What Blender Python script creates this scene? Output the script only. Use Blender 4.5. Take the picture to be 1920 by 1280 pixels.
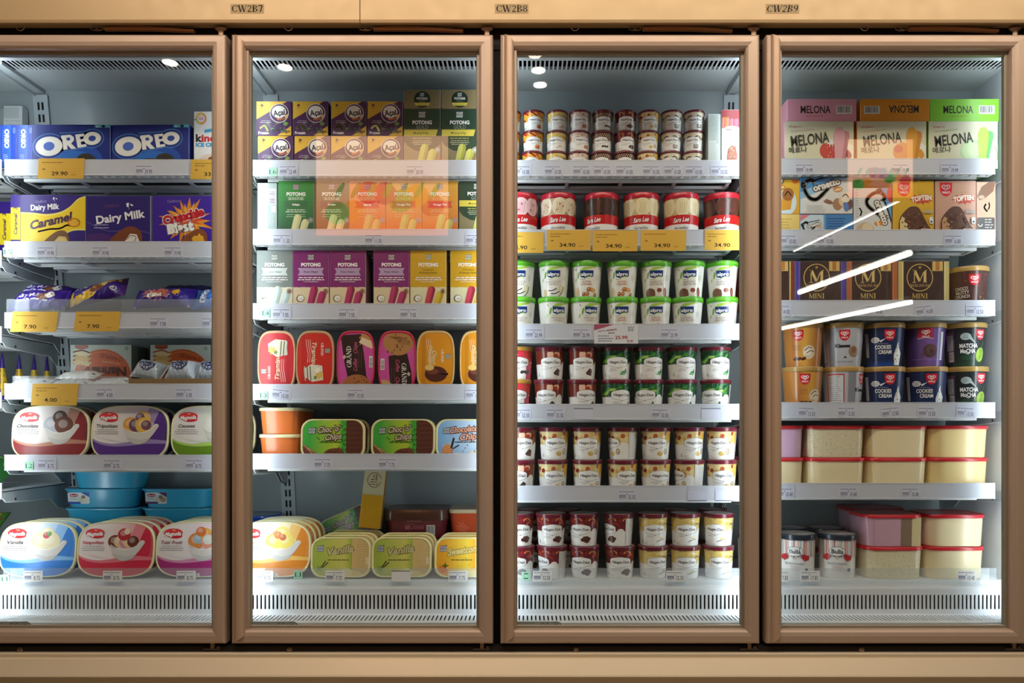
import bpy, math, random
from mathutils import Vector, Matrix
from mathutils.geometry import tessellate_polygon
for _o in list(bpy.data.objects):
    bpy.data.objects.remove(_o)
sc = bpy.context.scene
COL = sc.collection
CAMZ = 1.15                      # height of the lens above the shop floor
D0, FPX, VX, VY = 2.0, 1350.0, 985.0, 795.0
# ---------------------------------------------------------------- camera
cam_d = bpy.data.cameras.new('camera')
cam = bpy.data.objects.new('camera', cam_d)
COL.objects.link(cam)
cam.location = (0, -D0, CAMZ)
cam.rotation_euler = (math.pi / 2, 0, 0)
cam_d.sensor_width = 36.0
cam_d.lens = FPX / 1920.0 * 36.0
cam_d.shift_x = (960 - VX) / 1920.0
cam_d.shift_y = -(640 - VY) / 1920.0
cam_d.clip_start = 0.05
sc.camera = cam
# ---------------------------------------------------------------- world, exposure
w = bpy.data.worlds.new('shop_air')
sc.world = w
w.use_nodes = True
w.node_tree.nodes['Background'].inputs[0].default_value = (1.0, 0.90, 0.80, 1)
w.node_tree.nodes['Background'].inputs[1].default_value = 0.52
sc.view_settings.view_transform = 'Standard'
sc.view_settings.look = 'None'
sc.view_settings.exposure = 0.14
sc.view_settings.gamma = 1.0
sc.view_settings.use_curve_mapping = False
LED_POWER = 11.0
SPOT_POWER = 22.0
SHOP_POWER = 98.0
SIGN_POWER = 4.5

def area_light(name, loc, rot, sx, sy, power, color):
    ld = bpy.data.lights.new(name, 'AREA')
    ld.shape = 'RECTANGLE'
    ld.size, ld.size_y = sx, sy
    ld.energy = power
    ld.color = color
    o = bpy.data.objects.new(name, ld)
    COL.objects.link(o)
    o.location = loc
    o.rotation_euler = rot
    return o
# added warm fill for the shop's general light, aimed at the freezer fronts
area_light('aisle_fill_light', (0.5, -1.5, CAMZ + 2.25), (0.8, 0, 0), 5.0, 0.5, SHOP_POWER, (1.0, 0.86, 0.70))

def X(px, d):
    return (px - VX) * (D0 + d) / FPX
def Z(py, d):
    return CAMZ + (VY - py) * (D0 + d) / FPX

# ---------------------------------------------------------------- colours and materials
def _l(c):
    return c / 12.92 if c <= 0.04045 else ((c + 0.055) / 1.055) ** 2.4
_cc = {}
def K(h):
    if isinstance(h, tuple):
        return h
    if h not in _cc:
        s = h.lstrip('#')
        _cc[h] = tuple(_l(int(s[i:i + 2], 16) / 255.0) for i in (0, 2, 4))
    return _cc[h]
def mix(a, b, t):
    a, b = K(a), K(b)
    t = max(0.0, min(1.0, t))
    return tuple(a[i] * (1 - t) + b[i] * t for i in range(3))

def mat(name, rough=0.5, metal=0.0, coat=0.0, spec=0.5, noise=0.04, nscale=60.0, bump=0.0, sub=0.0):
    m = bpy.data.materials.new(name)
    m.use_nodes = True
    nt = m.node_tree
    b = nt.nodes['Principled BSDF']
    a = nt.nodes.new('ShaderNodeVertexColor')
    a.layer_name = 'Col'
    tc = nt.nodes.new('ShaderNodeTexCoord')
    nz = nt.nodes.new('ShaderNodeTexNoise')
    nz.inputs['Scale'].default_value = nscale
    nt.links.new(tc.outputs['Object'], nz.inputs['Vector'])
    mr = nt.nodes.new('ShaderNodeMapRange')
    mr.inputs[3].default_value = rough * (1 - 2 * noise)
    mr.inputs[4].default_value = rough * (1 + 4 * noise)
    nt.links.new(nz.outputs[0], mr.inputs[0])
    nt.links.new(mr.outputs[0], b.inputs['Roughness'])
    nt.links.new(a.outputs[0], b.inputs['Base Color'])
    b.inputs['Metallic'].default_value = metal
    b.inputs['Specular IOR Level'].default_value = spec
    b.inputs['Coat Weight'].default_value = coat
    b.inputs['Coat Roughness'].default_value = 0.12
    if bump:
        bp = nt.nodes.new('ShaderNodeBump')
        bp.inputs['Strength'].default_value = bump
        bp.inputs['Distance'].default_value = 0.002
        nt.links.new(nz.outputs[0], bp.inputs['Height'])
        nt.links.new(bp.outputs[0], b.inputs['Normal'])
    return m
M_CARD = mat('printed_card', 0.42, coat=0.15)
M_PLAS = mat('moulded_plastic', 0.28, coat=0.3)
M_FILM = mat('foil_wrapper', 0.3, metal=0.1, coat=0.3, bump=0.25, nscale=45)
M_WHITE = mat('white_enamel', 0.38, coat=0.1, spec=0.4)
M_CHAMP = mat('champagne_aluminium', 0.42, metal=0.25, noise=0.06, nscale=25)
M_VOID = mat('duct_shade_paint', 0.9, spec=0.0)  # sheenless, for shade painted inside the ducts
M_DARK = mat('dark_rubber', 0.6, spec=0.25)
M_STEEL = mat('brushed_steel', 0.3, metal=0.9)
M_PAPER = mat('paper_label', 0.6, spec=0.3)

def emis(name, col, s):
    m = bpy.data.materials.new(name)
    m.use_nodes = True
    nt = m.node_tree
    nt.nodes.remove(nt.nodes['Principled BSDF'])
    e = nt.nodes.new('ShaderNodeEmission')
    e.inputs[0].default_value = (*col, 1)
    e.inputs[1].default_value = s
    nt.links.new(e.outputs[0], nt.nodes['Material Output'].inputs[0])
    return m
M_LED = emis('led_diffuser', (0.86, 0.95, 1.0), LED_POWER)
M_LAMP = emis('downlight_lens', (1.0, 0.88, 0.72), SPOT_POWER)
M_TUBE = emis('tube_lamp', (1.0, 0.95, 0.86), 14.0)

def thin_glass(name, refl=1.0, tint=(0.97, 0.985, 0.975), haze=0.0, hcol=(0.7, 0.75, 0.85), ior=1.5):
    m = bpy.data.materials.new(name)
    m.use_nodes = True
    nt = m.node_tree
    nt.nodes.remove(nt.nodes['Principled BSDF'])
    t = nt.nodes.new('ShaderNodeBsdfTransparent')
    t.inputs[0].default_value = (*tint, 1)
    g = nt.nodes.new('ShaderNodeBsdfGlossy')
    g.inputs['Roughness'].default_value = 0.0
    f = nt.nodes.new('ShaderNodeFresnel')
    gm = nt.nodes.new('ShaderNodeNewGeometry')      # both faces of the pane reflect alike
    mr = nt.nodes.new('ShaderNodeMapRange')
    mr.inputs[3].default_value = ior
    mr.inputs[4].default_value = 1.0 / ior
    nt.links.new(gm.outputs['Backfacing'], mr.inputs[0])
    nt.links.new(mr.outputs[0], f.inputs[0])
    mx = nt.nodes.new('ShaderNodeMixShader')
    nt.links.new(f.outputs[0], mx.inputs[0])
    nt.links.new(t.outputs[0], mx.inputs[1])
    nt.links.new(g.outputs[0], mx.inputs[2])
    out = mx
    if haze:
        df = nt.nodes.new('ShaderNodeBsdfDiffuse')
        df.inputs[0].default_value = (*hcol, 1)
        m2 = nt.nodes.new('ShaderNodeMixShader')
        m2.inputs[0].default_value = haze
        nt.links.new(mx.outputs[0], m2.inputs[1])
        nt.links.new(df.outputs[0], m2.inputs[2])
        out = m2
    nt.links.new(out.outputs[0], nt.nodes['Material Output'].inputs[0])
    return m
M_GLASS = thin_glass('door_glass', ior=1.55)
M_ACRYL = thin_glass('clear_acrylic', haze=0.16, ior=1.4)

# ---------------------------------------------------------------- mesh builder
class MB:
    def __init__(s):
        s.v, s.f, s.c, s.m, s.s = [], [], [], [], []
    def face(s, pts, col, m=0, smooth=False):
        n = len(s.v)
        s.v.extend(tuple(p) for p in pts)
        s.f.append(tuple(range(n, n + len(pts))))
        s.c.append(col if isinstance(col, list) else K(col))
        s.m.append(m)
        s.s.append(smooth)
    def box(s, x0, y0, z0, x1, y1, z1, col, m=0):
        a = [(x0, y0, z0), (x1, y0, z0), (x1, y1, z0), (x0, y1, z0), (x0, y0, z1), (x1, y0, z1), (x1, y1, z1), (x0, y1, z1)]
        n = len(s.v)
        s.v.extend(a)
        for q in ((0, 1, 5, 4), (1, 2, 6, 5), (2, 3, 7, 6), (3, 0, 4, 7), (4, 5, 6, 7), (3, 2, 1, 0)):
            s.f.append(tuple(n + i for i in q))
            s.c.append(K(col)); s.m.append(m); s.s.append(False)
    def rings(s, rs, cols, m=0, smooth=True, cap0=True, cap1=True, closed=True):
        n0 = len(s.v)
        k = len(rs[0])
        for r in rs:
            s.v.extend(tuple(p) for p in r)
        for i in range(len(rs) - 1):
            c = K(cols[i] if isinstance(cols, list) else cols)
            for j in range(k if closed else k - 1):
                a, b = n0 + i * k + j, n0 + i * k + (j + 1) % k
                s.f.append((a, b, b + k, a + k))
                s.c.append(c); s.m.append(m); s.s.append(smooth)
        for cp, i, c in ((cap0, 0, cols[0] if isinstance(cols, list) else cols), (cap1, len(rs) - 1, cols[-1] if isinstance(cols, list) else cols)):
            if cp:
                idx = [n0 + i * k + j for j in range(k)]
                n = len(s.v)
                s.v.extend(s.v[q] for q in idx)
                t = tuple(range(n, n + k))
                s.f.append(t[::-1] if i == 0 else t)
                s.c.append(K(c)); s.m.append(m); s.s.append(False)
    def tube(s, pts, r, col, n=8, m=0):
        pts = [Vector(p) for p in pts]
        rs = []
        for i, p in enumerate(pts):
            t = (pts[min(i + 1, len(pts) - 1)] - pts[max(i - 1, 0)]).normalized()
            u = t.cross(Vector((0, 0, 1)) if abs(t.z) < 0.9 else Vector((0, 1, 0))).normalized()
            v = t.cross(u)
            rs.append([p + (u * math.cos(2 * math.pi * k / n) + v * math.sin(2 * math.pi * k / n)) * r for k in range(n)])
        s.rings(rs, col, m)
    def mesh(s, name, mats):
        me = bpy.data.meshes.new(name)
        me.from_pydata(s.v, [], s.f)
        if not isinstance(mats, (list, tuple)):
            mats = [mats]
        for m in mats:
            me.materials.append(m)
        at = me.color_attributes.new('Col', 'FLOAT_COLOR', 'CORNER')
        buf = []
        for f, c in zip(s.f, s.c):
            if isinstance(c, list):
                for q in c:
                    buf.extend((q[0], q[1], q[2], 1.0))
            else:
                buf.extend((c[0], c[1], c[2], 1.0) * len(f))
        at.data.foreach_set('color', buf)
        me.polygons.foreach_set('material_index', s.m)
        me.polygons.foreach_set('use_smooth', s.s)
        me.update()
        return me
    def obj(s, name, mats, parent=None, loc=None):
        return link(name, s.mesh(name, mats), parent, loc)

def link(name, data, parent=None, loc=None):
    o = bpy.data.objects.new(name, data)
    COL.objects.link(o)
    if parent:
        o.parent = parent
    if loc:
        o.location = loc
    return o
def tag(o, label=None, cat=None, group=None, kind=None):
    for k, v in (('label', label), ('category', cat), ('group', group), ('kind', kind)):
        if v:
            o[k] = v
    return o

# ---------------------------------------------------------------- lettering
_cu = bpy.data.curves.new('glyph', 'FONT')
_cu.dimensions = '2D'
_cu.resolution_u = 3
_go = bpy.data.objects.new('glyph', _cu)
COL.objects.link(_go)
_gl = {}
def _ev(body, off):
    _cu.body = body
    _cu.offset = off
    dg = bpy.context.evaluated_depsgraph_get()
    dg.update()
    e = _go.evaluated_get(dg)
    me = e.to_mesh()
    me.calc_loop_triangles()
    vs = [(v.co.x, v.co.y) for v in me.vertices]
    tr = [tuple(t.vertices) for t in me.loop_triangles]
    e.to_mesh_clear()
    return vs, tr
_bar = None
def glyph(ch, off):
    global _bar
    if _bar is None:
        vs, _ = _ev('||', 0)
        _bar = max(v[0] for v in vs)
    k = (ch, off)
    if k not in _gl:
        if (ch, 'w') not in _gl:
            vs, _ = _ev('|' + ch + '|', 0)
            _gl[(ch, 'w')] = max(v[0] for v in vs) - _bar
        vs, tr = _ev(ch, off) if ch.strip() else ([], [])
        _gl[k] = [[vs[a], vs[b], vs[c]] for a, b, c in tr]
    return _gl[k], _gl[(ch, 'w')]

# serif capitals and figures drawn as thick and thin strokes on a 0..1 high grid
T, H = 0.17, 0.055
SER = {
 'A': (0.78, [('l', .08, 0, .38, 1, H), ('l', .68, 0, .38, 1, T), ('l', .2, .33, .56, .33, H), ('s', .08, 0, .22), ('s', .68, 0, .26)]),
 'B': (0.72, [('l', .17, 0, .17, 1, T), ('a', .2, .76, .36, .22, -90, 90, T), ('a', .2, .28, .42, .26, -90, 90, T), ('l', .05, .98, .25, .98, H), ('l', .05, .02, .25, .02, H)]),
 'C': (0.78, [('a', .44, .5, .34, .48, 40, 320, T), ('l', .72, .68, .72, .95, H)]),
 'D': (0.8, [('l', .17, 0, .17, 1, T), ('a', .22, .5, .48, .48, -90, 90, T), ('l', .05, .98, .25, .98, H), ('l', .05, .02, .25, .02, H)]),
 'E': (0.7, [('l', .17, 0, .17, 1, T), ('l', .05, .97, .6, .97, H), ('l', .17, .52, .48, .52, H), ('l', .05, .03, .62, .03, H), ('l', .6, .97, .6, .8, H), ('l', .62, .03, .62, .22, H)]),
 'F': (0.66, [('l', .17, 0, .17, 1, T), ('l', .05, .97, .58, .97, H), ('l', .17, .52, .45, .52, H), ('s', .17, 0, .28), ('l', .58, .97, .58, .8, H)]),
 'G': (0.82, [('a', .44, .5, .34, .48, 40, 330, T), ('l', .7, .08, .7, .45, T * .8), ('s', .7, .45, .26)]),
 'H': (0.84, [('l', .17, 0, .17, 1, T), ('l', .66, 0, .66, 1, T), ('l', .17, .52, .66, .52, H), ('s', .17, 0, .28), ('s', .17, 1, .28), ('s', .66, 0, .28), ('s', .66, 1, .28)]),
 'I': (0.4, [('l', .2, 0, .2, 1, T), ('s', .2, 0, .32), ('s', .2, 1, .32)]),
 'L': (0.66, [('l', .17, 0, .17, 1, T), ('s', .17, 1, .28), ('l', .05, .03, .58, .03, H), ('l', .58, .03, .58, .25, H)]),
 'M': (0.98, [('l', .13, 0, .13, 1, H), ('l', .13, 1, .48, .1, T), ('l', .48, .1, .8, 1, H), ('l', .82, 0, .82, 1, T), ('s', .13, 0, .24), ('s', .12, 1, .2), ('s', .82, 0, .28), ('s', .84, 1, .22)]),
 'N': (0.86, [('l', .15, 0, .15, 1, H), ('l', .15, .97, .7, .05, T), ('l', .7, 0, .7, 1, H), ('s', .15, 0, .24), ('s', .13, 1, .22), ('s', .7, 1, .24)]),
 'O': (0.84, [('a', .42, .5, .34, .48, 0, 360, T)]),
 'P': (0.7, [('l', .17, 0, .17, 1, T), ('a', .2, .73, .38, .25, -90, 90, T), ('s', .17, 0, .28), ('l', .05, .98, .25, .98, H)]),
 'R': (0.78, [('l', .17, 0, .17, 1, T), ('a', .2, .74, .36, .24, -90, 90, T), ('l', .36, .5, .68, .02, T), ('s', .17, 0, .26), ('l', .05, .98, .25, .98, H), ('s', .7, .02, .16)]),
 'S': (0.62, [('a', .31, .74, .22, .23, 30, 250, T * .8), ('a', .31, .27, .24, .25, -150, 80, T * .8)]),
 'T': (0.72, [('l', .36, 0, .36, 1, T), ('l', .05, .97, .67, .97, H), ('s', .36, 0, .28), ('l', .05, .97, .05, .78, H), ('l', .67, .97, .67, .78, H)]),
 'U': (0.84, [('l', .17, .35, .17, 1, T), ('a', .42, .35, .25, .33, 180, 360, T * .8), ('l', .67, .35, .67, 1, H), ('s', .17, 1, .28), ('s', .67, 1, .24)]),
 'W': (1.1, [('l', .08, 1, .33, 0, T), ('l', .33, 0, .55, .9, H), ('l', .5, 1, .76, 0, T), ('l', .76, 0, 1.0, 1, H), ('s', .1, 1, .24), ('s', .52, 1, .22), ('s', .98, 1, .2)]),
 'Y': (0.76, [('l', .08, 1, .38, .45, T), ('l', .38, .45, .68, 1, H), ('l', .38, 0, .38, .5, T), ('s', .1, 1, .24), ('s', .66, 1, .22), ('s', .38, 0, .28)]),
 'Z': (0.7, [('l', .08, .97, .6, .97, H), ('l', .58, .97, .1, .03, T), ('l', .08, .03, .64, .03, H), ('l', .08, .97, .08, .8, H), ('l', .64, .03, .64, .22, H)]),
 '1': (0.5, [('l', .26, 0, .26, 1, T), ('s', .26, 0, .34), ('l', .26, .98, .1, .86, H)]),
 '2': (0.58, [('a', .28, .72, .2, .26, -20, 170, T * .9), ('l', .46, .62, .1, .08, H * 1.6), ('l', .06, .07, .52, .07, T * .8)]),
 '5': (0.58, [('a', .26, .3, .22, .28, -150, 110, T * .85), ('l', .14, .55, .16, .95, H), ('l', .14, .94, .5, .94, T * .7)]),
 '6': (0.58, [('a', .3, .3, .22, .28, 0, 360, T * .85), ('a', .42, .45, .34, .52, 95, 185, T * .85)]),
 '7': (0.58, [('l', .07, .93, .52, .93, T * .8), ('l', .5, .93, .26, 0, T * .8), ('l', .07, .95, .07, .76, H)]),
 '8': (0.58, [('a', .3, .74, .2, .24, 0, 360, T * .75), ('a', .3, .27, .23, .26, 0, 360, T * .8)]),
 '9': (0.58, [('a', .28, .7, .22, .28, 0, 360, T * .85), ('a', .16, .55, .34, .52, -85, 5, T * .85)]),
}
def seg(x0, y0, x1, y1, wd):
    dx, dy = x1 - x0, y1 - y0
    L = math.hypot(dx, dy) or 1e-9
    nx, ny = -dy / L * wd / 2, dx / L * wd / 2
    return [(x0 + nx, y0 + ny), (x0 - nx, y0 - ny), (x1 - nx, y1 - ny), (x1 + nx, y1 + ny)]
def ser_glyph(ch):
    k = (ch, 'ser')
    if k not in _gl:
        out = []
        wd, st = SER[ch]
        for q in st:
            if q[0] == 'l':
                out.append(seg(*q[1:]))
            elif q[0] == 's':
                out.append(seg(q[1] - q[3] / 2, q[2] + (H / 2 if q[2] < .5 else -H / 2), q[1] + q[3] / 2, q[2] + (H / 2 if q[2] < .5 else -H / 2), H))
            else:
                _, cx, cy, rx, ry, a0, a1, th = q
                n = max(4, int(abs(a1 - a0) / 22))
                P = []
                for i in range(n + 1):
                    a = math.radians(a0 + (a1 - a0) * i / n)
                    t = (H + (th - H) * abs(math.cos(a)) ** 1.3) / 2
                    P.append(((cx + (rx - t * .2 + t) * math.cos(a), cy + (ry) * math.sin(a)), (cx + (rx - t * .2 - t) * math.cos(a), cy + (ry - H * 1.2) * math.sin(a))))
                for i in range(n):
                    out.append([P[i][0], P[i][1], P[i + 1][1], P[i + 1][0]])
        _gl[k] = out
    return _gl[k], SER[ch][0]

# ---------------------------------------------------------------- flat artwork, printed onto a surface through a mapping
def clip_half(poly, ax, ay, bx, by, c):
    # keep points with ax*x + ay*y <= c
    out = []
    n = len(poly)
    for i in range(n):
        p, q = poly[i], poly[(i + 1) % n]
        dp, dq = ax * p[0] + ay * p[1] - c, ax * q[0] + ay * q[1] - c
        if dp <= 0:
            out.append(p)
        if (dp < 0 < dq) or (dq < 0 < dp):
            t = dp / (dp - dq)
            out.append((p[0] + (q[0] - p[0]) * t, p[1] + (q[1] - p[1]) * t))
    return out
def area2(p):
    return sum(p[i][0] * p[(i + 1) % len(p)][1] - p[(i + 1) % len(p)][0] * p[i][1] for i in range(len(p)))

class Art:
    """millimetres, origin bottom centre"""
    def __init__(s):
        s.it = []
        s.k = 0
        s.hold = False
    def _a(s, polys, col):
        s.it.append((polys, col, s.k))
        if not s.hold:
            s.k += 1
        return s
    def poly(s, pts, col):
        tr = tessellate_polygon([[Vector((p[0], p[1], 0)) for p in pts]])
        return s._a([[pts[i] for i in t] for t in tr], col)
    def rect(s, x0, y0, x1, y1, col, nx=1, ny=1):
        P = []
        for i in range(nx):
            for j in range(ny):
                a, b = x0 + (x1 - x0) * i / nx, x0 + (x1 - x0) * (i + 1) / nx
                c, d = y0 + (y1 - y0) * j / ny, y0 + (y1 - y0) * (j + 1) / ny
                P.append([(a, c), (b, c), (b, d), (a, d)])
        return s._a(P, col)
    def grad(s, x0, y0, x1, y1, ca, cb, vert=True, n=10):
        f = (lambda x, y: mix(ca, cb, (y - y0) / (y1 - y0))) if vert else (lambda x, y: mix(ca, cb, (x - x0) / (x1 - x0)))
        return s.rect(x0, y0, x1, y1, f, 1 if vert else n, n if vert else 1)
    def ell(s, cx, cy, rx, ry, col, rot=0, n=26, a0=0, a1=360):
        c, sn = math.cos(math.radians(rot)), math.sin(math.radians(rot))
        full = abs(a1 - a0) >= 360
        pts = []
        for i in range(n if full else n + 1):
            a = math.radians(a0 + (a1 - a0) * i / n)
            x, y = rx * math.cos(a), ry * math.sin(a)
            pts.append((cx + x * c - y * sn, cy + x * sn + y * c))
        return s._a([pts], col)
    def ring(s, cx, cy, rx, ry, wd, col, a0=0, a1=360, rot=0, n=30):
        c, sn = math.cos(math.radians(rot)), math.sin(math.radians(rot))
        P = []
        for i in range(n + 1):
            a = math.radians(a0 + (a1 - a0) * i / n)
            q = []
            for t in (wd / 2, -wd / 2):
                x, y = (rx + t) * math.cos(a), (ry + t) * math.sin(a)
                q.append((cx + x * c - y * sn, cy + x * sn + y * c))
            P.append(q)
        return s._a([[P[i][0], P[i][1], P[i + 1][1], P[i + 1][0]] for i in range(n)], col)
    def line(s, pts, wd, col):
        P = []
        for i in range(len(pts) - 1):
            P.append(seg(*pts[i], *pts[i + 1], wd))
        for p in pts[1:-1]:
            P.append([(p[0] + wd / 2 * math.cos(a * math.pi / 3), p[1] + wd / 2 * math.sin(a * math.pi / 3)) for a in range(6)])
        return s._a(P, col)
    def curve(s, pts, wd, col, n=8):
        out = []
        q = [pts[0]] + list(pts) + [pts[-1]]
        for i in range(1, len(q) - 2):
            for j in range(n):
                t = j / n
                out.append(tuple(0.5 * (2 * q[i][k] + (q[i + 1][k] - q[i - 1][k]) * t + (2 * q[i - 1][k] - 5 * q[i][k] + 4 * q[i + 1][k] - q[i + 2][k]) * t * t + (3 * q[i][k] - q[i - 1][k] - 3 * q[i + 1][k] + q[i + 2][k]) * t ** 3) for k in (0, 1)))
        out.append(tuple(pts[-1]))
        return s.line(out, wd, col)
    def star(s, cx, cy, r0, r1, n, col, ry=1.0, seed=None, rot=0):
        R = random.Random(seed)
        pts = []
        for i in range(2 * n):
            a = math.pi * i / n + math.radians(rot)
            r = (r1 if i % 2 == 0 else r0) * (R.uniform(.8, 1.15) if seed is not None else 1)
            pts.append((cx + r * math.cos(a), cy + r * ry * math.sin(a)))
        return s.poly(pts, col)
    def rr(s, x0, y0, x1, y1, r, col):
        pts = []
        for cx, cy, a in ((x1 - r, y1 - r, 0), (x0 + r, y1 - r, 90), (x0 + r, y0 + r, 180), (x1 - r, y0 + r, 270)):
            for i in range(5):
                t = math.radians(a + i * 22.5)
                pts.append((cx + r * math.cos(t), cy + r * math.sin(t)))
        return s._a([pts], col)
    def text(s, t, cx, cy, h, col, wt=0, sh=0.0, rot=0, wid=None, ser=False, anchor='c', arc=0, ol=None, oc=None, gap=0.0, sc=1.0):
        """h = capital height; wid = total width; ol = outline weight drawn first in colour oc; arc = rise of a bow"""
        if ol:
            s.text(t, cx, cy, h, oc, ol, sh, rot, wid, ser, anchor, arc, gap=gap, sc=sc)
        gs, x = [], 0.0
        for ch in t:
            if ser and ch in SER:
                g, ad = ser_glyph(ch)
                gs.append((g, x)); x += ad + gap
            else:
                g, ad = glyph(ch, wt)
                k = 1 / 0.72
                gs.append(([[(p[0] * k, p[1] * k) for p in q] for q in g], x)); x += ad * k + gap
        W = x - gap
        sx = (wid / W) if wid else h
        P = []
        c, sn = math.cos(math.radians(rot)), math.sin(math.radians(rot))
        off = {'c': -W / 2, 'l': 0, 'r': -W}[anchor]
        for g, gx in gs:
            for q in g:
                o = []
                for p in q:
                    u = (p[0] + gx + off)
                    v = (p[1] - 0.5)
                    u += sh * (p[1] - .5) * h / sx
                    xx, yy = u * sx, v * h
                    if arc:
                        yy += arc * (1 - (2 * xx / (W * sx)) ** 2)
                    o.append((cx + xx * c - yy * sn, cy + xx * sn + yy * c))
                P.append(o)
        return s._a(P, col)
    def lines(s, cx, y, w, n, dy, col, th=1.0, seed=1, anchor='c', var=.25):
        """rows of print too small to read"""
        R = random.Random(seed)
        P = []
        for i in range(n):
            ww = w * R.uniform(1 - var, 1)
            x = cx - ww / 2 if anchor == 'c' else cx
            e = x + ww
            while x < e:
                q = R.uniform(2.0, 6.0) * max(th, .5)
                P.append([(x, y - i * dy), (min(x + q, e), y - i * dy), (min(x + q, e), y - i * dy + th), (x, y - i * dy + th)])
                x += q + .8 * max(th, .5)
        return s._a(P, col)
    def barcode(s, x0, y0, x1, y1, vert=True, bg='#e9e9e6', fg='#3a3a40'):
        s.rect(x0, y0, x1, y1, bg)
        R = random.Random(7)
        P = []
        a, b = (x0, x1) if vert else (y0, y1)
        t = a + (b - a) * .08
        while t < b - (b - a) * .1:
            q = R.choice((.4, .7, 1.0)) * (b - a) / 22
            if vert:
                P.append([(t, y0 + (y1 - y0) * .16), (t + q, y0 + (y1 - y0) * .16), (t + q, y1 - (y1 - y0) * .08), (t, y1 - (y1 - y0) * .08)])
            else:
                P.append([(x0 + (x1 - x0) * .1, t), (x1 - (x1 - x0) * .1, t), (x1 - (x1 - x0) * .1, t + q), (x0 + (x1 - x0) * .1, t + q)])
            t += q + R.choice((.5, .8)) * (b - a) / 22
        return s._a(P, fg)
    def put(s, mb, fn, clip=None, step=None, m=0, e=0.05, xform=None):
        """fn(u_mm, v_mm, lift_mm) -> point in metres"""
        edges = []
        if clip:
            if area2(clip) < 0:
                clip = clip[::-1]
            for i in range(len(clip)):
                (x0, y0), (x1, y1) = clip[i], clip[(i + 1) % len(clip)]
                nx, ny = (y1 - y0), -(x1 - x0)
                edges.append((nx, ny, nx * x0 + ny * y0))
        for polys, col, k in s.it:
            fnc = callable(col)
            cc = None if fnc else K(col)
            for p in polys:
                if xform:
                    p = [xform(*q) for q in p]
                for (nx, ny, c) in edges:
                    if any(nx * q[0] + ny * q[1] > c + 1e-9 for q in p):
                        p = clip_half(p, nx, ny, 0, 0, c)
                        if len(p) < 3:
                            break
                if len(p) < 3:
                    continue
                if area2(p) < 0:
                    p = p[::-1]
                parts = [p]
                if step:
                    u0, u1 = min(q[0] for q in p), max(q[0] for q in p)
                    i0, i1 = math.floor(u0 / step + 1e-6), math.ceil(u1 / step - 1e-6)
                    if i1 - i0 > 1:
                        parts = []
                        for i in range(i0, i1):
                            a = clip_half(p, -1, 0, 0, 0, -i * step)
                            if len(a) > 2:
                                a = clip_half(a, 1, 0, 0, 0, (i + 1) * step)
                            if len(a) > 2:
                                parts.append(a)
                for a in parts:
                    mb.face([fn(q[0], q[1], (k + 1) * e) for q in a], [K(col(*q)) for q in a] if fnc else cc, m)

def flat(y, x0=0.0, z0=0.0):
    return lambda u, v, l: (x0 + u * .001, y - l * .001, z0 + v * .001)
def rect_clip(x0, y0, x1, y1):
    return [(x0, y0), (x1, y0), (x1, y1), (x0, y1)]
def rrect(w_, h_, r, n=6):
    pts = []
    for sx, sy, a in ((1, 1, 0), (-1, 1, 90), (-1, -1, 180), (1, -1, 270)):
        for i in range(n):
            t = math.radians(a + 90 * i / (n - 1))
            pts.append((sx * (w_ / 2 - r) + r * math.cos(t), sy * (h_ / 2 - r) + r * math.sin(t)))
    return pts
def supere(w_, h_, p=3.2, n=44):
    o = []
    for i in range(n):
        a = 2 * math.pi * i / n
        c, s_ = math.cos(a), math.sin(a)
        o.append((w_ / 2 * math.copysign(abs(c) ** (2 / p), c), h_ / 2 * math.copysign(abs(s_) ** (2 / p), s_)))
    return o
# ================================================================ the room
def struct(o):
    o['kind'] = 'structure'
    return o
def room_mat(name, c1, c2, scale, rough):
    m = bpy.data.materials.new(name)
    m.use_nodes = True
    nt = m.node_tree
    b = nt.nodes['Principled BSDF']
    tc = nt.nodes.new('ShaderNodeTexCoord')
    br = nt.nodes.new('ShaderNodeTexBrick')
    br.offset = 0.0
    br.inputs['Scale'].default_value = scale
    br.inputs['Color1'].default_value = (*K(c1), 1)
    br.inputs['Color2'].default_value = (*mix(c1, c2, .4), 1)
    br.inputs['Mortar'].default_value = (*K(c2), 1)
    br.inputs['Mortar Size'].default_value = 0.008
    br.inputs['Brick Width'].default_value = 0.5
    br.inputs['Row Height'].default_value = 0.5
    nt.links.new(tc.outputs['Object'], br.inputs['Vector'])
    nt.links.new(br.outputs[0], b.inputs['Base Color'])
    b.inputs['Roughness'].default_value = rough
    return m
M_FLOOR = room_mat('floor_tiles', '#b9a98f', '#8d8070', 0.83, 0.25)
M_CEIL = room_mat('ceiling_boards', '#4a4038', '#3c342d', 0.83, 0.8)
M_WALL = room_mat('painted_wall', '#5e4c3c', '#564536', 0.4, 0.7)
CEZ = CAMZ + 2.3
def slab(name, x0, y0, z0, x1, y1, z1, m):
    b = MB(); b.box(x0, y0, z0, x1, y1, z1, '#ffffff')
    return struct(b.obj(name, m))
slab('floor', -5, -8, -.1, 5, .9, 0, M_FLOOR)
slab('ceiling', -5, -8, CEZ, 5, .9, CEZ + .1, M_CEIL)
slab('wall_behind_freezer', -5, .8, 0, 5, .9, CEZ, M_WALL)
slab('wall_opposite', -5, -8.1, 0, 5, -8, CEZ, M_WALL)
slab('wall_left', -5.1, -8, 0, -5, .9, CEZ, M_WALL)
slab('wall_right', 5, -8, 0, 5.1, .9, CEZ, M_WALL)
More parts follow.
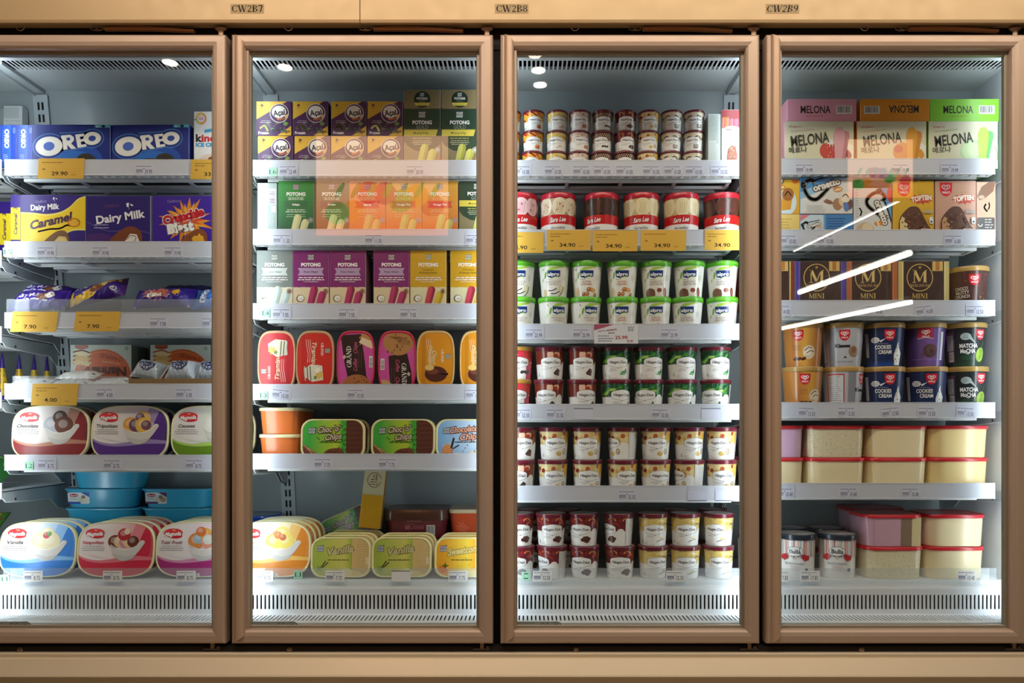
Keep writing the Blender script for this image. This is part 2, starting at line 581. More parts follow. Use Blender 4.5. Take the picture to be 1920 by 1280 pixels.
# recessed downlights over the aisle; close repeats are added for smeared reflections
for i, (lx, ly) in enumerate(((-2.26, -2.56), (-1.62, -2.38), (-1.55, -2.62), (.06, -2.46), (.085, -2.66), (.1, -2.86))):
    t = link('downlight', None, None, (lx, ly, CEZ))
    tag(t, 'round recessed ceiling downlight above the aisle opposite the freezer', 'ceiling light', 'downlights in the aisle ceiling')
    b = MB()
    b.rings([[(r * math.cos(a * math.pi / 12), r * math.sin(a * math.pi / 12), z) for a in range(24)] for r, z in ((.07, -.001), (.068, -.006), (.048, -.004), (.046, -.001))], '#e8e2d8', cap0=False, cap1=False)
    b.obj('trim_ring', M_STEEL, t)
    b = MB()
    b.rings([[(.045 * math.cos(a * math.pi / 12), .045 * math.sin(a * math.pi / 12), z) for a in range(24)] for z in (-.001, -.003)], '#ffffff')
    b.obj('lens', M_LAMP, t)
# long strip lamps further down the shop, mirrored in the right-hand doors
for i, (A_, B_, lz, rad, nm) in enumerate((((3.75, -5.0), (3.47, -7.1), 1.7, .030, 'thick middle'), ((4.03, -5.5), (3.41, -7.6), 1.3, .024, 'lowest'), ((3.51, -4.7), (3.25, -6.7), 2.1, .008, 'thin upper'))):
    cx_, cy_ = (A_[0] + B_[0]) / 2, (A_[1] + B_[1]) / 2
    t = link('strip_lamp', None, None, (cx_, cy_, CAMZ + lz))
    t.rotation_euler = (0, 0, math.atan2(A_[0] - B_[0], -(A_[1] - B_[1])) + math.pi)
    tag(t, nm + ' bare strip lamp hung further down the shop', 'ceiling light', 'strip lamps down the shop')
    L = math.hypot(A_[0] - B_[0], A_[1] - B_[1]) / 2
    b = MB(); b.rings([[(rad * math.cos(a * math.pi / 5), y, rad * math.sin(a * math.pi / 5) - rad - .002) for a in range(10)] for y in (-L, L)], '#ffffff')
    b.obj('tube', M_TUBE, t)
    b = MB(); b.box(-.03, -L, 0, .03, L, .04, '#d8d8d4')
    for y in (-L * .7, L * .7):
        b.box(-.004, y - .004, .04, .004, y + .004, 2.3 - lz - .001, '#909090')
    b.obj('housing', M_WHITE, t)
# backlit fruit posters hung over the opposite side of the aisle
M_SIGN = bpy.data.materials.new('backlit_print')
M_SIGN.use_nodes = True
_nt = M_SIGN.node_tree
_nt.nodes.remove(_nt.nodes['Principled BSDF'])
_e = _nt.nodes.new('ShaderNodeEmission'); _v = _nt.nodes.new('ShaderNodeVertexColor'); _v.layer_name = 'Col'
_nt.links.new(_v.outputs[0], _e.inputs[0]); _e.inputs[1].default_value = SIGN_POWER
_nt.links.new(_e.outputs[0], _nt.nodes['Material Output'].inputs[0])
for nm, x0, x1, z0, z1 in (('wide', -1.22, -.45, 1.10, 1.68), ('narrow', 1.88, 2.26, 1.32, 1.66)):
    t = link('hanging_sign', None, None, ((x0 + x1) / 2, -2.2, CAMZ + z0))
    tag(t, nm + ' peach backlit fruit poster hung opposite the freezer', 'sign')
    W_, H_ = (x1 - x0) * 1000, (z1 - z0) * 1000
    b = MB(); a = Art()
    a.rect(-W_ / 2, 0, W_ / 2, H_, '#f2b68c')
    a.grad(-W_ / 2, 0, W_ / 2, H_ * .45, '#e86a28', '#f2b68c', True, 8)
    R = random.Random(3)
    for q in range(7):
        xx = W_ * (-.38 + q * .12)
        a.ell(xx, H_ * R.uniform(.22, .55), W_ * .09, W_ * .085, ['#c8283a', '#e88a2c', '#5a9a3c', '#b02a5a'][q % 4])
        a.ell(xx - W_ * .02, H_ * .45, W_ * .02, W_ * .07, '#4a8a3a', rot=30)
    a.put(b, lambda u, v, l: (-u * .001, .0205 + l * .001, v * .001), rect_clip(-W_ / 2, 0, W_ / 2, H_), e=.3)
    b.obj('poster', M_SIGN, t)
    b = MB(); b.box(-W_ / 2000 - .01, -.02, -.01, W_ / 2000 + .01, .02, H_ / 1000 + .01, '#3a3028')
    for q in (-.3, .3):
        b.box(q * W_ / 1000 - .004, -.004, H_ / 1000 + .01, q * W_ / 1000 + .004, .004, 2.3 - z0 - .001, '#6a6a6a')
    b.obj('frame', M_DARK, t)

# ================================================================ the freezer
FZ = link('display_freezer', None, None, (0, .3, 0))
tag(FZ, 'long row of glass-doored display freezer bays with champagne aluminium door frames', 'freezer')
def part(mb, name, mats, parent=None):
    p = parent or FZ
    o = mb.obj(name, mats, p)
    q, v = p, Vector((0, 0, 0))
    while q:
        v += q.location; q = q.parent
    o.location = -v
    return o
C_W = '#dfe4ea'
XL, XR = -2.33, 1.457
DIV = [-1.5775, -.8285, -.0795, .6695]          # where the shelf bays meet
GAP = [(-78 - VX) / 675, (425.5 - VX) / 675, (930 - VX) / 675, (1431 - VX) / 675]
def back_d(z):
    return .345 + (1.085 - z) * .133
# --- shell
b = MB()
zt, zb = 1.085, -.60
b.face([(XR, back_d(zt), CAMZ + zt), (XL, back_d(zt), CAMZ + zt), (XL, back_d(zb), CAMZ + zb), (XR, back_d(zb), CAMZ + zb)][::-1], '#98a2a6')
b.box(XL, .62, 0.02, XR + .03, .66, CAMZ + 1.3, C_W)
part(b, 'back_panel', M_WHITE)
b = MB(); b.box(XR, .13, CAMZ - .62, XR + .05, .62, CAMZ + 1.12, '#d3dae2')
part(b, 'end_panel', M_WHITE)
b = MB(); b.box(XL - .05, .13, CAMZ - .62, XL, .62, CAMZ + 1.12, '#d3dae2')
part(b, 'end_panel', M_WHITE)
b = MB()
b.box(XL, .205, CAMZ + 1.085, XR, .40, CAMZ + 1.095, '#c2cacc')
b.box(XL, .128, CAMZ + 1.083, XR, .146, CAMZ + 1.093, C_W)
x = XL
while x < XR - .006:
    b.box(x, .146, CAMZ + 1.085, x + .0050, .205, CAMZ + 1.086, C_W)
    x += .01333
part(b, 'ceiling_air_grille', M_WHITE)
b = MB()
b.box(XL, .128, CAMZ + 1.12, XR, .40, CAMZ + 1.13, '#020202')  # near-black colour paints the shade inside the duct
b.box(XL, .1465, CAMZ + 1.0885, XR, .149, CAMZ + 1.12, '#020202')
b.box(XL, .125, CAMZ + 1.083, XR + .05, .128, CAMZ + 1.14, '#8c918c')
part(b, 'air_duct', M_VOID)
# --- lower grille
b = MB()
def prism_x(mb, prof, x0, x1, col, m=0):
    n = len(prof)
    for i in range(n):
        (y0, z0), (y1, z1) = prof[i], prof[(i + 1) % n]
        mb.face([(x0, y0, z0), (x1, y0, z0), (x1, y1, z1), (x0, y1, z1)], col, m)
    mb.face([(x0, p[0], p[1]) for p in prof][::-1], col, m)
    mb.face([(x1, p[0], p[1]) for p in prof], col, m)
c = CAMZ
prism_x(b, [(.60, c - .475), (.60, c - .485), (.20, c - .485), (.185, c - .499), (.175, c - .499), (.176, c - .4945), (.196, c - .475)], XL, XR, C_W)
b.box(XL, .175, c - .515, XR, .178, c - .499, C_W)
b.box(XL, .175, c - .572, XR, .178, c - .559, C_W)
x = XL
while x < XR - .006:
    b.box(x, .175, c - .559, x + .0068, .178, c - .515, C_W)
    for zz in (c - .559, c - .515):
        s_ = 1 if zz < c - .54 else -1
        b.face([(x + .0068, .1752, zz), (x + .0082, .1752, zz), (x + .0068, .1752, zz + s_ * .0025)][::-s_], C_W)
        b.face([(x + .0122, .1752, zz), (x + .0122, .1752, zz + s_ * .0025), (x + .0108, .1752, zz)][::-s_], C_W)
    x += .01218
b.box(XL, .158, c - .574, XR, .178, c - .572, C_W)
b.box(XL, .075, c - .574, XR, .100, c - .572, C_W)
x = XL
while x < XR - .008:
    b.box(x, .100, c - .574, x + .0078, .158, c - .572, C_W)
    x += .01218
part(b, 'lower_air_grille', M_WHITE)
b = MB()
b.box(XL, .19, c - .60, XR, .20, c - .487, '#0c0f10')  # dark colour stands in for shade behind the lower slots
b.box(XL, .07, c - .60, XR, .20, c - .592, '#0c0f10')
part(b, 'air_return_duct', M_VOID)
b = MB()
b.box(XL, .024, c - .60, XR + .05, .075, c - .5735, '#8d9290')
part(b, 'door_sill', M_WHITE)
# --- ceiling rails and slotted uprights where the bays meet
for i, dx in enumerate(DIV):
    b = MB()
    b.box(dx - .014, .15, c + 1.074, dx + .014, .345, c + 1.084, '#b9c2c6')
    b.box(dx - .016, .16, c + 1.066, dx - .013, .345, c + 1.084, '#b9c2c6')
    part(b, 'ceiling_rail', M_WHITE)
    b = MB()
    def up(x0, x1, z0, z1, lift, col):
        P = [(x0, back_d(z0) - lift, c + z0), (x1, back_d(z0) - lift, c + z0), (x1, back_d(z1) - lift, c + z1), (x0, back_d(z1) - lift, c + z1)]
        b.face(P, col)
        return P
    up(dx - .024, dx + .024, -.474, 1.07, .008, '#b3bcc2')
    for s_ in (-1, 1):
        b.face([(dx + s_ * .024, back_d(z) - l, c + z) for z, l in ((-.474, 0), (-.474, .008), (1.07, .008), (1.07, 0))][::s_], '#9aa4aa')
    z = -.44
    while z < 1.04:
        for s_ in (-1, 1):
            up(dx + s_ * .0065 - .0035, dx + s_ * .0065 + .0035, z, z + .024, .0088, '#0d1012')
        z += .0375
    part(b, 'slotted_upright', M_WHITE)
# --- mullions and light strips
for i, gx in enumerate(GAP + [(1934 - VX) / 675, (-581 - VX) / 675]):
    wdt = .028
    x0, x1 = (gx - wdt, gx + wdt) if i != 4 else (1.402, 1.49)
    b = MB()
    b.box(gx - .034, .023, c - .62, gx + .034, .05, c + 1.10, '#0a0a0b')
    b.box(x0, .05, c - .572, x1, .11, c + 1.083, '#6d716c')
    part(b, 'mullion', M_DARK)
    b = MB()
    if i != 4:
        for q in (-.0115, .0115):
            b.box(gx + q - .009, .111, c - .56, gx + q + .009, .117, c + 1.07, '#ffffff')
    else:
        b.box(1.412, .111, c - .56, 1.436, .117, c + 1.07, '#ffffff')
    part(b, 'led_strip', M_LED)
# --- outer casing: header, recess, sill, bumper
b = MB()
b.box(-2.7, .02, c + 1.05, 1.9, .023, c + 1.16, '#0b0908')
b.box(-2.7, .023, c + 1.10, 1.9, .125, c + 1.14, '#0b0908')
part(b, 'top_recess', M_DARK)
b = MB()
prism_x(b, [(.30, c + 1.145), (-.004, c + 1.108), (-.016, c + 1.103), (-.020, c + 1.104), (-.022, c + 1.111), (-.020, c + 1.1125), (-.020, c + 1.62), (.30, c + 1.62)], -2.7, (674 - VX) / 682, '#c0a57c')
prism_x(b, [(.30, c + 1.145), (-.004, c + 1.108), (-.016, c + 1.103), (-.020, c + 1.104), (-.022, c + 1.111), (-.020, c + 1.1125), (-.020, c + 1.62), (.30, c + 1.62)], (675.5 - VX) / 682, 1.9, '#c0a57c')
hd = part(b, 'header_panel', M_CHAMP)
for px, t, sh in ((463.5, 'CW2B7', 0), (959.5, 'CW2B8', 0), (1467, 'CW2B9', .22)):
    b = MB()
    a = Art()
    a.rect(-46, -13, 46, 13, '#b8a077')
    a.text(t, 0, 0.5, 19, '#120d0a', sh=sh, wid=86, ser=True, gap=.03)
    a.put(b, flat(-.0203, X(px, -.02), Z(16.5, -.02)))
    part(b, 'location_label', M_PAPER, hd)
b = MB()
b.box(-2.7, .0, c - .645, 1.9, .07, c - .616, '#2a2521')
part(b, 'lower_recess', M_DARK)
b = MB()
prism_x(b, [(.10, c - .632), (-.012, c - .632), (-.0145, c - .634), (-.0145, c - .6435), (-.020, c - .6455), (-.042, c - .682), (-.044, c - .686), (-.040, c - .690), (-.022, c - .692), (-.02, c - .72), (-.026, c - .7215), (-.026, 0.10), (.10, .10)], -2.7, 1.9, '#efdec0')
part(b, 'bumper_panel', M_CHAMP)
b = MB(); b.box(-2.7, .02, 0.0, 1.9, .10, .0995, '#3a3430')
part(b, 'kick_plate', M_DARK)
b = MB(); b.box(-2.7, .10, .0, 1.9, .62, .12, '#3a3430')
part(b, 'base_tray', M_DARK)

# --- the doors
def sweep(mb, x0, z0, x1, z1, prof, cols):
    L = []
    for t, y in prof:
        L.append([(x0 + t, y, z0 + t), (x1 - t, y, z0 + t), (x1 - t, y, z1 - t), (x0 + t, y, z1 - t)])
    for i in range(len(L) - 1):
        for j in range(4):
            k = (j + 1) % 4
            mb.face([L[i][j], L[i][k], L[i + 1][k], L[i + 1][j]], cols[i] if isinstance(cols, list) else cols)
    for j in range(4):
        k = (j + 1) % 4
        mb.face([L[-1][j], L[-1][k], L[0][k], L[0][j]], cols if not isinstance(cols, list) else cols[0])
CH = '#c3ab97'
DZ1, DZ0 = (VY - 62) / 682, (VY - 1208) / 682
for i, (p0, p1) in enumerate(((-73, 421), (432, 924), (938, 1426), (1438.5, 1927), (-578, -84))):
    x0, x1 = (p0 - VX) / 682, (p1 - VX) / 682
    z0, z1 = c + DZ0, c + DZ1
    b = MB()
    sweep(b, x0, z0, x1, z1, [(0, .020), (0, -.009), (.002, -.0145), (.007, -.018), (.022, -.0185), (.032, -.016), (.037, -.011), (.0385, -.004), (.0385, .020)], CH)
    dr = part(b, 'freezer_door', M_CHAMP)
    # half-round grip along the left stile
    b = MB()
    gz0, gz1 = z0 + .004, z1 - .003
    R_, n = .0135, 9
    gxc = x0 + .024
    ring = lambda zz, sl: [(gxc - R_ * math.cos(math.pi * k / n), -.016 - .014 * math.sin(math.pi * k / n), zz + sl * (1 + (- math.cos(math.pi * k / n))) / 2 * .020) for k in range(n + 1)]
    b.rings([ring(gz0, 1), ring(gz1, -1)], mix(CH, '#d9b08a', .3), closed=True)
    b.box(x0 + .0385, -.006, z0 + .0385, x0 + .0445, .004, z1 - .0385, CH)
    part(b, 'door_handle', M_CHAMP, dr)
    b = MB()
    sweep(b, x0 + .036, z0 + .036, x1 - .036, z1 - .036, [(0, .004), (.009, .004), (.011, .006), (.011, .0185), (0, .0185)], '#9c9384')
    part(b, 'glass_spacer', M_CHAMP, dr)
    b = MB()
    sweep(b, x0 + .006, z0 + .006, x1 - .006, z1 - .006, [(0, .0205), (0, .023), (.03, .023), (.03, .0205)], '#1a1a1a')
    part(b, 'gasket', M_DARK, dr)
    b = MB()
    b.box(x0 + .040, .0075, z0 + .040, x1 - .040, .0125, z1 - .040, '#ffffff')
    part(b, 'glass_pane', M_GLASS, dr)
    # closer arm, ring and pivot above the door
    b = MB()
    ax0, ax1 = (p0 + 267 - VX) / 675, (p0 + 436 - VX) / 675
    az = c + (VY - 53) / 675
    n = 12
    top, bot = [], []
    for k in range(n + 1):
        t = k / n
        xx = ax0 + (ax1 - ax0) * t
        hh = .0062 * math.sin(math.pi * min(1, t * 1.0 + .12) ** .8) + .0015
        top.append((xx, 0, az + hh - .006 * max(0, t - .5)))
        bot.append((xx, 0, az - .003 - .010 * max(0, t - .5)))
    for yy, s_ in ((.002, 1), (.012, -1)):
        for k in range(n):
            q = [(bot[k][0], yy, bot[k][2]), (bot[k + 1][0], yy, bot[k + 1][2]), (top[k + 1][0], yy, top[k + 1][2]), (top[k][0], yy, top[k][2])]
            b.face(q[::s_], '#b08058')
    for L_ in (top, bot):
        for k in range(n):
            b.face([(L_[k][0], .002, L_[k][2]), (L_[k + 1][0], .002, L_[k + 1][2]), (L_[k + 1][0], .012, L_[k + 1][2]), (L_[k][0], .012, L_[k][2])], '#8a6444')
    part(b, 'closer_arm', M_CHAMP, dr)
    b = MB()
    for q in (-.030, -.012):
        b.tube([(ax0 + q + .008 * math.cos(t * math.pi / 5), .004, az + .001 + .004 * math.sin(t * math.pi / 5)) for t in range(11)], .0013, '#9a8a7a', 6)
    b.box(ax0 - .026, .003, az - .005, ax0 - .012, .008, az - .001, '#9a8a7a')
    part(b, 'closer_link', M_STEEL, dr)
    b = MB()
    rx = X((38, 541, 1078, 1621, -468)[i], 0)
    rz = c + (VY - 52) / 675
    b.tube([(rx - .012, .0, rz + .007), (rx + .012, .0, rz + .007)] , .0011, '#d8c8b8', 6)
    b.tube([(rx + .0125 * math.cos(t), .0, rz + .0065 + .0145 * math.sin(t)) for t in [-math.pi * k / 10 for k in range(11)]], .0011, '#d8c8b8', 6)
    part(b, 'ring_catch', M_STEEL, dr)
    b = MB()
    kx = X((413, 913, 1414, 1905, -92)[i], 0)
    prf = [(.0165, z1 + .0255), (.0165, z1 + .0235), (.010, z1 + .020), (.0075, z1 + .017), (.007, z1 + .004), (.010, z1 - .001)]
    b.rings([[(kx + r * math.cos(a * math.pi / 8), .004 + r * .5 * math.sin(a * math.pi / 8), z) for a in range(16)] for r, z in prf], '#a98d74')
    part(b, 'hinge_pivot', M_CHAMP, dr)
    b = MB()
    hx = X((390, 895, 1396, 1892, -112)[i], 0)
    b.box(hx - .012, -.004, z0 - .0195, hx + .034, .010, z0 - .0165, '#6b5a4a')
    b.box(hx + .008, -.003, z0 - .0165, hx + .018, .007, z0 - .0005, '#a98d74')
    b.rings([[(hx + .028 + .005 * math.cos(a), .003 + .005 * math.sin(a), z) for a in [k * math.pi / 5 for k in range(10)]] for z in (z0 - .0165, z0 - .011)], '#8d8078')
    part(b, 'lower_hinge', M_CHAMP, dr)
    b = MB()
    sx = X((38, 543, 1080, 1615, -468)[i], 0)
    b.rings([[(sx + r * math.cos(a), -.002 + yy, z0 - .0195 + r * .75 * math.sin(a)) for a in [k * math.pi / 7 for k in range(14)]] for r, yy in ((.0085, .004), (.0085, 0), (.007, -.002))][::-1], '#b9a28c')
    b.box(sx - .006, -.0046, z0 - .0185, sx + .006, -.004, z0 - .0172, '#5a4a3a')
    part(b, 'screw_cap', M_STEEL, dr)
    if i < 3:
        b = MB()
        a = Art()
        wl = 74 if i else 92
        a.rr(0, 0, 122, 22, 8, '#8f9894')
        a.ring(30, 11, 24, 6.5, .9, '#3c4442', n=4, rot=0) if False else a.line([(4, 5), (57, 5), (57, 17), (4, 17), (4, 5)], .9, '#3c4442')
        a.text('TEMPERED GLASS', 30.5, 11, 4.0, '#4a5250', wid=46)
        a.ring(84, 11, 6, 6, 1.5, '#2c3432', 60, 300); a.ring(97, 11, 6, 6, 1.5, '#2c3432', 60, 300); a.line([(91.5, 11), (96, 11)], 1.5, '#2c3432')
        a.ell(120, 11, 16, 11.5, '#97a09c')
        a.ring(120, 11, 14.5, 9.8, 1.2, '#2c3432')
        for q in (0, 4.2, 8.4):
            a.ring(116 + q, 11, 3.8, 5, 1.2, '#2c3432', 60, 300)
        sxp = (-33, 467, 962)[i]
        a.put(b, flat(.0072, X(sxp, .007), Z(1179.5, .007)))
        part(b, 'certification_mark', M_PAPER, dr)

# ================================================================ shelves
LV = ['top', 'second', 'third', 'fourth', 'fifth', 'bottom']
LIPS = [[300, 453, 586, 719, 852], [301, 430, 569, 720, 850], [301, 431, 607, 757, 910], [298, 431, 563, 754, 905]]
LIPS_L = [300, 470, 612, 735, 905]
SHZ = []        # standing height of every shelf, relative to the lens
for k in range(4):
    SHZ.append([(VY - y) / 619.0 - .024 for y in LIPS[k]] + [-.475])
SHOBJ = {}
def lattice(mb, x0, x1, y0, y1, z, n, col, bw=.009, cw=.009):
    mb.box(x0, y0, z - .004, x1, y0 + bw, z + .005, col)
    mb.box(x0, y1 - bw, z - .004, x1, y1, z + .005, col)
    for i in range(n + 1):
        xx = x0 + (x1 - x0 - cw) * i / n
        mb.box(xx, y0 + bw, z - .004, xx + cw, y1 - bw, z, col)
def shelf(k, lv, x0, x1, zl):
    zs = zl - .024
    yb = back_d(zs) - .010
    b = MB()
    b.box(x0, .182, c + zs - .002, x1, yb, c + zs, '#cfd5db')
    b.box(x0 + .001, .183, c + zs - .005, x1 - .001, yb - .001, c + zs - .0022, '#1a2022')  # dark sheet: shade of the underside openings put into its colour
    zz = c + zs - .019
    col = '#eef2f4'
    lattice(b, x0 + .004, x1 - .004, .183, .204, zz, int((x1 - x0) / .026), col, .004, .009)
    b.box(x0 + .004, .204, zz - .004, x1 - .004, .206, zz + .013, col)
    nn = 4 if x1 - x0 > .6 else 1
    if x1 - x0 > .3:
        dz_ = .003 if k == 3 and lv == 0 else .008
        lattice(b, x0 + .034, x1 - .034, .212, .284, zz - dz_, nn, col, .010, .010)
        lattice(b, x0 + .06, x1 - .06, .31, .372, zz - dz_, nn, col, .010, .010)
        b.box(x0 + .02, .284, zz - .002, x1 - .02, .31, zz, '#a9b2b6')
    sh = part(b, 'shelf', M_WHITE)
    b = MB()
    tz, bz = c + zl, c + zl - .0475
    b.box(x0, .1765, bz, x1, .1790, tz, '#cacfdd')
    b.box(x0, .1755, tz - .0015, x1, .182, tz, '#e2e6f0')
    b.box(x0, .1757, bz, x1, .1765, bz + .003, '#e2e6f0')
    part(b, 'price_rail', M_WHITE, sh)
    for xx in (x0 + .001, x1 - .003 if k != 3 else XR - .005):
        b = MB()
        prf = [(.184, zs - .003), (.184, zs - .024), (.196, zs - .036), (.30, zs - .043), (.40, zs - .045), (.44, zs - .078), (yb - .002, zs - .092), (yb - .002, zs - .003)]
        prf = [(min(y, yb - .002), z) for y, z in prf]
        prism_x(b, [(y, c + z) for y, z in prf], xx, xx + .0015, '#b4bec4')
        b.tube([(xx + .0008, y, c + z) for y, z in prf[1:6]], .0014, '#e2e8ec', 6)
        b.box(xx - .0005, .235, c + zs - .034, xx + .0025, .241, c + zs - .027, '#202428')
        part(b, 'bracket', M_WHITE, sh)
    SHOBJ[(k, lv)] = sh
    return sh
for k in range(4):
    for lv, y in enumerate(LIPS[k]):
        shelf(k, lv, DIV[k] + .003, (DIV + [1.4235])[k + 1] - .003, (VY - y) / 619.0)
for lv, y in enumerate(LIPS_L):
    shelf(-1, lv, -2.322, DIV[0] - .006, (VY - y) / 619.0)
# clear guards: along the bottom deck, and on two higher shelves
def guard(parent, x0, x1, z0, z1, y=.172):
    b = MB()
    b.box(x0, y, c + z0, x1, y + .0018, c + z1, '#ffffff')
    return part(b, 'clear_guard', M_ACRYL, parent)
GUARD = []
for k in range(4):
    xs = [DIV[k] + .002, (DIV + [1.4235])[k + 1] - .002]
    GUARD.append(guard(None, xs[0], xs[1], -.4835, -.434))
guard(SHOBJ[(0, 2)], X(8, .174), X(222, .174), .335, .379, .1825)
guard(SHOBJ[(0, 2)], X(223, .174), DIV[1] - .004, .335, .379, .1825)
guard(SHOBJ[(0, 3)], X(22, .18), X(235, .18), .122, .146, .1825)

# ---------------------------------------------------------------- price labels
def price(k, lv, px, txt, rot=0.0, py=None, col='#cfd2e6', ink='#33364e'):
    deck = lv == 5
    yf = .1718 if deck else .1757
    if py is None:
        py = 1080 if deck else LIPS[k][lv] + 18.5
    b = MB()
    b.box(-.029, -.0003, -.0165, .029, 0, .0165, '#efefef' if deck else col)
    a = Art()
    if deck:
        a.rect(-29, -16.5, 29, 16.5, '#efeff0')
    if txt:
        a.lines(-26, 10.2, 50, 1, 4, ink, 1.5, seed=int(px), anchor='l', var=.1)
        a.rect(-4, 3.5, 0, 5.5, ink)
        a.grad(-26, -9, -5, 2, mix(col, ink, .35), mix(col, ink, .6))
        a.lines(-26, -12.5, 17, 1, 3, mix(col, ink, .6), 1, seed=int(px) + 3, anchor='l')
        a.text(txt.replace('.', ' '), 12, -4.5, 13, ink, wid=4.6 * len(txt) if len(txt) > 4 else 19)
        a.rect(12 + (-1.1 if len(txt) == 5 else -3.2), -11, 12 + (.1 if len(txt) == 5 else -2), -9.3, ink)
        a.lines(26, -13, 1.6, 3, 3.5, mix(col, ink, .5), 1.8, seed=4, anchor='l')
    else:
        a.line([(-29, -16.5), (-29, 16.5), (29, 16.5), (29, -16.5), (-29, -16.5)], .6, '#b9bccb')
        a.rect(-29, 14.6 if rot == 0 else -16.5, 29, 16.6 if rot == 0 else -14.5, '#3a3c46')
    cr, sr = math.cos(math.radians(rot)), math.sin(math.radians(rot))
    a.put(b, flat(-.0003))
    o = part(b, 'price_label', M_PAPER, GUARD[k] if deck else SHOBJ[(k, lv)])
    o.location += Vector((X(px, yf), yf, Z(py, yf)))
    if txt:
        o.rotation_euler = (0, -math.radians(rot), 0)
    return o
for k, lv, px, t, r in (
    (0, 0, 271, '29.90', 0), (0, 1, 87, '19.90', 0), (0, 1, 190, '19.90', 0), (0, 1, 325, '19.90', 0), (0, 2, 298, '7.90', 0), (0, 2, 396, '7.90', 0),
    (0, 3, 198, '4.00', 0), (0, 3, 347, '5.00', 0), (0, 4, 88, '8.75', 0), (0, 4, 211, '8.75', 0), (0, 4, 365, '8.75', 0),
    (0, 5, 62, '8.75', 0), (0, 5, 211, '8.75', 0), (0, 5, 349, '8.75', 0),
    (1, 0, 541, '23.49', 1), (1, 0, 779, '28.90', 0), (1, 1, 529, '11.50', 0), (1, 1, 701, '11.50', 0), (1, 1, 890, '28.90', 0),
    (1, 2, 528, '7.05', 0), (1, 2, 652, '7.05', 0), (1, 2, 767, '7.05', 0), (1, 3, 527, '10.00', -6), (1, 3, 668, '10.00', 0), (1, 3, 890, '10.00', 0),
    (1, 4, 606, '7.75', 0), (1, 4, 727, '7.75', 0), (1, 5, 494, '8.75', 0), (1, 5, 628, '7.75', -1), (1, 5, 752, '', 0), (1, 5, 859, '7.75', 0),
    (2, 0, 978, '10.00', 0), (2, 0, 1038, '10.00', 0), (2, 0, 1091, '10.00', 0), (2, 0, 1130, '10.00', 0), (2, 0, 1172, '10.00', 0), (2, 0, 1222, '10.00', 0), (2, 0, 1262, '10.00', 0), (2, 0, 1302, '10.00', 0), (2, 0, 1350, '10.00', 0),
    (2, 2, 1002, '25.99', 0), (2, 2, 1091, '25.99', 0), (2, 2, 1256, '25.99', 0), (2, 3, 978, '32.50', 0), (2, 3, 1042, '32.50', 0), (2, 3, 1094, '', 0), (2, 3, 1239, '32.50', 0), (2, 3, 1333, '', 0),
    (2, 4, 1177, '32.50', 0), (2, 4, 1307, '', 1), (2, 4, 1359, '', 1), (2, 5, 1017, '32.50', 0), (2, 5, 1267, '32.50', 0),
    (3, 0, 1509, '19.99', 0), (3, 0, 1690, '19.99', 0), (3, 0, 1782, '19.99', 0), (3, 1, 1478, '10.00', 0), (3, 1, 1548, '10.00', 0), (3, 1, 1788, '6.80', 0),
    (3, 2, 1466, '14.00', 0), (3, 2, 1640, '14.00', 0), (3, 2, 1734, '14.00', 7), (3, 2, 1829, '13.50', 0),
    (3, 3, 1514, '13.50', -3), (3, 3, 1588, '13.50', 0), (3, 3, 1670, '13.50', 6), (3, 3, 1739, '13.50', 0), (3, 3, 1811, '13.50', -4),
    (3, 4, 1472, '10.40', 0), (3, 4, 1592, '10.40', 0), (3, 4, 1708, '10.40', 0), (3, 5, 1463, '17.83', 0), (3, 5, 1519, '17.83', 1), (3, 5, 1813, '10.40', -1)):
    price(k, lv, px, t, r)
# yellow offer cards
def offer(k, lv, p0, p1, y0, y1, txt, skew=0, lines=1, seed=1, dy=0.0):
    yf = .1748
    wd = (p1 - p0) / (FPX / (D0 + yf)) * 1000
    ht = (y1 - y0) / (FPX / (D0 + yf)) * 1000
    b = MB()
    a = Art()
    a.poly([(skew, ht), (wd + skew, ht + dy), (wd, dy), (0, 0)], '#e0b24a')
    a.lines(wd * .08 + skew * .8, ht * .78, wd * .5, 1, 5, '#7a5c20', 2.0, seed, 'l', .1)
    if lines > 1:
        a.lines(wd * .08 + skew * .8, ht * .66, wd * .25, 1, 5, '#7a5c20', 2.0, seed + 5, 'l', .1)
    a.text('RM', wd * .12 + skew * .5, ht * .47, 4.4, '#3c2c10', wt=.01)
    a.text(txt, wd * (.47 if len(txt) > 4 else .42) + skew * .3, ht * .26, 11.5, '#2b1d08', wt=.015, wid=11.2 * (len(txt) - .6))
    a.text('/each', wd * .78 + skew * .2, ht * .20, 4.4, '#5a4416', wid=14)
    a.put(b, flat(-.0008), e=.04)
    n = len(b.v)
    P = [(skew, ht), (wd + skew, ht + dy), (wd, dy), (0, 0)]
    F_ = [(p[0] * .001, -.0008, p[1] * .001) for p in P]
    B_ = [(p[0] * .001, -.0002, p[1] * .001) for p in P]
    b.face(B_, '#c89a3c')
    for i in range(4):
        b.face([F_[i], F_[(i + 1) % 4], B_[(i + 1) % 4], B_[i]], '#c89a3c')
    o = part(b, 'offer_card', M_PAPER, SHOBJ[(k, lv)])
    o.location += Vector((X(p0, yf), yf, Z(y1, yf)))
offer(0, 0, 71, 157, 297, 335, '29.90', 3)
offer(0, 0, 357, 443, 299, 336, '33.90', 3, 2, 3)
offer(0, 2, 19, 105, 584, 622, '7.90', 8, 1, 5)
offer(0, 2, 138, 222, 584, 621, '7.90', 8, 1, 6)
offer(0, 3, 58, 144, 719, 760, '4.00', 6, 2, 7)
offer(2, 1, 933, 1019, 435, 474, '34.90', 0, 2, 8)
offer(2, 1, 1025, 1107, 431, 469, '34.90', 1, 2, 9)
offer(2, 1, 1111, 1195, 432, 471, '34.90', 0, 2, 10)
offer(2, 1, 1201, 1286, 431, 470, '34.90', 1, 1, 11)
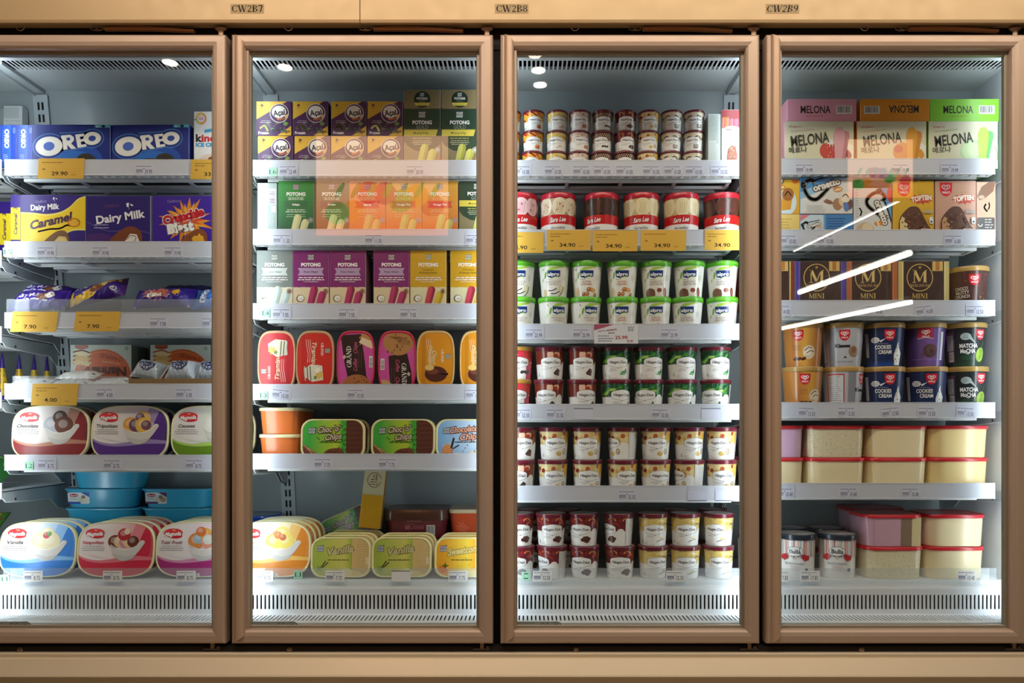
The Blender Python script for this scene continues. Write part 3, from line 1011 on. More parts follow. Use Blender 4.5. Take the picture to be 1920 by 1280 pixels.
offer(2, 1, 1321, 1391, 431, 469, '34.90', 1, 2, 12)
# white promotion card on the third shelf of the third door
b = MB()
a = Art()
a.rect(0, 0, 133, 58, '#d9dce6')
a.poly([(0, 58), (60, 58), (22, 46), (0, 40)], '#a8506c')
a.text('AEON MEMBER', 40, 40, 5, '#9a3550', wt=.02, wid=58, rot=6)
a.text('Savers', 52, 33, 5.5, '#50302c', wt=.02, rot=4)
a.lines(12, 22, 40, 1, 5, '#50555f', 2, 3, 'l'); a.lines(12, 14, 56, 1, 5, '#50555f', 2.2, 4, 'l'); a.lines(12, 7, 44, 1, 5, '#50555f', 2, 6, 'l')
a.text('25.99', 82, 19, 10, '#b8343c', wt=.02, wid=38)
a.text('25.40', 108, 8, 6, '#b8343c', wt=.02)
a.lines(102, 48, 22, 3, 5, '#60656f', 2, 9, 'l')
a.put(b, flat(-.0004)); b.box(0, -.0004, 0, .133, 0, .058, '#d9dce6')
o = part(b, 'offer_card', M_PAPER, SHOBJ[(2, 2)])
o.location += Vector((X(1114, .1745), .1745, Z(644, .1745)))
# green shelf-level marks
def mark(k, lv, px, py, t, rot=0, tilt=0):
    b = MB()
    a = Art()
    a.rect(-13, -13, 13, 13, '#a9dcc0')
    a.text(t, 0, 0, 13, '#1d5c46', ser=True, wid=11 * len(t))
    f = flat(0)
    a.put(b, f); b.box(-.013, 0, -.013, .013, .0004, .013, '#a9dcc0')
    yf = .1714 if lv == 5 else .1750
    o = part(b, 'level_mark', M_PAPER, GUARD[k] if lv == 5 else SHOBJ[(k, lv)])
    o.location += Vector((X(px, yf), yf, Z(py, yf)))
    o.rotation_euler = (0, math.radians(rot), 0)
mark(0, 1, 14, 472, 'L5'); mark(0, 5, 9, 1085, 'L1', -4); mark(1, 0, 511, 322, 'L6'); mark(1, 5, 559, 1077, 'L1')
mark(2, 4, 963, 928, 'L2'); mark(2, 5, 986, 1080, 'L1', 90); mark(1, 2, 498, 587, 'L4'); mark(1, 3, 494, 741, 'L3'); mark(0, 4, 54, 873, 'L2')
# ================================================================ goods
DESIGNS = {}
MM = .001
def cyl(Rf, R0):
    """wrap flat artwork round a tapering cup; Rf(v_mm) radius in metres, R0 nominal radius in mm"""
    def f(u, v, l):
        a = u / R0
        r = Rf(v) + l * .001
        return (r * math.sin(a), -r * math.cos(a), v * .001)
    return f
def lathe(mb, prof, cols, n=40, m=0, cap0=True, cap1=True):
    rs = [[(r * math.cos(2 * math.pi * k / n), r * math.sin(2 * math.pi * k / n), z) for k in range(n)] for r, z in prof]
    mb.rings(rs, cols, m, True, cap0, cap1)

def cup(key, Rt, Rb, h, lidh, lidR, art, lidcol, body='#ecebe8', topcol=None, lidart=None, name='ice_cream_tub', cat='ice cream tub', look='', lm=None, bm=None, rimcol=None):
    """round tub: a tapering cup and a lid"""
    hb = h - lidh
    Rf = lambda v: Rb + (Rt - Rb) * (v * .001) / hb
    b = MB()
    lathe(b, [(Rb * .94, .001), (Rb, 0), (Rb, .0012), (Rt, hb), (Rt - .001, hb + .002)], body)
    R0 = (Rt + Rb) / 2 * 1000
    art.put(b, cyl(Rf, R0), rect_clip(-math.pi * R0 + .1, 1.0, math.pi * R0 - .1, hb * 1000 + .5), step=R0 * .1, e=.035)
    cm = b.mesh(name + '_cup', bm or M_PLAS)
    b = MB()
    z0 = hb - .001
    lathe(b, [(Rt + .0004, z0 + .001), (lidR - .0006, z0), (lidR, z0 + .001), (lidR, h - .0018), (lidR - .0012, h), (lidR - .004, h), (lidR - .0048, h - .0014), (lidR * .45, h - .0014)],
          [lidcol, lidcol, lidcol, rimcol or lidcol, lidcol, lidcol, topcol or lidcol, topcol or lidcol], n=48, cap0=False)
    if lidart:
        lidart.put(b, cyl(lambda v: lidR, lidR * 1000), rect_clip(-math.pi * lidR * 1000, (z0 + .001) * 1000, math.pi * lidR * 1000, h * 1000 - 1.9), step=lidR * 100, e=.03)
    DESIGNS[key] = dict(name=name, cat=cat, look=look, parts=[('cup', cm), ('lid', b.mesh(name + '_lid', lm or M_PLAS))], h=h)

def carton(key, wd, dp, ht, front, col, side=None, top=None, sidec=None, topc=None, look='', name='ice_cream_box', cat='ice cream box', m=None, rt=0, flaps=True):
    """folded card box; artwork for front / side (right and left) / top"""
    b = MB()
    w2 = wd / 2
    e = .0008
    b.box(-w2 + e, e, 0, w2 - e, dp, ht - e, col)
    # soft folded edges
    for sx in (-1, 1):
        q = [(sx * (w2 - e), 0, e), (sx * w2, e, e), (sx * w2, e, ht - e), (sx * (w2 - e), 0, ht - e)]
        b.face(q[::sx], mix(col, '#ffffff', .25))
        s_ = [(sx * w2, e, 0), (sx * w2, dp, 0), (sx * w2, dp, ht - e), (sx * w2, e, ht - e)]
        b.face(s_[::sx], sidec or col)
    b.face([(-w2 + e, 0, 0), (w2 - e, 0, 0), (w2 - e, 0, ht - e), (-w2 + e, 0, ht - e)], col)
    b.face([(-w2 + e, 0, ht - e), (w2 - e, 0, ht - e), (w2 - e, e, ht), (-w2 + e, e, ht)], mix(col, '#ffffff', .2))
    b.face([(-w2 + e, e, ht), (w2 - e, e, ht), (w2 - e, dp, ht), (-w2 + e, dp, ht)], topc or col)
    W_, H_ = wd * 1000, ht * 1000
    if front:
        front.put(b, flat(-.00003), rect_clip(-W_ / 2 + .8, .2, W_ / 2 - .8, H_ - .8))
    if side:
        Dp = dp * 1000
        side.put(b, lambda u, v, l: (w2 + l * .001, dp / 2 + u * .001, v * .001), rect_clip(-Dp / 2 + 1, .2, Dp / 2, H_ - 1))
        side.put(b, lambda u, v, l: (-w2 - l * .001, dp / 2 - u * .001, v * .001), rect_clip(-Dp / 2 + 1, .2, Dp / 2, H_ - 1))
    if flaps:
        for z in (ht * .5,):
            b.face([(w2 + .00004, dp * .08, ht * .06), (w2 + .00004, dp * .1, ht * .06), (w2 + .00004, dp * .1, ht * .94), (w2 + .00004, dp * .08, ht * .94)], mix(sidec or col, '#000000', .25))
    DESIGNS[key] = dict(name=name, cat=cat, look=look, parts=[(None, b.mesh(name, m or M_CARD))], h=ht)

def facing_tub(key, wd, ht, dp, art, rim, body, shape='rr', r=.03, p=3.2, look='', taper=.88, cx=0, rimw=5.5, name='ice_cream_tub'):
    """oblong tub stood on its long side with the lid towards the shopper"""
    def sh(k, kh=None):
        kh = k if kh is None else kh
        return supere(wd * k, ht * kh, p) if shape == 'se' else rrect(wd * k, ht * kh, r * k)
    zc = ht / 2
    R = lambda k, y: [(x, y, z + zc) for x, z in sh(k)]
    b = MB()
    b.rings([R(.965, .010), R(.955, .014), R(taper, dp)], body, smooth=True)
    bm = b.mesh(name + '_cup', M_PLAS)
    b = MB()
    kk = 1 - 2 * rimw * .001 / wd
    b.rings([R(.985, .0125), R(1.0, .0115), R(1.0, .003), R(.992, .0008), R(.982, 0), R(kk + .004, 0), R(kk, .0012)], rim, smooth=True, cap0=True, cap1=False)
    b.face(R(kk, .0012), rim)
    b.face([(x, .0012, z + zc) for x, z in sh(kk)], rim)
    cl = [(x * 1000, (z + zc) * 1000) for x, z in sh(kk)]
    art.put(b, flat(.0011), cl, e=.04)
    DESIGNS[key] = dict(name=name, cat='ice cream tub', look=look, parts=[('cup', bm), ('lid', b.mesh(name + '_lid', M_CARD))], h=ht)

def upright_tub(key, wd, dp, ht, body, lidc, lidh=.010, r=.03, taper=.88, front=None, look='', top=None, over=.003, lipc=None, name='ice_cream_tub', topart=None):
    b = MB()
    R = lambda k, z, o=0: [(x, y + dp / 2, z) for x, y in rrect(wd * k + o, dp * k + o, r * k)]
    hb = ht - lidh
    b.rings([R(taper - .01, .0015), R(taper, 0), R(taper, .002), R(1 - .02, hb)], body, smooth=True)
    if front:
        def f(u, v, l):
            k = taper + (.98 - taper) * (v * .001) / hb
            return (u * .001, dp / 2 - dp * k / 2 - l * .001, v * .001)
        front.put(b, f, None, e=.04)
    bm = b.mesh(name + '_cup', M_PLAS)
    b = MB()
    b.rings([R(.985, hb + .0002), R(1, hb - .0008, over), R(1, hb + .0004, over), R(1, ht - .002, over), R(1, ht - .0002, over - .003), R(1, ht, over - .007), R(1, ht - .0015, over - .012)], lidc, smooth=True, cap0=True)
    b.face(R(1, ht - .0014, over - .012), top or lidc)
    if topart:
        topart.put(b, lambda u, v, l: (u * .001, v * .001, ht - .0013 + l * .001), [(x * 1000, (y + dp / 2) * 1000) for x, y in rrect(wd - .012, dp - .012, r * .9)], e=.04)
    DESIGNS[key] = dict(name=name, cat='ice cream tub', look=look, parts=[('cup', bm), ('lid', b.mesh(name + '_lid', M_PLAS))], h=ht)

# ---------------------------------------------------------------- shared emblems
def oval_logo(a, x, y, s, word='Häagen-Dazs'):
    """white lobed plate with a fine dark outline"""
    def blob(rx, ry, c):
        pts = []
        for i in range(40):
            t = 2 * math.pi * i / 40
            k = 1 + .05 * math.cos(2 * t) - .045 * math.cos(6 * t) * (1 if math.sin(t) < .2 else .8)
            k += -.05 * max(0, math.cos(t - math.pi / 2)) ** 12
            pts.append((x + rx * k * math.cos(t), y + ry * k * math.sin(t)))
        a.poly(pts, c)
    blob(33 * s, 17.5 * s, '#3a2a30')
    blob(32.2 * s, 16.7 * s, '#f6f6f6')
    a.text(word, x + 1 * s, y + .5 * s, 8.6 * s, '#2e1a26', wt=.022, wid=54 * s)
    a.poly([(x - 1.6 * s, y - 18 * s), (x, y - 20 * s), (x + 1.6 * s, y - 18 * s), (x, y - 16.4 * s)], '#3a2a30')
def heart_logo(a, x, y, s, word="WALL'S", shield=True):
    if shield:
        a._a([[(x - 13 * s, y + 14 * s)] + [(x + 13 * s * math.cos(t), y + 2 * s + 17 * s * math.sin(t)) for t in [math.pi + math.pi * k / 14 for k in range(15)]] + [(x + 13 * s, y + 14 * s)]], '#d31f2c')
    def heart(k):
        o = []
        for i in range(25):
            t = 2 * math.pi * i / 24
            o.append((x + k * 16 * math.sin(t) ** 3 * 1.25, y + 4.2 * s + k * (13 * math.cos(t) - 5 * math.cos(2 * t) - 2 * math.cos(3 * t) - math.cos(4 * t)) * .9))
        return o
    a.line(heart(.43 * s), 1.5 * s, '#ffffff')
    a.line(heart(.2 * s), 1.3 * s, '#ffffff')
    a.text(word, x, y - 6.5 * s, 4.2 * s, '#ffffff', wt=.03, wid=16 * s)
def kings_badge(a, x, y, s, c='#c9cdd0', ink='#3a4a62'):
    a.poly([(x - 9 * s, y - 8 * s), (x + 8 * s, y - 8 * s), (x + 8.5 * s, y + 6 * s), (x + 9.5 * s, y + 9.5 * s), (x + 4 * s, y + 7.5 * s), (x - 9 * s, y + 7 * s), (x - 8 * s, y)], ink)
    a.poly([(x - 8 * s, y - 7 * s), (x + 7 * s, y - 7 * s), (x + 7.5 * s, y + 6.5 * s), (x + 4 * s, y + 6 * s), (x - 8 * s, y + 6 * s)], c)
    a.rect(x - 8 * s, y - 3 * s, x + 7.3 * s, y + 3.2 * s, mix(c, ink, .25))
    a.text("King's", x - .4 * s, y, 4.6 * s, ink, wt=.02, sh=.15, wid=14 * s)
    a.line([(x - 5 * s, y + 4.6 * s), (x + 4 * s, y + 4.6 * s)], .8 * s, ink); a.line([(x - 6 * s, y - 5 * s), (x + 5 * s, y - 5 * s)], .8 * s, ink)

# ---------------------------------------------------------------- maroon-lidded pints
MAR = '#6e1c30'
def bg_choc(a, W, z0, z1):
    a.rect(-W, z0, W, z1 + 20, '#7d3022'); a.grad(10, z0, W, z1 + 20, '#7d3022', '#b2502e', False, 8); a.rect(W * .55, z0, W, z1 + 20, '#b2502e')
    for x in (-90, -30, 60):
        a.poly([(x, z0 - 4), (x + 8, z0 - 8), (x + 10, z0 - 14), (x + 13, z0 - 4), (x + 16, z0 + 4), (x, z0 + 4)], '#9c4028')
    for x, y in ((4, 70), (-100, 72), (100, 72)):
        a.rr(x - 12, y - 6, x + 6, y + 13, 4, '#f2c6ae'); a.rr(x + 8, y - 2, x + 26, y + 13, 6, '#f0b294'); a.ell(x + 14, y + 2, 8, 6, '#b0402a')
def bg_maca(a, W, z0, z1):
    a.rect(-W, z0, W, z1 + 20, '#ecd9a0')
    R = random.Random(5)
    for i in range(17):
        x = -W + (i + .5) * 2 * W / 17
        a.star(x, z0 + R.uniform(16, 34), 6, 8.5, 5, ['#a8401f', '#8a2a1c', '#e2b95e', '#c0603a', '#e8c878'][i % 5], seed=i)
        a.ell(x + 6, z0 + R.uniform(6, 14), 5, 3, ['#e9c46a', '#d9a24a'][i % 2], rot=R.uniform(-40, 40))
    a.poly([(34, z0), (W * .8, z0 + 6), (W * .8, z1 + 20), (40, z1 + 20), (28, z0 + 14)], '#e8bd5c')
    a.curve([(40, z0 + 26), (52, z0 + 34), (64, z0 + 28)], 1, '#9a6a20'); a.curve([(42, z0 + 18), (55, z0 + 22), (66, z0 + 16)], 1, '#b07a2c')
def bg_tea(a, W, z0, z1):
    a.rect(-W, z0, W, z1 + 20, '#24593a')
    R = random.Random(9)
    for i in range(44):
        x = R.uniform(-W, W); y = R.uniform(z0 + 3, z1 + 8)
        a.ell(x, y, R.uniform(8, 15), R.uniform(2.5, 5), ['#2f7a36', '#5aa53a', '#8cc63e', '#1d4a34', '#3f9145', '#b3d66a'][i % 6], rot=R.uniform(5, 60), n=12)
def bg_belg(a, W, z0, z1):
    a.rect(-W, z0, W, z1 + 20, '#73202c')
    R = random.Random(3)
    for i in range(26):
        x = -W + i * 2 * W / 26
        y = R.uniform(z0 + 8, z1 + 4)
        a.curve([(x - 9, y - 3), (x, y + 5), (x + 9, y + 2), (x + 15, y - 5)], R.uniform(1.4, 3.6), ['#e0662c', '#c23a22', '#a42a2a', '#f09a50'][i % 4], 4)
def bg_van(a, W, z0, z1):
    a.rect(-W, z0, W, z1 + 20, '#e8cf7e')
    R = random.Random(13)
    for i in range(26):
        x = -W + i * 2 * W / 26
        y = R.uniform(z0 + 5, z1 + 6)
        a.curve([(x - 12, y), (x, y + 5), (x + 12, y - 3)], R.uniform(2, 5), ['#f0e2b0', '#c9a43c', '#5c4a72', '#f4ecca', '#e6c250'][i % 5], 4)
def bg_straw(a, W, z0, z1):
    a.rect(-W, z0 - 60, W, z1 + 20, '#cf2850')
    a.grad(0, z0 - 60, W, z1 + 20, '#d63a4a', '#e0743a', False, 6)
    a.rect(-22, 0, 24, z0 + 3, '#f1f0ee')
    a.star(-12, z0 + 28, 6, 12, 5, '#f6eef0'); a.star(-40, z0 + 4, 6, 11, 6, '#e84a6a')
    a.ell(-30, z0 - 22, 10, 16, '#d8c27a', n=12)
def bg_mango(a, W, z0, z1):
    a.rect(-W, z0 - 14, W, z1 + 20, '#e9b23e')
    R = random.Random(4)
    for i in range(22):
        x = -W + i * 2 * W / 22
        y = R.uniform(z0, z1 + 4)
        a.curve([(x - 14, y + 8), (x, y), (x + 12, y - 10)], R.uniform(3, 7), ['#c8102a', '#e2541e', '#f2cf4a', '#a80f2c'][i % 4], 4)
def bg_cara(a, W, z0, z1):
    a.rect(-W, z0 - 6, W, z1 + 20, '#f0d9cc')
    R = random.Random(14)
    for i in range(60):
        a.star(R.uniform(-W, W), R.uniform(z0, z1 + 6), 2.2, 4.4, 4, ['#4a2018', '#a8563a', '#7a1c2c', '#d89a7a', '#e8c0a8'][i % 5], seed=i)
def bg_dots(a, W, z0, z1):
    a.rect(-W, z0 - 2, W, z1 + 20, '#5a2a1c')
    for j in range(5):
        for i in range(30):
            a.hold = True
            a.ell(-W + (i + .5 * (j % 2)) * 2 * W / 30, z0 + 4 + j * 7.5, 2.2, 2.6, '#ecd9b8', n=7)
    a.hold = False
def bg_cookie(a, W, z0, z1):
    a.rect(-W, z0 - 4, W, z1 + 20, '#e6dac0')
    for i in range(8):
        x = -W + (i + .5) * W / 4
        a.ring(x, z0 + 10, 13, 15, 4.5, '#2c2622', 0, 180); a.ring(x, z0 + 10, 7, 8, 1.6, '#4a3e34', 0, 180); a.ell(x, z0 + 14, 3, 4, '#7a5a44')
def pic_choc(a, x, y):
    a.poly([(x - 12, y - 3), (x + 2, y + 12), (x + 11, y + 6), (x + 9, y - 12), (x - 8, y - 8)], '#5a3a34'); a.poly([(x + 2, y + 12), (x + 11, y + 6), (x + 9, y - 12), (x + 2, y - 2)], '#4a2c28'); a.line([(x - 10, y - 2), (x + 4, y - 4)], 1, '#7a564e')
def pic_maca(a, x, y):
    a.ell(x - 9, y - 3, 9, 7, '#d9b566'); a.ell(x - 5, y, 4, 3, '#e9cf90'); a.ell(x + 10, y + 3, 6.5, 9, '#4a3426'); a.ell(x + 10, y + 3, 4.8, 7, '#efe0b4'); a.ell(x + 10.5, y + 2, 2.6, 3.6, '#c49a4e')
def pic_tea(a, x, y):
    a.poly([(x - 14, y - 8), (x + 4, y - 9), (x + 10, y - 2), (x - 4, y + 4)], '#3f9a54'); a.poly([(x - 2, y - 1), (x + 8, y + 12), (x + 12, y - 2)], '#2e6a3c'); a.ell(x - 3, y - 5, 7, 3, '#78c070', rot=20)
def pic_belg(a, x, y):
    for q in ((-9, -2, 8), (0, 3, 8), (8, 1, 7), (2, -5, 9)):
        a.ell(x + q[0], y + q[1], q[2], q[2] * .75, '#56302a')
    a.ell(x - 6, y + 6, 4, 3, '#74463c'); a.ell(x + 4, y + 7, 3.4, 2.6, '#3e221e')
def pic_van(a, x, y):
    a.curve([(x - 14, y - 8), (x, y - 3), (x + 14, y - 1)], 2.0, '#4a3c34'); a.star(x + 2, y + 2, 3.4, 10, 5, '#ead89a'); a.ell(x + 2, y + 2, 2.6, 2.6, '#d9b54a')
def pic_mango(a, x, y):
    a.ell(x, y, 11, 9, '#e2682a'); a.ell(x - 3, y + 3, 6, 4.5, '#f2a050'); a.ell(x + 4, y - 3, 5, 4, '#c43a20'); a.ell(x, y - 8, 13, 2.5, '#b87a54')
def pic_cara(a, x, y):
    a.poly([(x - 12, y - 9), (x - 8, y + 8), (x + 2, y + 6), (x + 9, y + 10), (x + 12, y - 8)], '#b4673a'); a.ell(x - 2, y, 6, 5, '#cf8a56')
def pic_cookie(a, x, y):
    for q in (6, 0, -6):
        a.ell(x, y + q, 12, 3.8, '#2a2522'); a.ell(x, y + q + 2, 10, 2.0, '#e2dccc')
def pic_beans(a, x, y):
    for q, r_ in ((-8, 20), (3, -20), (13, 30)):
        a.ell(x + q, y, 6.5, 5, '#3f3734', rot=r_); a.line([(x + q - 3, y + 1), (x + q + 3, y - 1)], .8, '#8a7e78')
FL = {'choc': (bg_choc, pic_choc, 'CHOCOLATE', '', 'chocolate'), 'maca': (bg_maca, pic_maca, 'MACADAMIA', 'NUT', 'macadamia nut'), 'tea': (bg_tea, pic_tea, 'MATCHA', 'GREEN TEA', 'green tea'),
      'belg': (bg_belg, pic_belg, 'BELGIAN', 'CHOCOLATE', 'dark red Belgian chocolate'), 'van': (bg_van, pic_van, 'VANILLA', '', 'vanilla'), 'straw': (bg_straw, pic_beans, 'COOKIE & CREAM', '', 'pink'),
      'mango': (bg_mango, pic_mango, 'MANGO', '', 'orange and red'), 'cara': (bg_cara, pic_cara, 'SALTED', 'CARAMEL', 'caramel'), 'dots': (bg_dots, pic_beans, 'DARK', 'CHOCOLATE', 'white-spotted chocolate'), 'cook': (bg_cookie, pic_cookie, 'COOKIES', '& CREAM', 'cookies print')}
def pint(key, fl, turn=0, mini=False, gold=False):
    bgf, pic, t1, t2, nm = FL[fl]
    a = Art()
    W = 140
    sx = 1.0
    bgf(a, W, 46, 88)
    for rep in (0, -134):
        ox = turn + rep
        # white lower field swings up at the side of the plate
        a.ell(ox + 48, 44, 11, 10, '#f1f0ee'); a.text('II', ox + 49, 45, 3.4, '#3a2a30', wt=.02)
    a.rect(-W, 0, W, 46, '#f1f0ee')
    if fl == 'straw':
        a.rect(-W, 0, -24 + turn, 50, '#c9264c'); a.rect(25 + turn, 0, W, 50, '#c9264c')
    for rep in (0,):
        ox = turn
        oval_logo(a, ox, 52, 1.0)
        a.text(t1, ox - 15, 31, 2.6, '#5a4a4e', wid=len(t1) * 2.9)
        if t2:
            a.text(t2, ox - 15, 26.6, 2.6, '#5a4a4e', wid=len(t2) * 2.9)
        pic(a, ox + 19, 22)
        a.lines(ox - 35, 11, 16, 2, 4, '#8a8890', .8, 3, 'l'); a.lines(ox - 30, 4, 34, 1, 3, '#a8a6ac', .7, 5, 'l')
        a.barcode(ox - 45, 8, ox - 40, 20, False)
    a.rect(turn + 62, 3, turn + 104, 84, '#dcdad6'); a.lines(turn + 64, 78, 36, 17, 4.3, '#8a8684', .9, 8, 'l')
    a.rect(turn - 104 - 10, 3, turn - 72, 84, '#dcdad6'); a.lines(turn - 110, 78, 34, 17, 4.3, '#8a8684', .9, 9, 'l')
    s1, s2 = (.71, .625) if mini else (1, 1)
    if mini:
        for it in range(len(a.it)):
            polys, col, k = a.it[it]
            a.it[it] = ([[(q[0] * s1, q[1] * s2) for q in p] for p in polys], col, k)
    lid = '#c0913e' if gold else MAR
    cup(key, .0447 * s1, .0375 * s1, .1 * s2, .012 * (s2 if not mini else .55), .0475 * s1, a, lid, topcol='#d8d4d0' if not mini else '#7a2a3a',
        look=('gold-lidded pink pint' if gold else ('mini tub, %s' % nm if mini else 'maroon-lidded %s pint' % nm)), rimcol=mix(lid, '#ffffff', .08))
for fl in ('choc', 'maca', 'tea', 'belg', 'van'):
    pint('p_' + fl, fl, 4)
    pint('p_' + fl + '_l', fl, -13)
    pint('p_' + fl + '_r', fl, 17)
pint('p_maca_ll', 'maca', -44); pint('p_belg_ll', 'belg', -40)
pint('p_straw', 'straw', 0, gold=True)
for fl in ('mango', 'van', 'cara', 'dots', 'belg', 'maca', 'cook'):
    pint('m_' + fl, fl, 3, mini=True); pint('m_' + fl + '_r', fl, -8 if fl in ('mango', 'van', 'cook', 'dots') else 15, mini=True)

# ---------------------------------------------------------------- green-lidded tubs
def alpro(key, l1, l2, kind, turn=0):
    a = Art()
    a.rect(-160, 0, 160, 110, '#ecebe6')
    for rep in (0, 152, -152):
        x = turn + rep
        a.poly([(x - 22, 80), (x - 8, 90), (x + 12, 92), (x + 22, 98), (x + 30, 90), (x + 8, 84), (x - 14, 78)], '#a9cf5a')
        a.ell(x - 26, 66, 3.2, 11, '#6ea846', rot=-14); a.ell(x - 23, 68, 1.6, 9, '#8cc254', rot=-14)
        a.ell(x - 37, 52, 3, 6.5, '#a6cc6c', rot=-25); a.ell(x - 34, 84, 2, 4, '#9ab88a', rot=40)
        a.poly([(x - 20, 80), (x + 20, 80), (x + 20, 62), (x + 4, 57), (x - 6, 56), (x - 19, 61)], '#1e3a7c')
        a.ell(x + 6, 58, 10, 3.4, '#b8d45a', rot=8); a.ell(x + 6, 56.5, 9, 2.2, '#eef0e0', rot=8)
        a.text('alpro', x, 69, 10, '#ffffff', wt=.028, wid=34)
        a.lines(x - 20, 52.5, 16, 1, 3, '#7a8a5a', 1.2, 2, 'l')
        tc = {'van': '#a8927a', 'alm': '#b8603a', 'haz': '#7c5a50'}[kind]
        a.text(l1, x - 1, 46, 6.0, tc, ser=True, wid=4.6 * len(l1), gap=.04)
        a.text(l2, x - 1, 38.4, 6.4, tc, ser=True, wid=min(44, 5.0 * len(l2)), gap=.04)
        a.ring(x + 34, 58, 6.5, 9, .8, '#b8b49c'); a.lines(x + 34, 61, 8, 3, 3.6, '#a09c88', 1.1, 6)
        if kind == 'van':
            a.ell(x + 24, 24, 9, 12, '#e4dcae'); a.star(x + 24, 26, 4, 10, 6, '#eee8c8')
            for q in ((0, 0, 0), (9, -9, -6)):
                a.curve([(x - 18 + q[0], 19 + q[1]), (x - 4 + q[0], 19 + q[1]), (x + 10 + q[0], 26 + q[1])], 2.8, '#4a3830')
            a.curve([(x + 34, 32), (x + 30, 16), (x + 18, 2)], 2.6, '#4a4030'); a.ell(x - 30, 12, 8, 12, '#e0c8a4')
        elif kind == 'alm':
            for q in ((-10, 8, '#a65c34'), (2, 9, '#b87044'), (14, 22, '#c8783a'), (22, 20, '#e0a050'), (28, 6, '#a8582e'), (6, 23, '#b4682e')):
                a.ell(x + q[0], q[1], 7, 6, q[2], rot=q[1] * 9, n=14); a.ell(x + q[0] - 1, q[1] + 1.5, 3, 2, '#e8c49a')
            a.ell(x - 33, 16, 9, 14, '#e2c8aa'); a.curve([(x - 38, 20), (x - 33, 8), (x - 29, 22)], 1.4, '#c29a76')
        else:
            a.ell(x - 20, 9, 17, 18, '#8a6454')
            for q in range(4):
                a.curve([(x - 30 + q * 6, 4), (x - 22 + q * 5, 22), (x - 12 + q * 3, 6)], 1.4, '#6a4638')
            a.ell(x + 10, 20, 8, 7, '#8c4632'); a.ell(x + 12, 8, 10, 6, '#e8dcd4'); a.ell(x + 30, 14, 6, 15, '#7c4034', rot=8); a.ell(x + 30, 12, 3, 9, '#a86a5a', rot=8)
    la = Art()
    la.text('PLANT BASED   LESS SUGARS   PLANT BASED   LESS SUGARS   PLANT BASED   LESS SUGARS   PLANT BASED   ', 0, 103, 4.2, '#a6e06a', wid=300, wt=.01)
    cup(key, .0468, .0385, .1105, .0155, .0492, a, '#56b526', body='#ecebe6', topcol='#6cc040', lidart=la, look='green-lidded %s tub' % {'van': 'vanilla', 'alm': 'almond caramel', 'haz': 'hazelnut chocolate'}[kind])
alpro('a_van', 'MADAGASCAN', 'VANILLA', 'van'); alpro('a_van_r', 'MADAGASCAN', 'VANILLA', 'van', 17)
alpro('a_alm', 'ALMOND', 'CARAMEL', 'alm'); alpro('a_haz', 'HAZELNUT', 'CHOCOLATE', 'haz')

# ---------------------------------------------------------------- red-lidded litre tubs
def sara(key, c0, c1, c2, bits, nm, turn=0):
    a = Art()
    a.rect(-190, 60, 190, 160, c0)
    for i in range(-6, 7):
        x = turn + i * 40 + (0 if i % 2 else 4)
        a.ell(x, 101 + (i % 2) * 3, 22, 28, c1)
        a.ring(x, 101 + (i % 2) * 3, 21, 27, 1.4, mix(c1, '#ffffff', .35 if nm not in ('chocolate', 'rocky road') else .06))
        for q in range(4):
            a.curve([(x - 12 + q * 6, 82), (x - 6 + q * 5, 104), (x - 9 + q * 7, 116)], 1.2, c2)
        for q in range(bits):
            a.star(x - 8 + q * 9, 92 + (q * 17) % 24, 1.6, 3.6, 4, '#b05a2c' if nm == 'caramel' else '#a82438', seed=i * 5 + q)
    a.rect(-190, 46, 190, 76, '#c61f24')
    a.rect(-190, 0, 190, 47, '#eceae8')
    a.line([(-190, 47.4), (190, 47.4)], 1.2, '#f6e8e8')
    for rep in (0,):
        x = turn
        a.text('Sara Lee', x, 62, 14, '#ffffff', wt=.02, sh=.3, wid=46, rot=4, ol=.06, oc='#8e1218')
        a.text('Incredibly', x, 37, 8.5, '#2c2c4a', wt=.012, sh=.3, wid=42)
        a.text('creamy', x, 28, 3.4, '#6a6a78', wid=16)
        a.text({'strawberry': 'STRAWBERRY', 'caramel': 'SALTED CARAMEL', 'chocolate': 'ULTRA CHOCOLATE', 'vanilla': 'VANILLA', 'rocky road': 'ULTRA CHOCOLATE'}[nm], x, 20, 5.4, '#6a4a40', wid=36)
    a.rect(turn + 92, 2, turn + 140, 128, '#3a201a' if 'choc' in nm else '#d8c8b8'); a.lines(turn + 96, 122, 40, 20, 5.5, '#c8a078' if 'choc' in nm else '#8a6a5a', 1.4, 4, 'l')
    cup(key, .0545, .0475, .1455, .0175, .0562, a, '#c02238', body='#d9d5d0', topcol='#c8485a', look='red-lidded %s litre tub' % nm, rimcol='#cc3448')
sara('s_straw', '#a8453f', '#e6bcc0', '#c27a88', 2, 'strawberry'); sara('s_cara', '#cdb48a', '#e9dcc2', '#b98c52', 3, 'caramel')
sara('s_choc', '#33201c', '#432a25', '#5a3a33', 0, 'chocolate', -24); sara('s_van', '#d8bf86', '#eadcb4', '#cdb27c', 0, 'vanilla'); sara('s_rock', '#3c1e1a', '#54302a', '#6e443c', 1, 'rocky road')

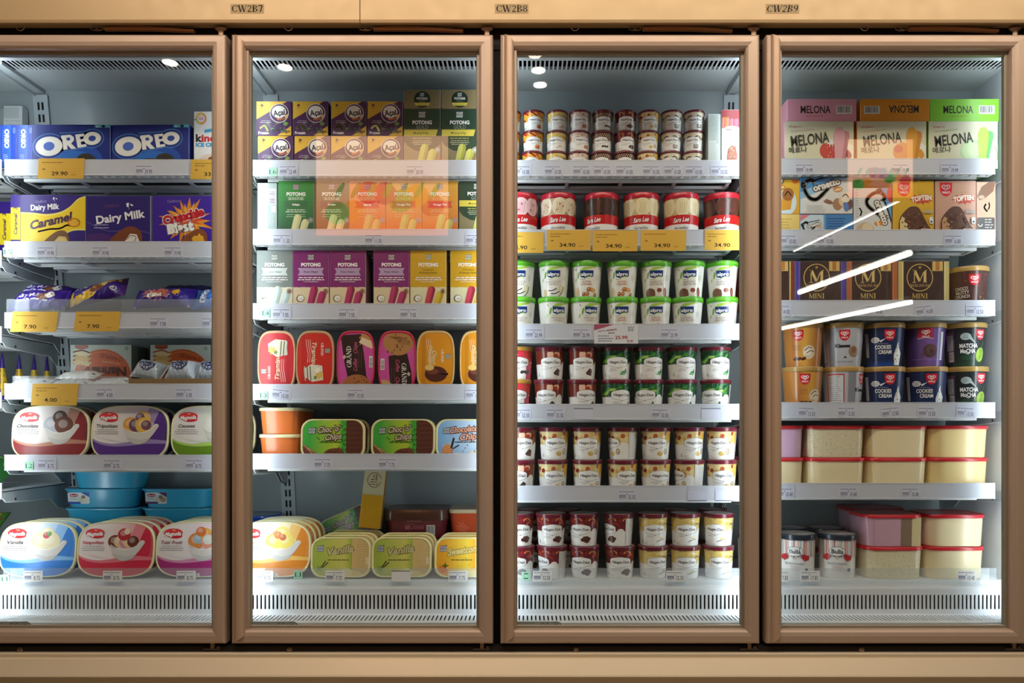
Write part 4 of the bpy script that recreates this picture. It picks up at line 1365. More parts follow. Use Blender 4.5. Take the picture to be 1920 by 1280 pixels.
# ---------------------------------------------------------------- gold-lidded tubs
def walls(key, kind, turn=0):
    a = Art()
    W = 200
    base = {'dutch': '#c4813c', 'kisses': '#b9bcc6', 'cookies': '#22305e', 'blue': '#4a3470', 'matcha': '#20262a', 'nutty': '#54302c'}[kind]
    a.rect(-W, 0, W, 125, base)
    for rep in (0,):
        x = turn
        if kind == 'dutch':
            a.grad(x - 30, 0, x + 10, 118, '#b0682c', '#e0a84c', False, 8); a.grad(x + 10, 0, x + 50, 118, '#e0a84c', '#b47038', False, 8)
            a.text('DOUBLE', x - 14, 62, 7, '#8a4a1c', wid=22); a.text('DUTCH', x - 14, 53, 7, '#8a4a1c', wid=22)
            a.ell(x + 22, 44, 19, 21, '#e4d3ba'); a.ell(x + 18, 48, 12, 13, '#efe2cc')
            a.curve([(x + 8, 48), (x + 20, 58), (x + 30, 56)], 2.4, '#3a2018'); a.curve([(x + 14, 40), (x + 26, 48), (x + 38, 44)], 2.4, '#3a2018'); a.curve([(x + 10, 32), (x + 22, 30)], 1.6, '#8a6a50')
            for q in (-20, -8, 6):
                a.ell(x + q, 24, 8, 5, '#5a2c18', rot=20)
            heart_logo(a, x - 10, 96, 1.15)
        elif kind == 'kisses':
            a.rect(x - 48, 0, x - 24, 118, '#8d909c')
            heart_logo(a, x + 2, 96, 1.15)
            a.text('Kisses', x - 4, 64, 11, '#2a2426', wt=.05, wid=44)
            a.ell(x + 30, 46, 17, 18, '#b59a86'); a.ell(x + 32, 50, 9, 10, '#8c6c5a')
            for q in range(4):
                a.ring(x + 31, 47, 5 + q * 3.4, 6 + q * 3.4, 1.4, '#7a5a4a', q * 40, q * 40 + 230)
            a.poly([(x - 2, 26), (x + 4, 33), (x + 10, 26)], '#4a3430'); a.text('DAIRY MILK KISSES', x + 2, 15, 4, '#4a4a58', wid=50)
            a.rect(x - 110, 10, x - 58, 112, '#c6393e'); a.rect(x - 107, 14, x - 61, 108, '#d6d6da'); a.lines(x - 104, 102, 38, 14, 6, '#5a5a64', 1.4, 5, 'l')
        elif kind == 'cookies':
            a.ell(x - 26, 82, 13, 9, '#e8eaf0'); a.lines(x - 26, 84, 14, 3, 4, '#6a708c', 1.2, 5); a.poly([(x - 14, 80), (x + 4, 86), (x - 10, 74)], '#e8eaf0')
            heart_logo(a, x + 15, 96, 1.15)
            a.text('COOKIES', x - 4, 60, 11.5, '#f2f2f2', wt=.03, wid=46, ol=.06, oc='#141c40'); a.text('CREAM', x + 2, 45, 11.5, '#f2f2f2', wt=.03, wid=38, ol=.06, oc='#141c40')
            a.lines(x - 4, 70, 36, 1, 4, '#c8ccd8', 1.0, 3)
            a.poly([(x + 30, 4), (x + 28, 36), (x + 36, 60), (x + 42, 76), (x + 44, 60), (x + 56, 40), (x + 50, 4)], '#eef0ee')
            R = random.Random(8)
            for q in range(12):
                a.ell(x + 40 + R.uniform(-7, 8), R.uniform(10, 60), 1.7, 1.4, '#2c2a30', n=7)
            a.grad(x - 50, 0, x + 30, 20, '#2a58b0', '#22305e', True, 4)
            a.rect(x - 62, 30, x - 48, 104, '#c8ccd4'); a.rect(x - 64, 30, x - 62, 104, '#c6393e'); a.lines(x - 61, 98, 10, 12, 6, '#5a5a64', 1.2, 5, 'l')
        elif kind == 'blue':
            a.grad(x - 40, 0, x + 10, 118, '#3c2a66', '#8a66b0', False, 8); a.grad(x + 10, 0, x + 50, 118, '#8a66b0', '#4a3a80', False, 8)
            a.poly([(x - 22, 118), (x + 20, 118), (x + 20, 86), (x - 1, 90), (x - 22, 86)], '#b32638'); heart_logo(a, x - 1, 100, 1.2, shield=False)
            a.curve([(x - 22, 85), (x - 1, 89), (x + 20, 85)], 1.6, '#e8e0ea')
            a.ell(x + 12, 48, 20, 21, '#5e4648'); a.ell(x + 14, 52, 13, 14, '#6e5454'); a.star(x + 16, 46, 6, 9, 7, '#4e3a3c', seed=3); a.ell(x - 10, 36, 5, 3, '#8a3a5a')
            a.rect(x + 44, 20, x + 54, 106, '#e0dce4'); a.lines(x + 46, 100, 6, 15, 5.4, '#8a7a9a', 1.2, 6, 'l'); a.line([(x - 40, 22), (x + 40, 22)], 1, '#a88ac0')
        elif kind == 'matcha':
            a.grad(x - 50, 0, x + 50, 40, '#2c4a34', '#20262a', True, 6)
            a.ell(x - 12, 92, 14, 11, '#a9b8b8'); a.lines(x - 12, 96, 16, 3, 4, '#5a6a6a', 1.2, 3); a.poly([(x - 2, 84), (x + 16, 70), (x + 2, 92)], '#a9b8b8')
            heart_logo(a, x + 30, 98, 1.1)
            a.text('MATCHA', x - 4, 64, 12.5, '#f4f4f0', wt=.035, wid=50); a.text('MoCHA', x - 6, 48, 12.5, '#f4f4f0', wt=.035, wid=42); a.curve([(x - 12, 41), (x - 6, 38), (x, 41)], 1.6, '#f4f4f0')
            a.ell(x + 32, 36, 15, 22, '#a6c853', rot=-8)
            R = random.Random(5)
            for q in range(9):
                a.curve([(x + 26 + R.uniform(-6, 6), 30 + R.uniform(-12, 20)), (x + 32 + R.uniform(-6, 6), 38 + R.uniform(-12, 16)), (x + 38, 34 + R.uniform(-10, 18))], 1.3, '#7ea63a', 4)
            a.line([(x + 36, 58), (x + 42, 76)], 1.6, '#5a8a4a'); a.lines(x - 8, 32, 36, 3, 5, '#4a7a54', 1.6, 4)
            a.rect(x - 72, 14, x - 42, 108, '#6a4a4e'); a.rect(x - 68, 50, x - 46, 98, '#b9bcb8'); a.lines(x - 66, 94, 18, 9, 5, '#5a5a5a', 1.3, 4, 'l'); a.barcode(x - 62, 16, x - 46, 46)
        else:
            R = random.Random(6)
            for q in range(30):
                a.star(x + R.uniform(-20, 60), R.uniform(8, 110), 2, R.uniform(3, 6), 5, ['#7a4a3c', '#8a5238', '#a8683c', '#3c2020'][q % 4], seed=q)
            heart_logo(a, x + 10, 92, 1.15)
            a.text('CHOCO', x - 24, 66, 10, '#e6ddd4', wt=.02, wid=34, rot=4, ol=.06, oc='#2a1614'); a.text('NUTTY', x - 22, 54, 10, '#e6ddd4', wt=.02, wid=36, rot=4, ol=.06, oc='#2a1614'); a.text('CRUNCH', x - 22, 42, 10, '#e6ddd4', wt=.02, wid=40, rot=4, ol=.06, oc='#2a1614')
            for q in range(6):
                a.ell(x - 30 + q * 12, 18, 7, 5, '#6e4030', rot=q * 30)
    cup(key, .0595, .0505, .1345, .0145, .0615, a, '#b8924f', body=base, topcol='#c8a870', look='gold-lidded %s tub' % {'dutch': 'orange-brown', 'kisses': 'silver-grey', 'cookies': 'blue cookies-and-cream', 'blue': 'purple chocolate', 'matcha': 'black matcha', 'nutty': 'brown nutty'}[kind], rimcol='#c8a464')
walls('w_dutch', 'dutch', -4); walls('w_dutch_r', 'dutch', 16); walls('w_kiss', 'kisses', 0); walls('w_kiss_r', 'kisses', 58); walls('w_cook', 'cookies', 0); walls('w_blue', 'blue', 0); walls('w_matcha', 'matcha', 12); walls('w_nutty', 'nutty', 8)

# ---------------------------------------------------------------- frozen yoghurt
def bulla(key, turn):
    a = Art()
    a.rect(-190, 0, 190, 125, '#eceae8')
    cs = ['#e8a8a4', '#f2f0ee', '#c8d8d8', '#d06a6a', '#f2f0ee', '#e8c8b8', '#a8bcc0', '#f4eae8', '#d88a88']
    for i in range(64):
        x = -190 + i * 6
        a.rect(x, 72 - abs((x - turn) % 60 - 30) * .3, x + 3.2, 122, cs[i % 9])
    x = turn
    for sx in (-1, 1):
        for q in ((26, 68, 10), (36, 64, 9), (30, 62, 8)):
            a.star(x + sx * q[0], q[1], q[2] * .7, q[2], 7, ['#c8323a', '#d8484a', '#b82a34'][q[0] % 3], seed=q[0])
    a.ell(x, 84, 23, 15, '#2c4a4c'); a.ell(x, 84, 21.8, 13.8, '#f0efec')
    a.text('Bulla', x, 84, 13, '#26323c', wt=.03, wid=33)
    a.curve([(x - 20, 66), (x - 8, 68), (x, 60), (x + 8, 68), (x + 20, 66)], .8, '#5a6a6a')
    a.text('FROZEN YOGHURT', x, 46, 6.4, '#4a5668', ser=True, wid=58)
    a.text('Strawberry', x + 2, 37, 5.4, '#b06a70', sh=.3, wid=30); a.lines(x, 30, 28, 2, 5, '#b8989c', 1.2, 5)
    a.ell(x + 34, 28, 5, 5, '#4a5a78')
    cup(key, .0545, .052, .135, .016, .0585, a, '#1e2a3a', body='#eceae8', topcol='#c9c4c2', look='navy-lidded frozen yoghurt tub')
bulla('b_l', -6); bulla('b_r', -1)
# ---------------------------------------------------------------- cartons
def oreo_word(a, x, y, s, rot=6):
    c, sn = math.cos(math.radians(rot)), math.sin(math.radians(rot))
    def P(u, v):
        return x + (u * c - v * sn) * s, y + (u * sn + v * c) * s
    for g, col in ((5.4, '#5aa0e0'), (4.2, '#16308c')):
        a.hold = True
        for u, v, rx, ry in ((-46, -4, 30, 22), (48, 3, 20, 15)):
            px, py = P(u, v); a.ell(px, py, (rx + g) * s, (ry + g) * s, col, rot)
        a.poly([P(-24, -14 - g), P(30, -10 - g), P(40, 14 + g), P(-20, 17 + g)], col)
        a.hold = False
        a.k += 1
    W_ = '#eef0f0'
    px, py = P(-46, -4); a.ell(px, py, 29 * s, 21 * s, W_, rot)
    a.ell(px, py, 12 * s, 9.5 * s, '#4a6ac8', rot)
    px, py = P(48, 3); a.ell(px, py, 19 * s, 14 * s, W_, rot); a.ell(px, py, 8 * s, 6 * s, '#2a48a8', rot)
    a.hold = True
    a.poly([P(-16, -15), P(-7, -15), P(-7, -5), P(1, -15), P(12, -15), P(2, -3), P(9, 3), P(9, 10), P(2, 16), P(-18, 16), P(-18, 9), P(-16, 9)], W_)
    a.poly([P(15, -14), P(34, -13), P(34, -7.5), P(23, -8), P(23, -1.5), P(31, -1), P(31, 4), P(22.5, 3.5), P(22, 9.5), P(32, 9.5), P(32, 15), P(12.5, 15)], W_)
    a.hold = False; a.k += 1
    px, py = P(-3, 7); a.ell(px, py, 4.4 * s, 3.4 * s, '#2a48a8', rot)
def cookie(a, x, y, rx, ry, rot=0):
    a.ell(x, y - ry * .32, rx * 1.0, ry * 1.02, '#e8e8ea', rot); a.ell(x, y, rx, ry, '#26241f', rot)
    a.ring(x, y, rx * .86, ry * .86, rx * .06, '#4e483c', rot=rot); a.ring(x, y, rx * .5, ry * .5, rx * .05, '#4e483c', rot=rot)
    a.star(x, y, rx * .52, rx * .8, 9, '#3a362e', ry=ry / rx); a.ell(x, y, rx * .46, ry * .46, '#2a2822', rot); a.text('OREO', x, y, rx * .16, '#5a5446', wid=rx * .6)
a = Art(); a.rect(-130, 0, 130, 150, '#142a86'); a.ell(10, 30, 85, 50, '#1b50b4'); a.ell(10, 22, 60, 36, '#2a6fd0')
oreo_word(a, -4, 84, 1.42); cookie(a, -2, 20, 30, 15); cookie(a, 46, 26, 31, 24, -8)
a.rect(72, 128, 118, 137, '#5ac0e0'); a.text('6x', 80, 132, 6, '#e8f4f8', wt=.02); a.ell(98, 132, 6, 4, '#1c1c20'); a.text('90mL', -96, 12, 6, '#c8d8f0')
sd = Art(); sd.rect(-60, 0, 60, 150, '#16308c'); sd.text('OREO', 0, 96, 16, '#f0f2f4', wt=.05, rot=-90, wid=62); sd.lines(-12, 46, 20, 7, 6, '#a8b8e8', 1.2, 3)
carton('oreo', .238, .10, .138, a, '#16308c', sd, look='blue sandwich-cookie ice cream box')
a = Art(); a.rect(-30, 0, 30, 150, '#1d3fae'); a.grad(-30, 0, 8, 150, '#1d3fae', '#3a66cc', False, 5); a.text('OREO', -4, 96, 13, '#f0f2f4', wt=.05, rot=-90, wid=58); a.lines(-8, 46, 14, 8, 5, '#c8d4f0', 1.2, 3); a.rr(14, 112, 22, 130, 2, '#5a7ac8'); a.lines(-18, 120, 6, 14, 7, '#8ea6e0', 1.1, 6, 'l')
carton('oreo_end', .050, .14, .138, a, '#16308c', look='blue sandwich-cookie box turned end-on')
a = Art(); a.rect(-70, 0, 70, 190, '#eef1f3')
a.ring(-44, 156, 14, 15, 6, '#e8c840', 60, 200); a.ring(-44, 156, 14, 15, 6, '#f0a058', -100, 60); a.ring(-44, 156, 14, 15, 6, '#d8d040', 200, 262); a.ell(-44, 156, 9, 10, '#f6e0f0'); a.text('3.0', -44, 156, 7, '#8a3a8a', wt=.02)
a.line([(-69, 150), (-58, 154)], 3, '#3a8ad0'); a.poly([(-34, 112), (-8, 116), (-8, 126), (-34, 122)], '#4aa8dc')
a.text('kinder', -14, 97, 22, '#d8232e', wt=.04, wid=92); a.rect(-61, 86, -46, 110, '#eef1f3'); a.text('k', -53, 97, 22, '#16161a', wt=.05); a.text('ICE CREAM', -16, 76, 11, '#3aa0d8', wt=.06, wid=88)
a.ell(0, 30, 50, 20, '#e8d8c8'); a.ell(10, 30, 34, 14, '#8a4a2a')
carton('kinder', .132, .08, .178, a, '#e6eaee', look='tall white ice cream box with red and black lettering')
# chocolate stick boxes
PUR = '#33197a'
def glass(a, x, y, s, c='#f0eef4'):
    a.poly([(x - 7 * s, y + 5 * s), (x - 1 * s, y + 6 * s), (x - 2 * s, y - 3 * s), (x - 6 * s, y - 3 * s)], c); a.poly([(x + 2 * s, y + 4 * s), (x + 8 * s, y + 1 * s), (x + 7 * s, y - 2 * s), (x + 2 * s, y + 1 * s)], c); a.curve([(x - 3 * s, y - 2 * s), (x, y - 10 * s)], 1.6 * s, c)
a = Art(); a.rect(-100, 0, 100, 170, PUR)
up_ = [(-100, 118), (-60, 116), (-20, 112), (20, 118), (50, 134), (75, 158), (100, 168)]
lo_ = [(100, 62), (70, 62), (48, 56), (10, 30), (-20, 18), (-60, 16), (-100, 22)]
def spl(pts, n=6):
    q = [pts[0]] + pts + [pts[-1]]; o = []
    for i in range(1, len(q) - 2):
        for j in range(n):
            t = j / n
            o.append(tuple(.5 * (2 * q[i][k] + (q[i + 1][k] - q[i - 1][k]) * t + (2 * q[i - 1][k] - 5 * q[i][k] + 4 * q[i + 1][k] - q[i + 2][k]) * t * t + (3 * q[i][k] - q[i - 1][k] - 3 * q[i + 1][k] + q[i + 2][k]) * t ** 3) for k in (0, 1)))
    return o + [pts[-1]]
a.poly(spl(up_) + spl(lo_), '#f0e070'); a.poly([(x, y - 5) for x, y in spl(up_)] + [(x, y + 5) for x, y in spl(lo_)], '#eecb1e')
a.text('Cadbury', -36, 151, 8, '#a890c8', sh=.35, wid=34, rot=4)
a.text('Dairy Milk', -26, 134, 17, '#f4f2f8', wt=.03, wid=86, rot=3); glass(a, 6, 158, .9)
a.text('Caramel', -6, 92, 25, '#4a2a4a', wt=.045, sh=.3, wid=132, rot=13); a.curve([(-46, 58), (-10, 66), (20, 68), (42, 78), (52, 76)], 5, '#4a2a4a')
a.poly(spl([(-52, 0), (-20, 36), (14, 60), (40, 58), (50, 30), (30, 0)]), '#7a5438'); a.poly([(0, 0), (-2, 24), (18, 46), (38, 44), (46, 28), (38, 12), (24, 0)], '#d8bc78'); a.ell(24, 28, 14, 12, '#e2ca8c'); a.line([(0, 0), (-2, 24), (18, 46), (38, 44)], 2, '#5a3420')
a.ell(44, -6, 34, 22, '#2c1c6c')
a.ring(64, 86, 17, 12, 4, '#c87a20', 20, 400); a.ell(64, 84, 14, 9, '#e8b030'); a.text('3', 62, 10, 16, '#8a80b0', wt=.02)
carton('caramel', .199, .06, .171, a, PUR, None, look='purple and yellow caramel ice cream box')
a = Art(); a.rect(-40, 0, 40, 170, '#efd22a'); a.rect(-40, 132, 40, 170, PUR); a.rect(-40, 0, 40, 34, PUR); a.text('Caramel  3', 0, 92, 11, '#4a2a4a', wt=.03, sh=.25, rot=90, wid=84); glass(a, 0, 20, .8)
carton('caramel_end', .030, .17, .171, a, PUR, look='yellow caramel box turned end-on'); carton('caramel_end2', .05, .13, .171, a, '#c8b84a', look='yellow caramel box on the next bay')
a = Art(); a.rect(-100, 0, 100, 170, '#2a1a6e'); a.curve([(-100, 90), (-30, 60), (40, 66), (100, 52)], 2, '#6a58a8'); a.ell(-60, 30, 50, 24, '#4a2470')
a.text('Cadbury', -20, 138, 9, '#7a4a68', sh=.35, wid=44, rot=4); a.text('Dairy Milk', 4, 104, 24, '#f2f0f6', wt=.03, wid=148, rot=8); glass(a, 34, 138, 1.4)
a.lines(-52, 78, 46, 2, 9, '#c8c0dc', 2, 5)
a.poly(spl([(-40, 0), (-20, 40), (30, 74), (66, 62), (72, 30), (60, 0)]), '#7a4024'); a.poly([(22, 0), (18, 26), (36, 52), (56, 50), (64, 30), (52, 0)], '#e8e2dc'); a.curve([(26, 34), (38, 46), (54, 42), (46, 26), (30, 24)], 2, '#6a5450'); a.curve([(24, 14), (40, 10), (54, 18)], 3, '#6a5450'); a.text('3', 84, 10, 16, '#5a3a68')
carton('dairy', .196, .06, .168, a, '#2a1a6e', look='purple vanilla stick ice cream box', sidec='#c8ccdc')
a = Art(); a.rect(-100, 0, 100, 170, '#3a1a96'); a.text('Cadbury', -34, 152, 8, '#9a84c0', sh=.35, wid=38, rot=4)
a.star(8, 92, 44, 82, 17, '#e08a24', ry=.82, seed=4); a.star(8, 92, 34, 66, 15, '#f0ae2c', ry=.8, seed=9); a.star(10, 94, 26, 52, 13, '#d8562a', ry=.7, seed=2)
a.text('Crunchie', -4, 106, 26, '#c41a2c', wt=.07, wid=126, rot=14, ol=.13, oc='#f4e8e4'); a.text('Blast', -14, 72, 27, '#f4f4f0', wt=.08, wid=78, rot=9, ol=.13, oc='#8a5a6a')
a.poly(spl([(-36, 0), (-4, 38), (36, 66), (64, 58), (70, 24), (56, 0)]), '#8a4a24')
R = random.Random(2)
for i in range(26):
    a.ell(R.uniform(-16, 30), R.uniform(2, 44), 2.6, 1.8, ['#a8622c', '#6a3418'][i % 2], n=7)
a.star(42, 30, 18, 23, 9, '#e8ae30', seed=3); a.star(-44, 14, 12, 20, 9, '#c8402c', ry=.6, seed=6); a.text('Popping', -44, 14, 6, '#f0d8a0', rot=8); a.text('5', 84, 10, 18, '#7a5a80', wt=.02)
carton('crunchie', .196, .06, .168, a, '#3a1a96', look='purple box with an orange starburst')
a = Art(); a.rect(-60, 0, 60, 260, '#c9ced0'); a.lines(0, 200, 60, 5, 12, '#a8aeb2', 3, 3); a.rect(-30, 210, 20, 245, '#b4babe')
carton('plain_grey', .06, .028, .25, a, '#c4c9cb', look='tall pale grey carton at the back')
# açai
def acai(key, look):
    a = Art(); a.rect(-60, 0, 60, 110, '#4a1d54'); a.poly([(-60, 46), (50, 110), (-60, 110)], '#e3b53a'); a.poly([(10, 0), (56, 32), (56, 0)], '#e3b53a')
    R = random.Random(5)
    for i in range(20):
        a.ell(-22 + i * 3, 24 + R.uniform(-12, 16), R.uniform(3, 6), R.uniform(3, 6), ['#3a2c44', '#5c7a5a', '#2c2434', '#6a4a70', '#4a5a50'][i % 5], n=9)
    a.star(36, 36, 5, 9, 7, '#7aa058', seed=2); a.curve([(-42, 22), (-28, 30), (-18, 14)], 6, '#d8d488'); a.lines(-24, 44, 34, 2, 5, '#c8b0c8', 1.6, 4)
    a.ell(17, 68, 29, 29, '#f0ece4'); a.ell(17, 68, 27.3, 27.3, '#4a1d54'); a.ell(16, 72, 22, 19, '#f0ece4')
    a.text('Açaí', 17, 70, 17, '#2a1a34', wt=.03, rot=7, wid=36); a.text('PRETO', 22, 50, 6.6, '#e8843a', wt=.03, rot=4, wid=24); a.poly([(32, 60), (44, 66), (42, 58), (36, 50)], '#e8b87a')
    a.star(-36, 92, 3, 6, 3, '#5a2a3c'); a.text('BIO', -36, 84, 3.4, '#8a5a3a'); a.text('Frozen', -31, 8.5, 8.4, '#f0e6ee', wt=.03, wid=33); a.text('200g', 42, 11, 5.6, '#5a2a20', wt=.03, rot=34); a.lines(30, 9, 14, 1, 4, '#8a5a20', 1, 4)
    carton(key, .1078, .12, .105, a, '#4a1d54', look=look)
acai('acai', 'yellow and purple acai berry box')
def pops(a, x, y, c1, c2, s=1.0, d1=None, d2=None):
    for q, c, dd, hh in ((0, c1, d1, 62), (22, c2, d2, 48)):
        P = [(x - 24 + q * s, y - 40), (x - 6 + q * s, y - 40), (x + (16 + q) * s, y + (hh - 24) * s), (x + (15 + q) * s, y + (hh - 17) * s), (x + (7 + q) * s, y + (hh - 12) * s), (x - (0 - q) * s, y + (hh - 13) * s), (x - (5 - q) * s, y + (hh - 20) * s)]
        a.poly(P, c)
        if dd:
            a.poly([P[1], P[2], P[3], P[4], ((P[4][0] + P[3][0]) / 2 - 4, P[3][1] - 8), (P[1][0] - 6, P[1][1])], dd)
        a.line([P[0], P[6]], .8, mix(c, '#ffffff', .4))
def halal(a, x, y, c):
    a.ring(x, y, 7.5, 7.5, 1.1, c); a.star(x, y, 2.6, 5.4, 6, c); a.ring(x, y, 5, 5, .8, c)
def gold(key, mirror=False):
    a = Art(); a.rect(-60, 0, 60, 200, '#8a8160')
    a.poly([(-60, 200), (60, 200), (60, 84), (40, 66), (10, 58), (-20, 60), (-44, 74), (-60, 96)], '#22402e')
    kings_badge(a, 0, 170, 1.25, '#cfd2c8'); a.text('POTONG', 0, 146, 11, '#f2f2ee', wt=.045, wid=60); a.text('GOLD', 0, 132, 11, '#a8aba0', wt=0, wid=38)
    a.poly([(-60, 124), (48, 124), (42, 104), (-60, 104)], '#d9c84e'); a.text('Musang King', -4, 114, 7, '#4a4a20', sh=.25, wt=.01, wid=46)
    a.lines(0, 96, 72, 1, 4, '#b8b860', 2.6, 3); a.lines(0, 89, 60, 3, 5.5, '#d8d8b8', 1.6, 5)
    pops(a, 2, 26, '#cfd06a', '#d8d472', 1.1, '#a8ac46', '#bfbf52'); halal(a, 46, 62, '#d8dcd8'); a.ell(50, 30, 5, 12, '#8a3426'); a.ell(50, 36, 3, 4, '#d88a5a'); a.star(18, 16, 5, 12, 5, '#2c5a38')
    return a
carton('gold', .112, .09, .187, gold(0), '#22402e', look='dark green and gold durian box')
a = Art(); a.rect(-60, 0, 60, 70, '#8a7a58'); a.ell(0, 28, 25, 25, '#1e3426'); kings_badge(a, 0, 43, .8, '#cfd2c8'); a.text('POTONG', 0, 31, 6.4, '#f2f2ee', wt=.045, wid=33); a.text('GOLD', 0, 23, 6.4, '#8f9488', wid=21)
a.poly([(-24, 18), (24, 18), (20, 9), (-20, 9)], '#d9c84e'); a.text('Real Durian Inside', 0, 13.5, 2.8, '#4a4a20', wid=30)
carton('gold_flat', .112, .150, .058, a, '#8a7a58', look='brown durian box lying flat', topc='#22402e')
def sig(key, c1, c2, rib, name, look, popc=('#dcd8a0', '#e0dca8'), tcol='#e6ead8', split=True):
    a = Art(); a.grad(-60, 0, 60, 190, c1, c2, True, 8)
    kings_badge(a, 0, 158, 1.05, '#b8a8a8', '#6a4a6a'); a.text('POTONG', 0, 136, 10.5, '#f2f0ec', wt=.045, wid=58); a.text('SIGNATURE', 0, 122, 9, tcol, ser=True, wid=50)
    a.poly([(-38, 114), (38, 114), (33, 104), (38, 94), (-38, 94), (-33, 104)], rib); a.text(name, 0, 104, 6, '#f6f2ea', wt=.03)
    a.lines(0, 86, 66, 2, 6, mix(tcol, rib, .2), 2.8, 4); a.lines(0, 72, 60, 2, 6, mix(tcol, c2, .4), 1.6, 5)
    pops(a, 0, 22, popc[0], popc[1], 1.05, mix(popc[0], '#8a8a50', .3), mix(popc[1], '#8a8a50', .3)); halal(a, 45, 56, '#b8b0b8'); a.star(10, 12, 3, 8, 4, '#6a7a3a')
    carton(key, .109, .07, .1765, a, mix(c1, c2, .6), look=look)
sig('sig_green', '#2a4a3c', '#3f9440', '#3a6a40', 'Kelapa', 'green Signature ice lolly box'); sig('sig_brown', '#5c5238', '#6e5c34', '#5e2c24', 'Durian', 'brown Signature ice lolly box')
sig('sig_orange', '#e07834', '#ee8a3c', '#d83c2a', 'Jagung', 'orange Signature ice lolly box', ('#e2c070', '#e6c878'), '#f2d8b0'); sig('sig_yellow', '#e26c30', '#e0b03c', '#d8543a', 'Mangga Thai', 'yellow-orange Signature ice lolly box', ('#d8d070', '#dcd478'), '#f4d49a')
a = Art(); a.rect(-30, 0, 30, 180, '#9fb0ac'); a.rect(-30, 0, 2, 180, '#c8d6d6'); a.barcode(4, 104, 26, 152, False, '#e4e2e8', '#6a4a6a'); a.lines(-22, 140, 18, 20, 7, '#8a9c9c', 1.4, 5, 'l'); a.rect(12, 80, 26, 100, '#e4e2e8'); a.lines(6, 74, 16, 10, 6, '#d0dcdc', 1.4, 7, 'l')
carton('sig_end', .060, .11, .170, a, '#8fa09c', look='pale grey-green box turned end-on with a barcode')
def potong(key, c1, c2, rib, inkc, l1, l2, p1, p2, look, d1, d2, coco=True):
    a = Art(); a.grad(-60, 0, 60, 200, c1, c1, True, 1); a.rect(-60, 0, 60, 78, c2)
    for i in range(12):
        a.hold = True; a.ell(-58 + i * 11, 78, 6.5, 1.6 + (i % 3) * .5, c1, n=10)
    a.hold = False; a.k += 1
    kings_badge(a, 0, 168, 1.1, '#c4c8c0', mix(c1, '#303838', .6)); a.text('POTONG', 0, 145, 10.5, '#f6f4f2', wt=.045, wid=60)
    if rib:
        a.poly([(-40, 135), (40, 135), (34, 123), (40, 112), (-40, 112), (-34, 123)], rib); a.text(l1, 0, 123.5, 6.6, inkc, sh=.2, wt=.01)
    else:
        a.text(l1, 0, 130, 6, inkc, sh=.2); a.text(l2, 0, 121, 6, inkc, sh=.2)
    a.lines(0, 104, 82, 2, 6.5, '#f0e6ec', 3, 3, var=.12); a.lines(0, 92, 56, 1, 5, '#f0e6ec', 1.4, 4)
    if coco:
        a.ell(-32, 42, 12, 11, '#3a2a20'); a.ell(-31, 42, 10, 9.4, '#f0eee8'); a.ell(-29, 40, 6, 5, '#d8d4c8')
    else:
        for q in range(5):
            a.curve([(-38, 40), (-44 + q * 6, 46 + (q % 2) * 4)], 1.2, '#6a7a78')
    pops(a, 4, 24, p1, p2, 1.12, d1, d2); halal(a, 45, 64, '#7a4a38')
    a.ell(22, -2, 24, 7, '#3a2c28')
    carton(key, .110, .075, .1885, a, c1, None, look=look, sidec=mix(c1, c2, .3))
potong('pt_grey', '#7c8481', '#e4e0c4', '#ccd4d2', '#5a6462', 'Ogos Hitam', '', '#d2dedc', '#d6e2e2', 'grey and cream ice lolly box', '#a9bab8', '#aebfbd', False)
potong('pt_purple', '#80246e', '#dfcdaa', '#b69ac2', '#3c2440', 'Pulut Hitam', '', '#b8386a', '#b83a6c', 'purple and cream ice lolly box', '#8e2450', '#942a56')
potong('pt_yellow', '#d3a41e', '#e2dcb4', None, '#6a5a1c', 'Cempedak', '& Kacang Merah', '#cc4258', '#dcbc38', 'mustard and cream ice lolly box', '#9c2840', '#c09a20')
# stick box, mini snack box, melon bars, cones, chocolates
a = Art(); a.rect(-30, 0, 30, 190, '#eeecea'); a.rect(-30, 128, 30, 184, '#c8506e'); a.rect(-30, 156, 30, 184, '#a02834'); a.rect(-28, 128, -8, 162, '#d07a3c')
for i in range(12):
    a.line([(-26 + i * 4.6, 130), (-24 + i * 4.6, 158)], 1.2, ['#e8b0c0', '#b85a8a', '#e0a060'][i % 3])
oval_logo(a, 1, 124, .72); a.lines(-22, 104, 24, 2, 4, '#a8a4a8', .9, 3, 'l'); a.poly([(6, 92), (14, 104), (22, 96), (18, 88), (10, 94)], '#b8b8ba')
a.poly([(-12, 0), (-14, 40), (-10, 66), (0, 76), (12, 72), (17, 50), (17, 0)], '#a8624a')
R = random.Random(3)
for i in range(50):
    a.ell(R.uniform(-11, 14), R.uniform(2, 68), 1.6, 2.2, ['#c88a6a', '#8a4a38', '#d8a88a'][i % 3], n=6)
carton('stick_red', .060, .10, .185, a, '#e8e6e4', look='narrow red-topped stick ice cream box')
a = Art(); a.rect(-30, 0, 30, 190, '#cdd6d4'); a.rect(-17, 90, 12, 170, '#bcc6c4'); a.lines(-15, 164, 24, 14, 5.4, '#8c9896', 1, 3, 'l'); a.lines(-16, 82, 28, 14, 5.4, '#a4b0ae', 1, 5, 'l'); a.ring(10, 86, 2.2, 2.2, .8, '#6a7674')
carton('stick_white', .038, .10, .172, a, '#c6cfcd', look='narrow pale box of small print')
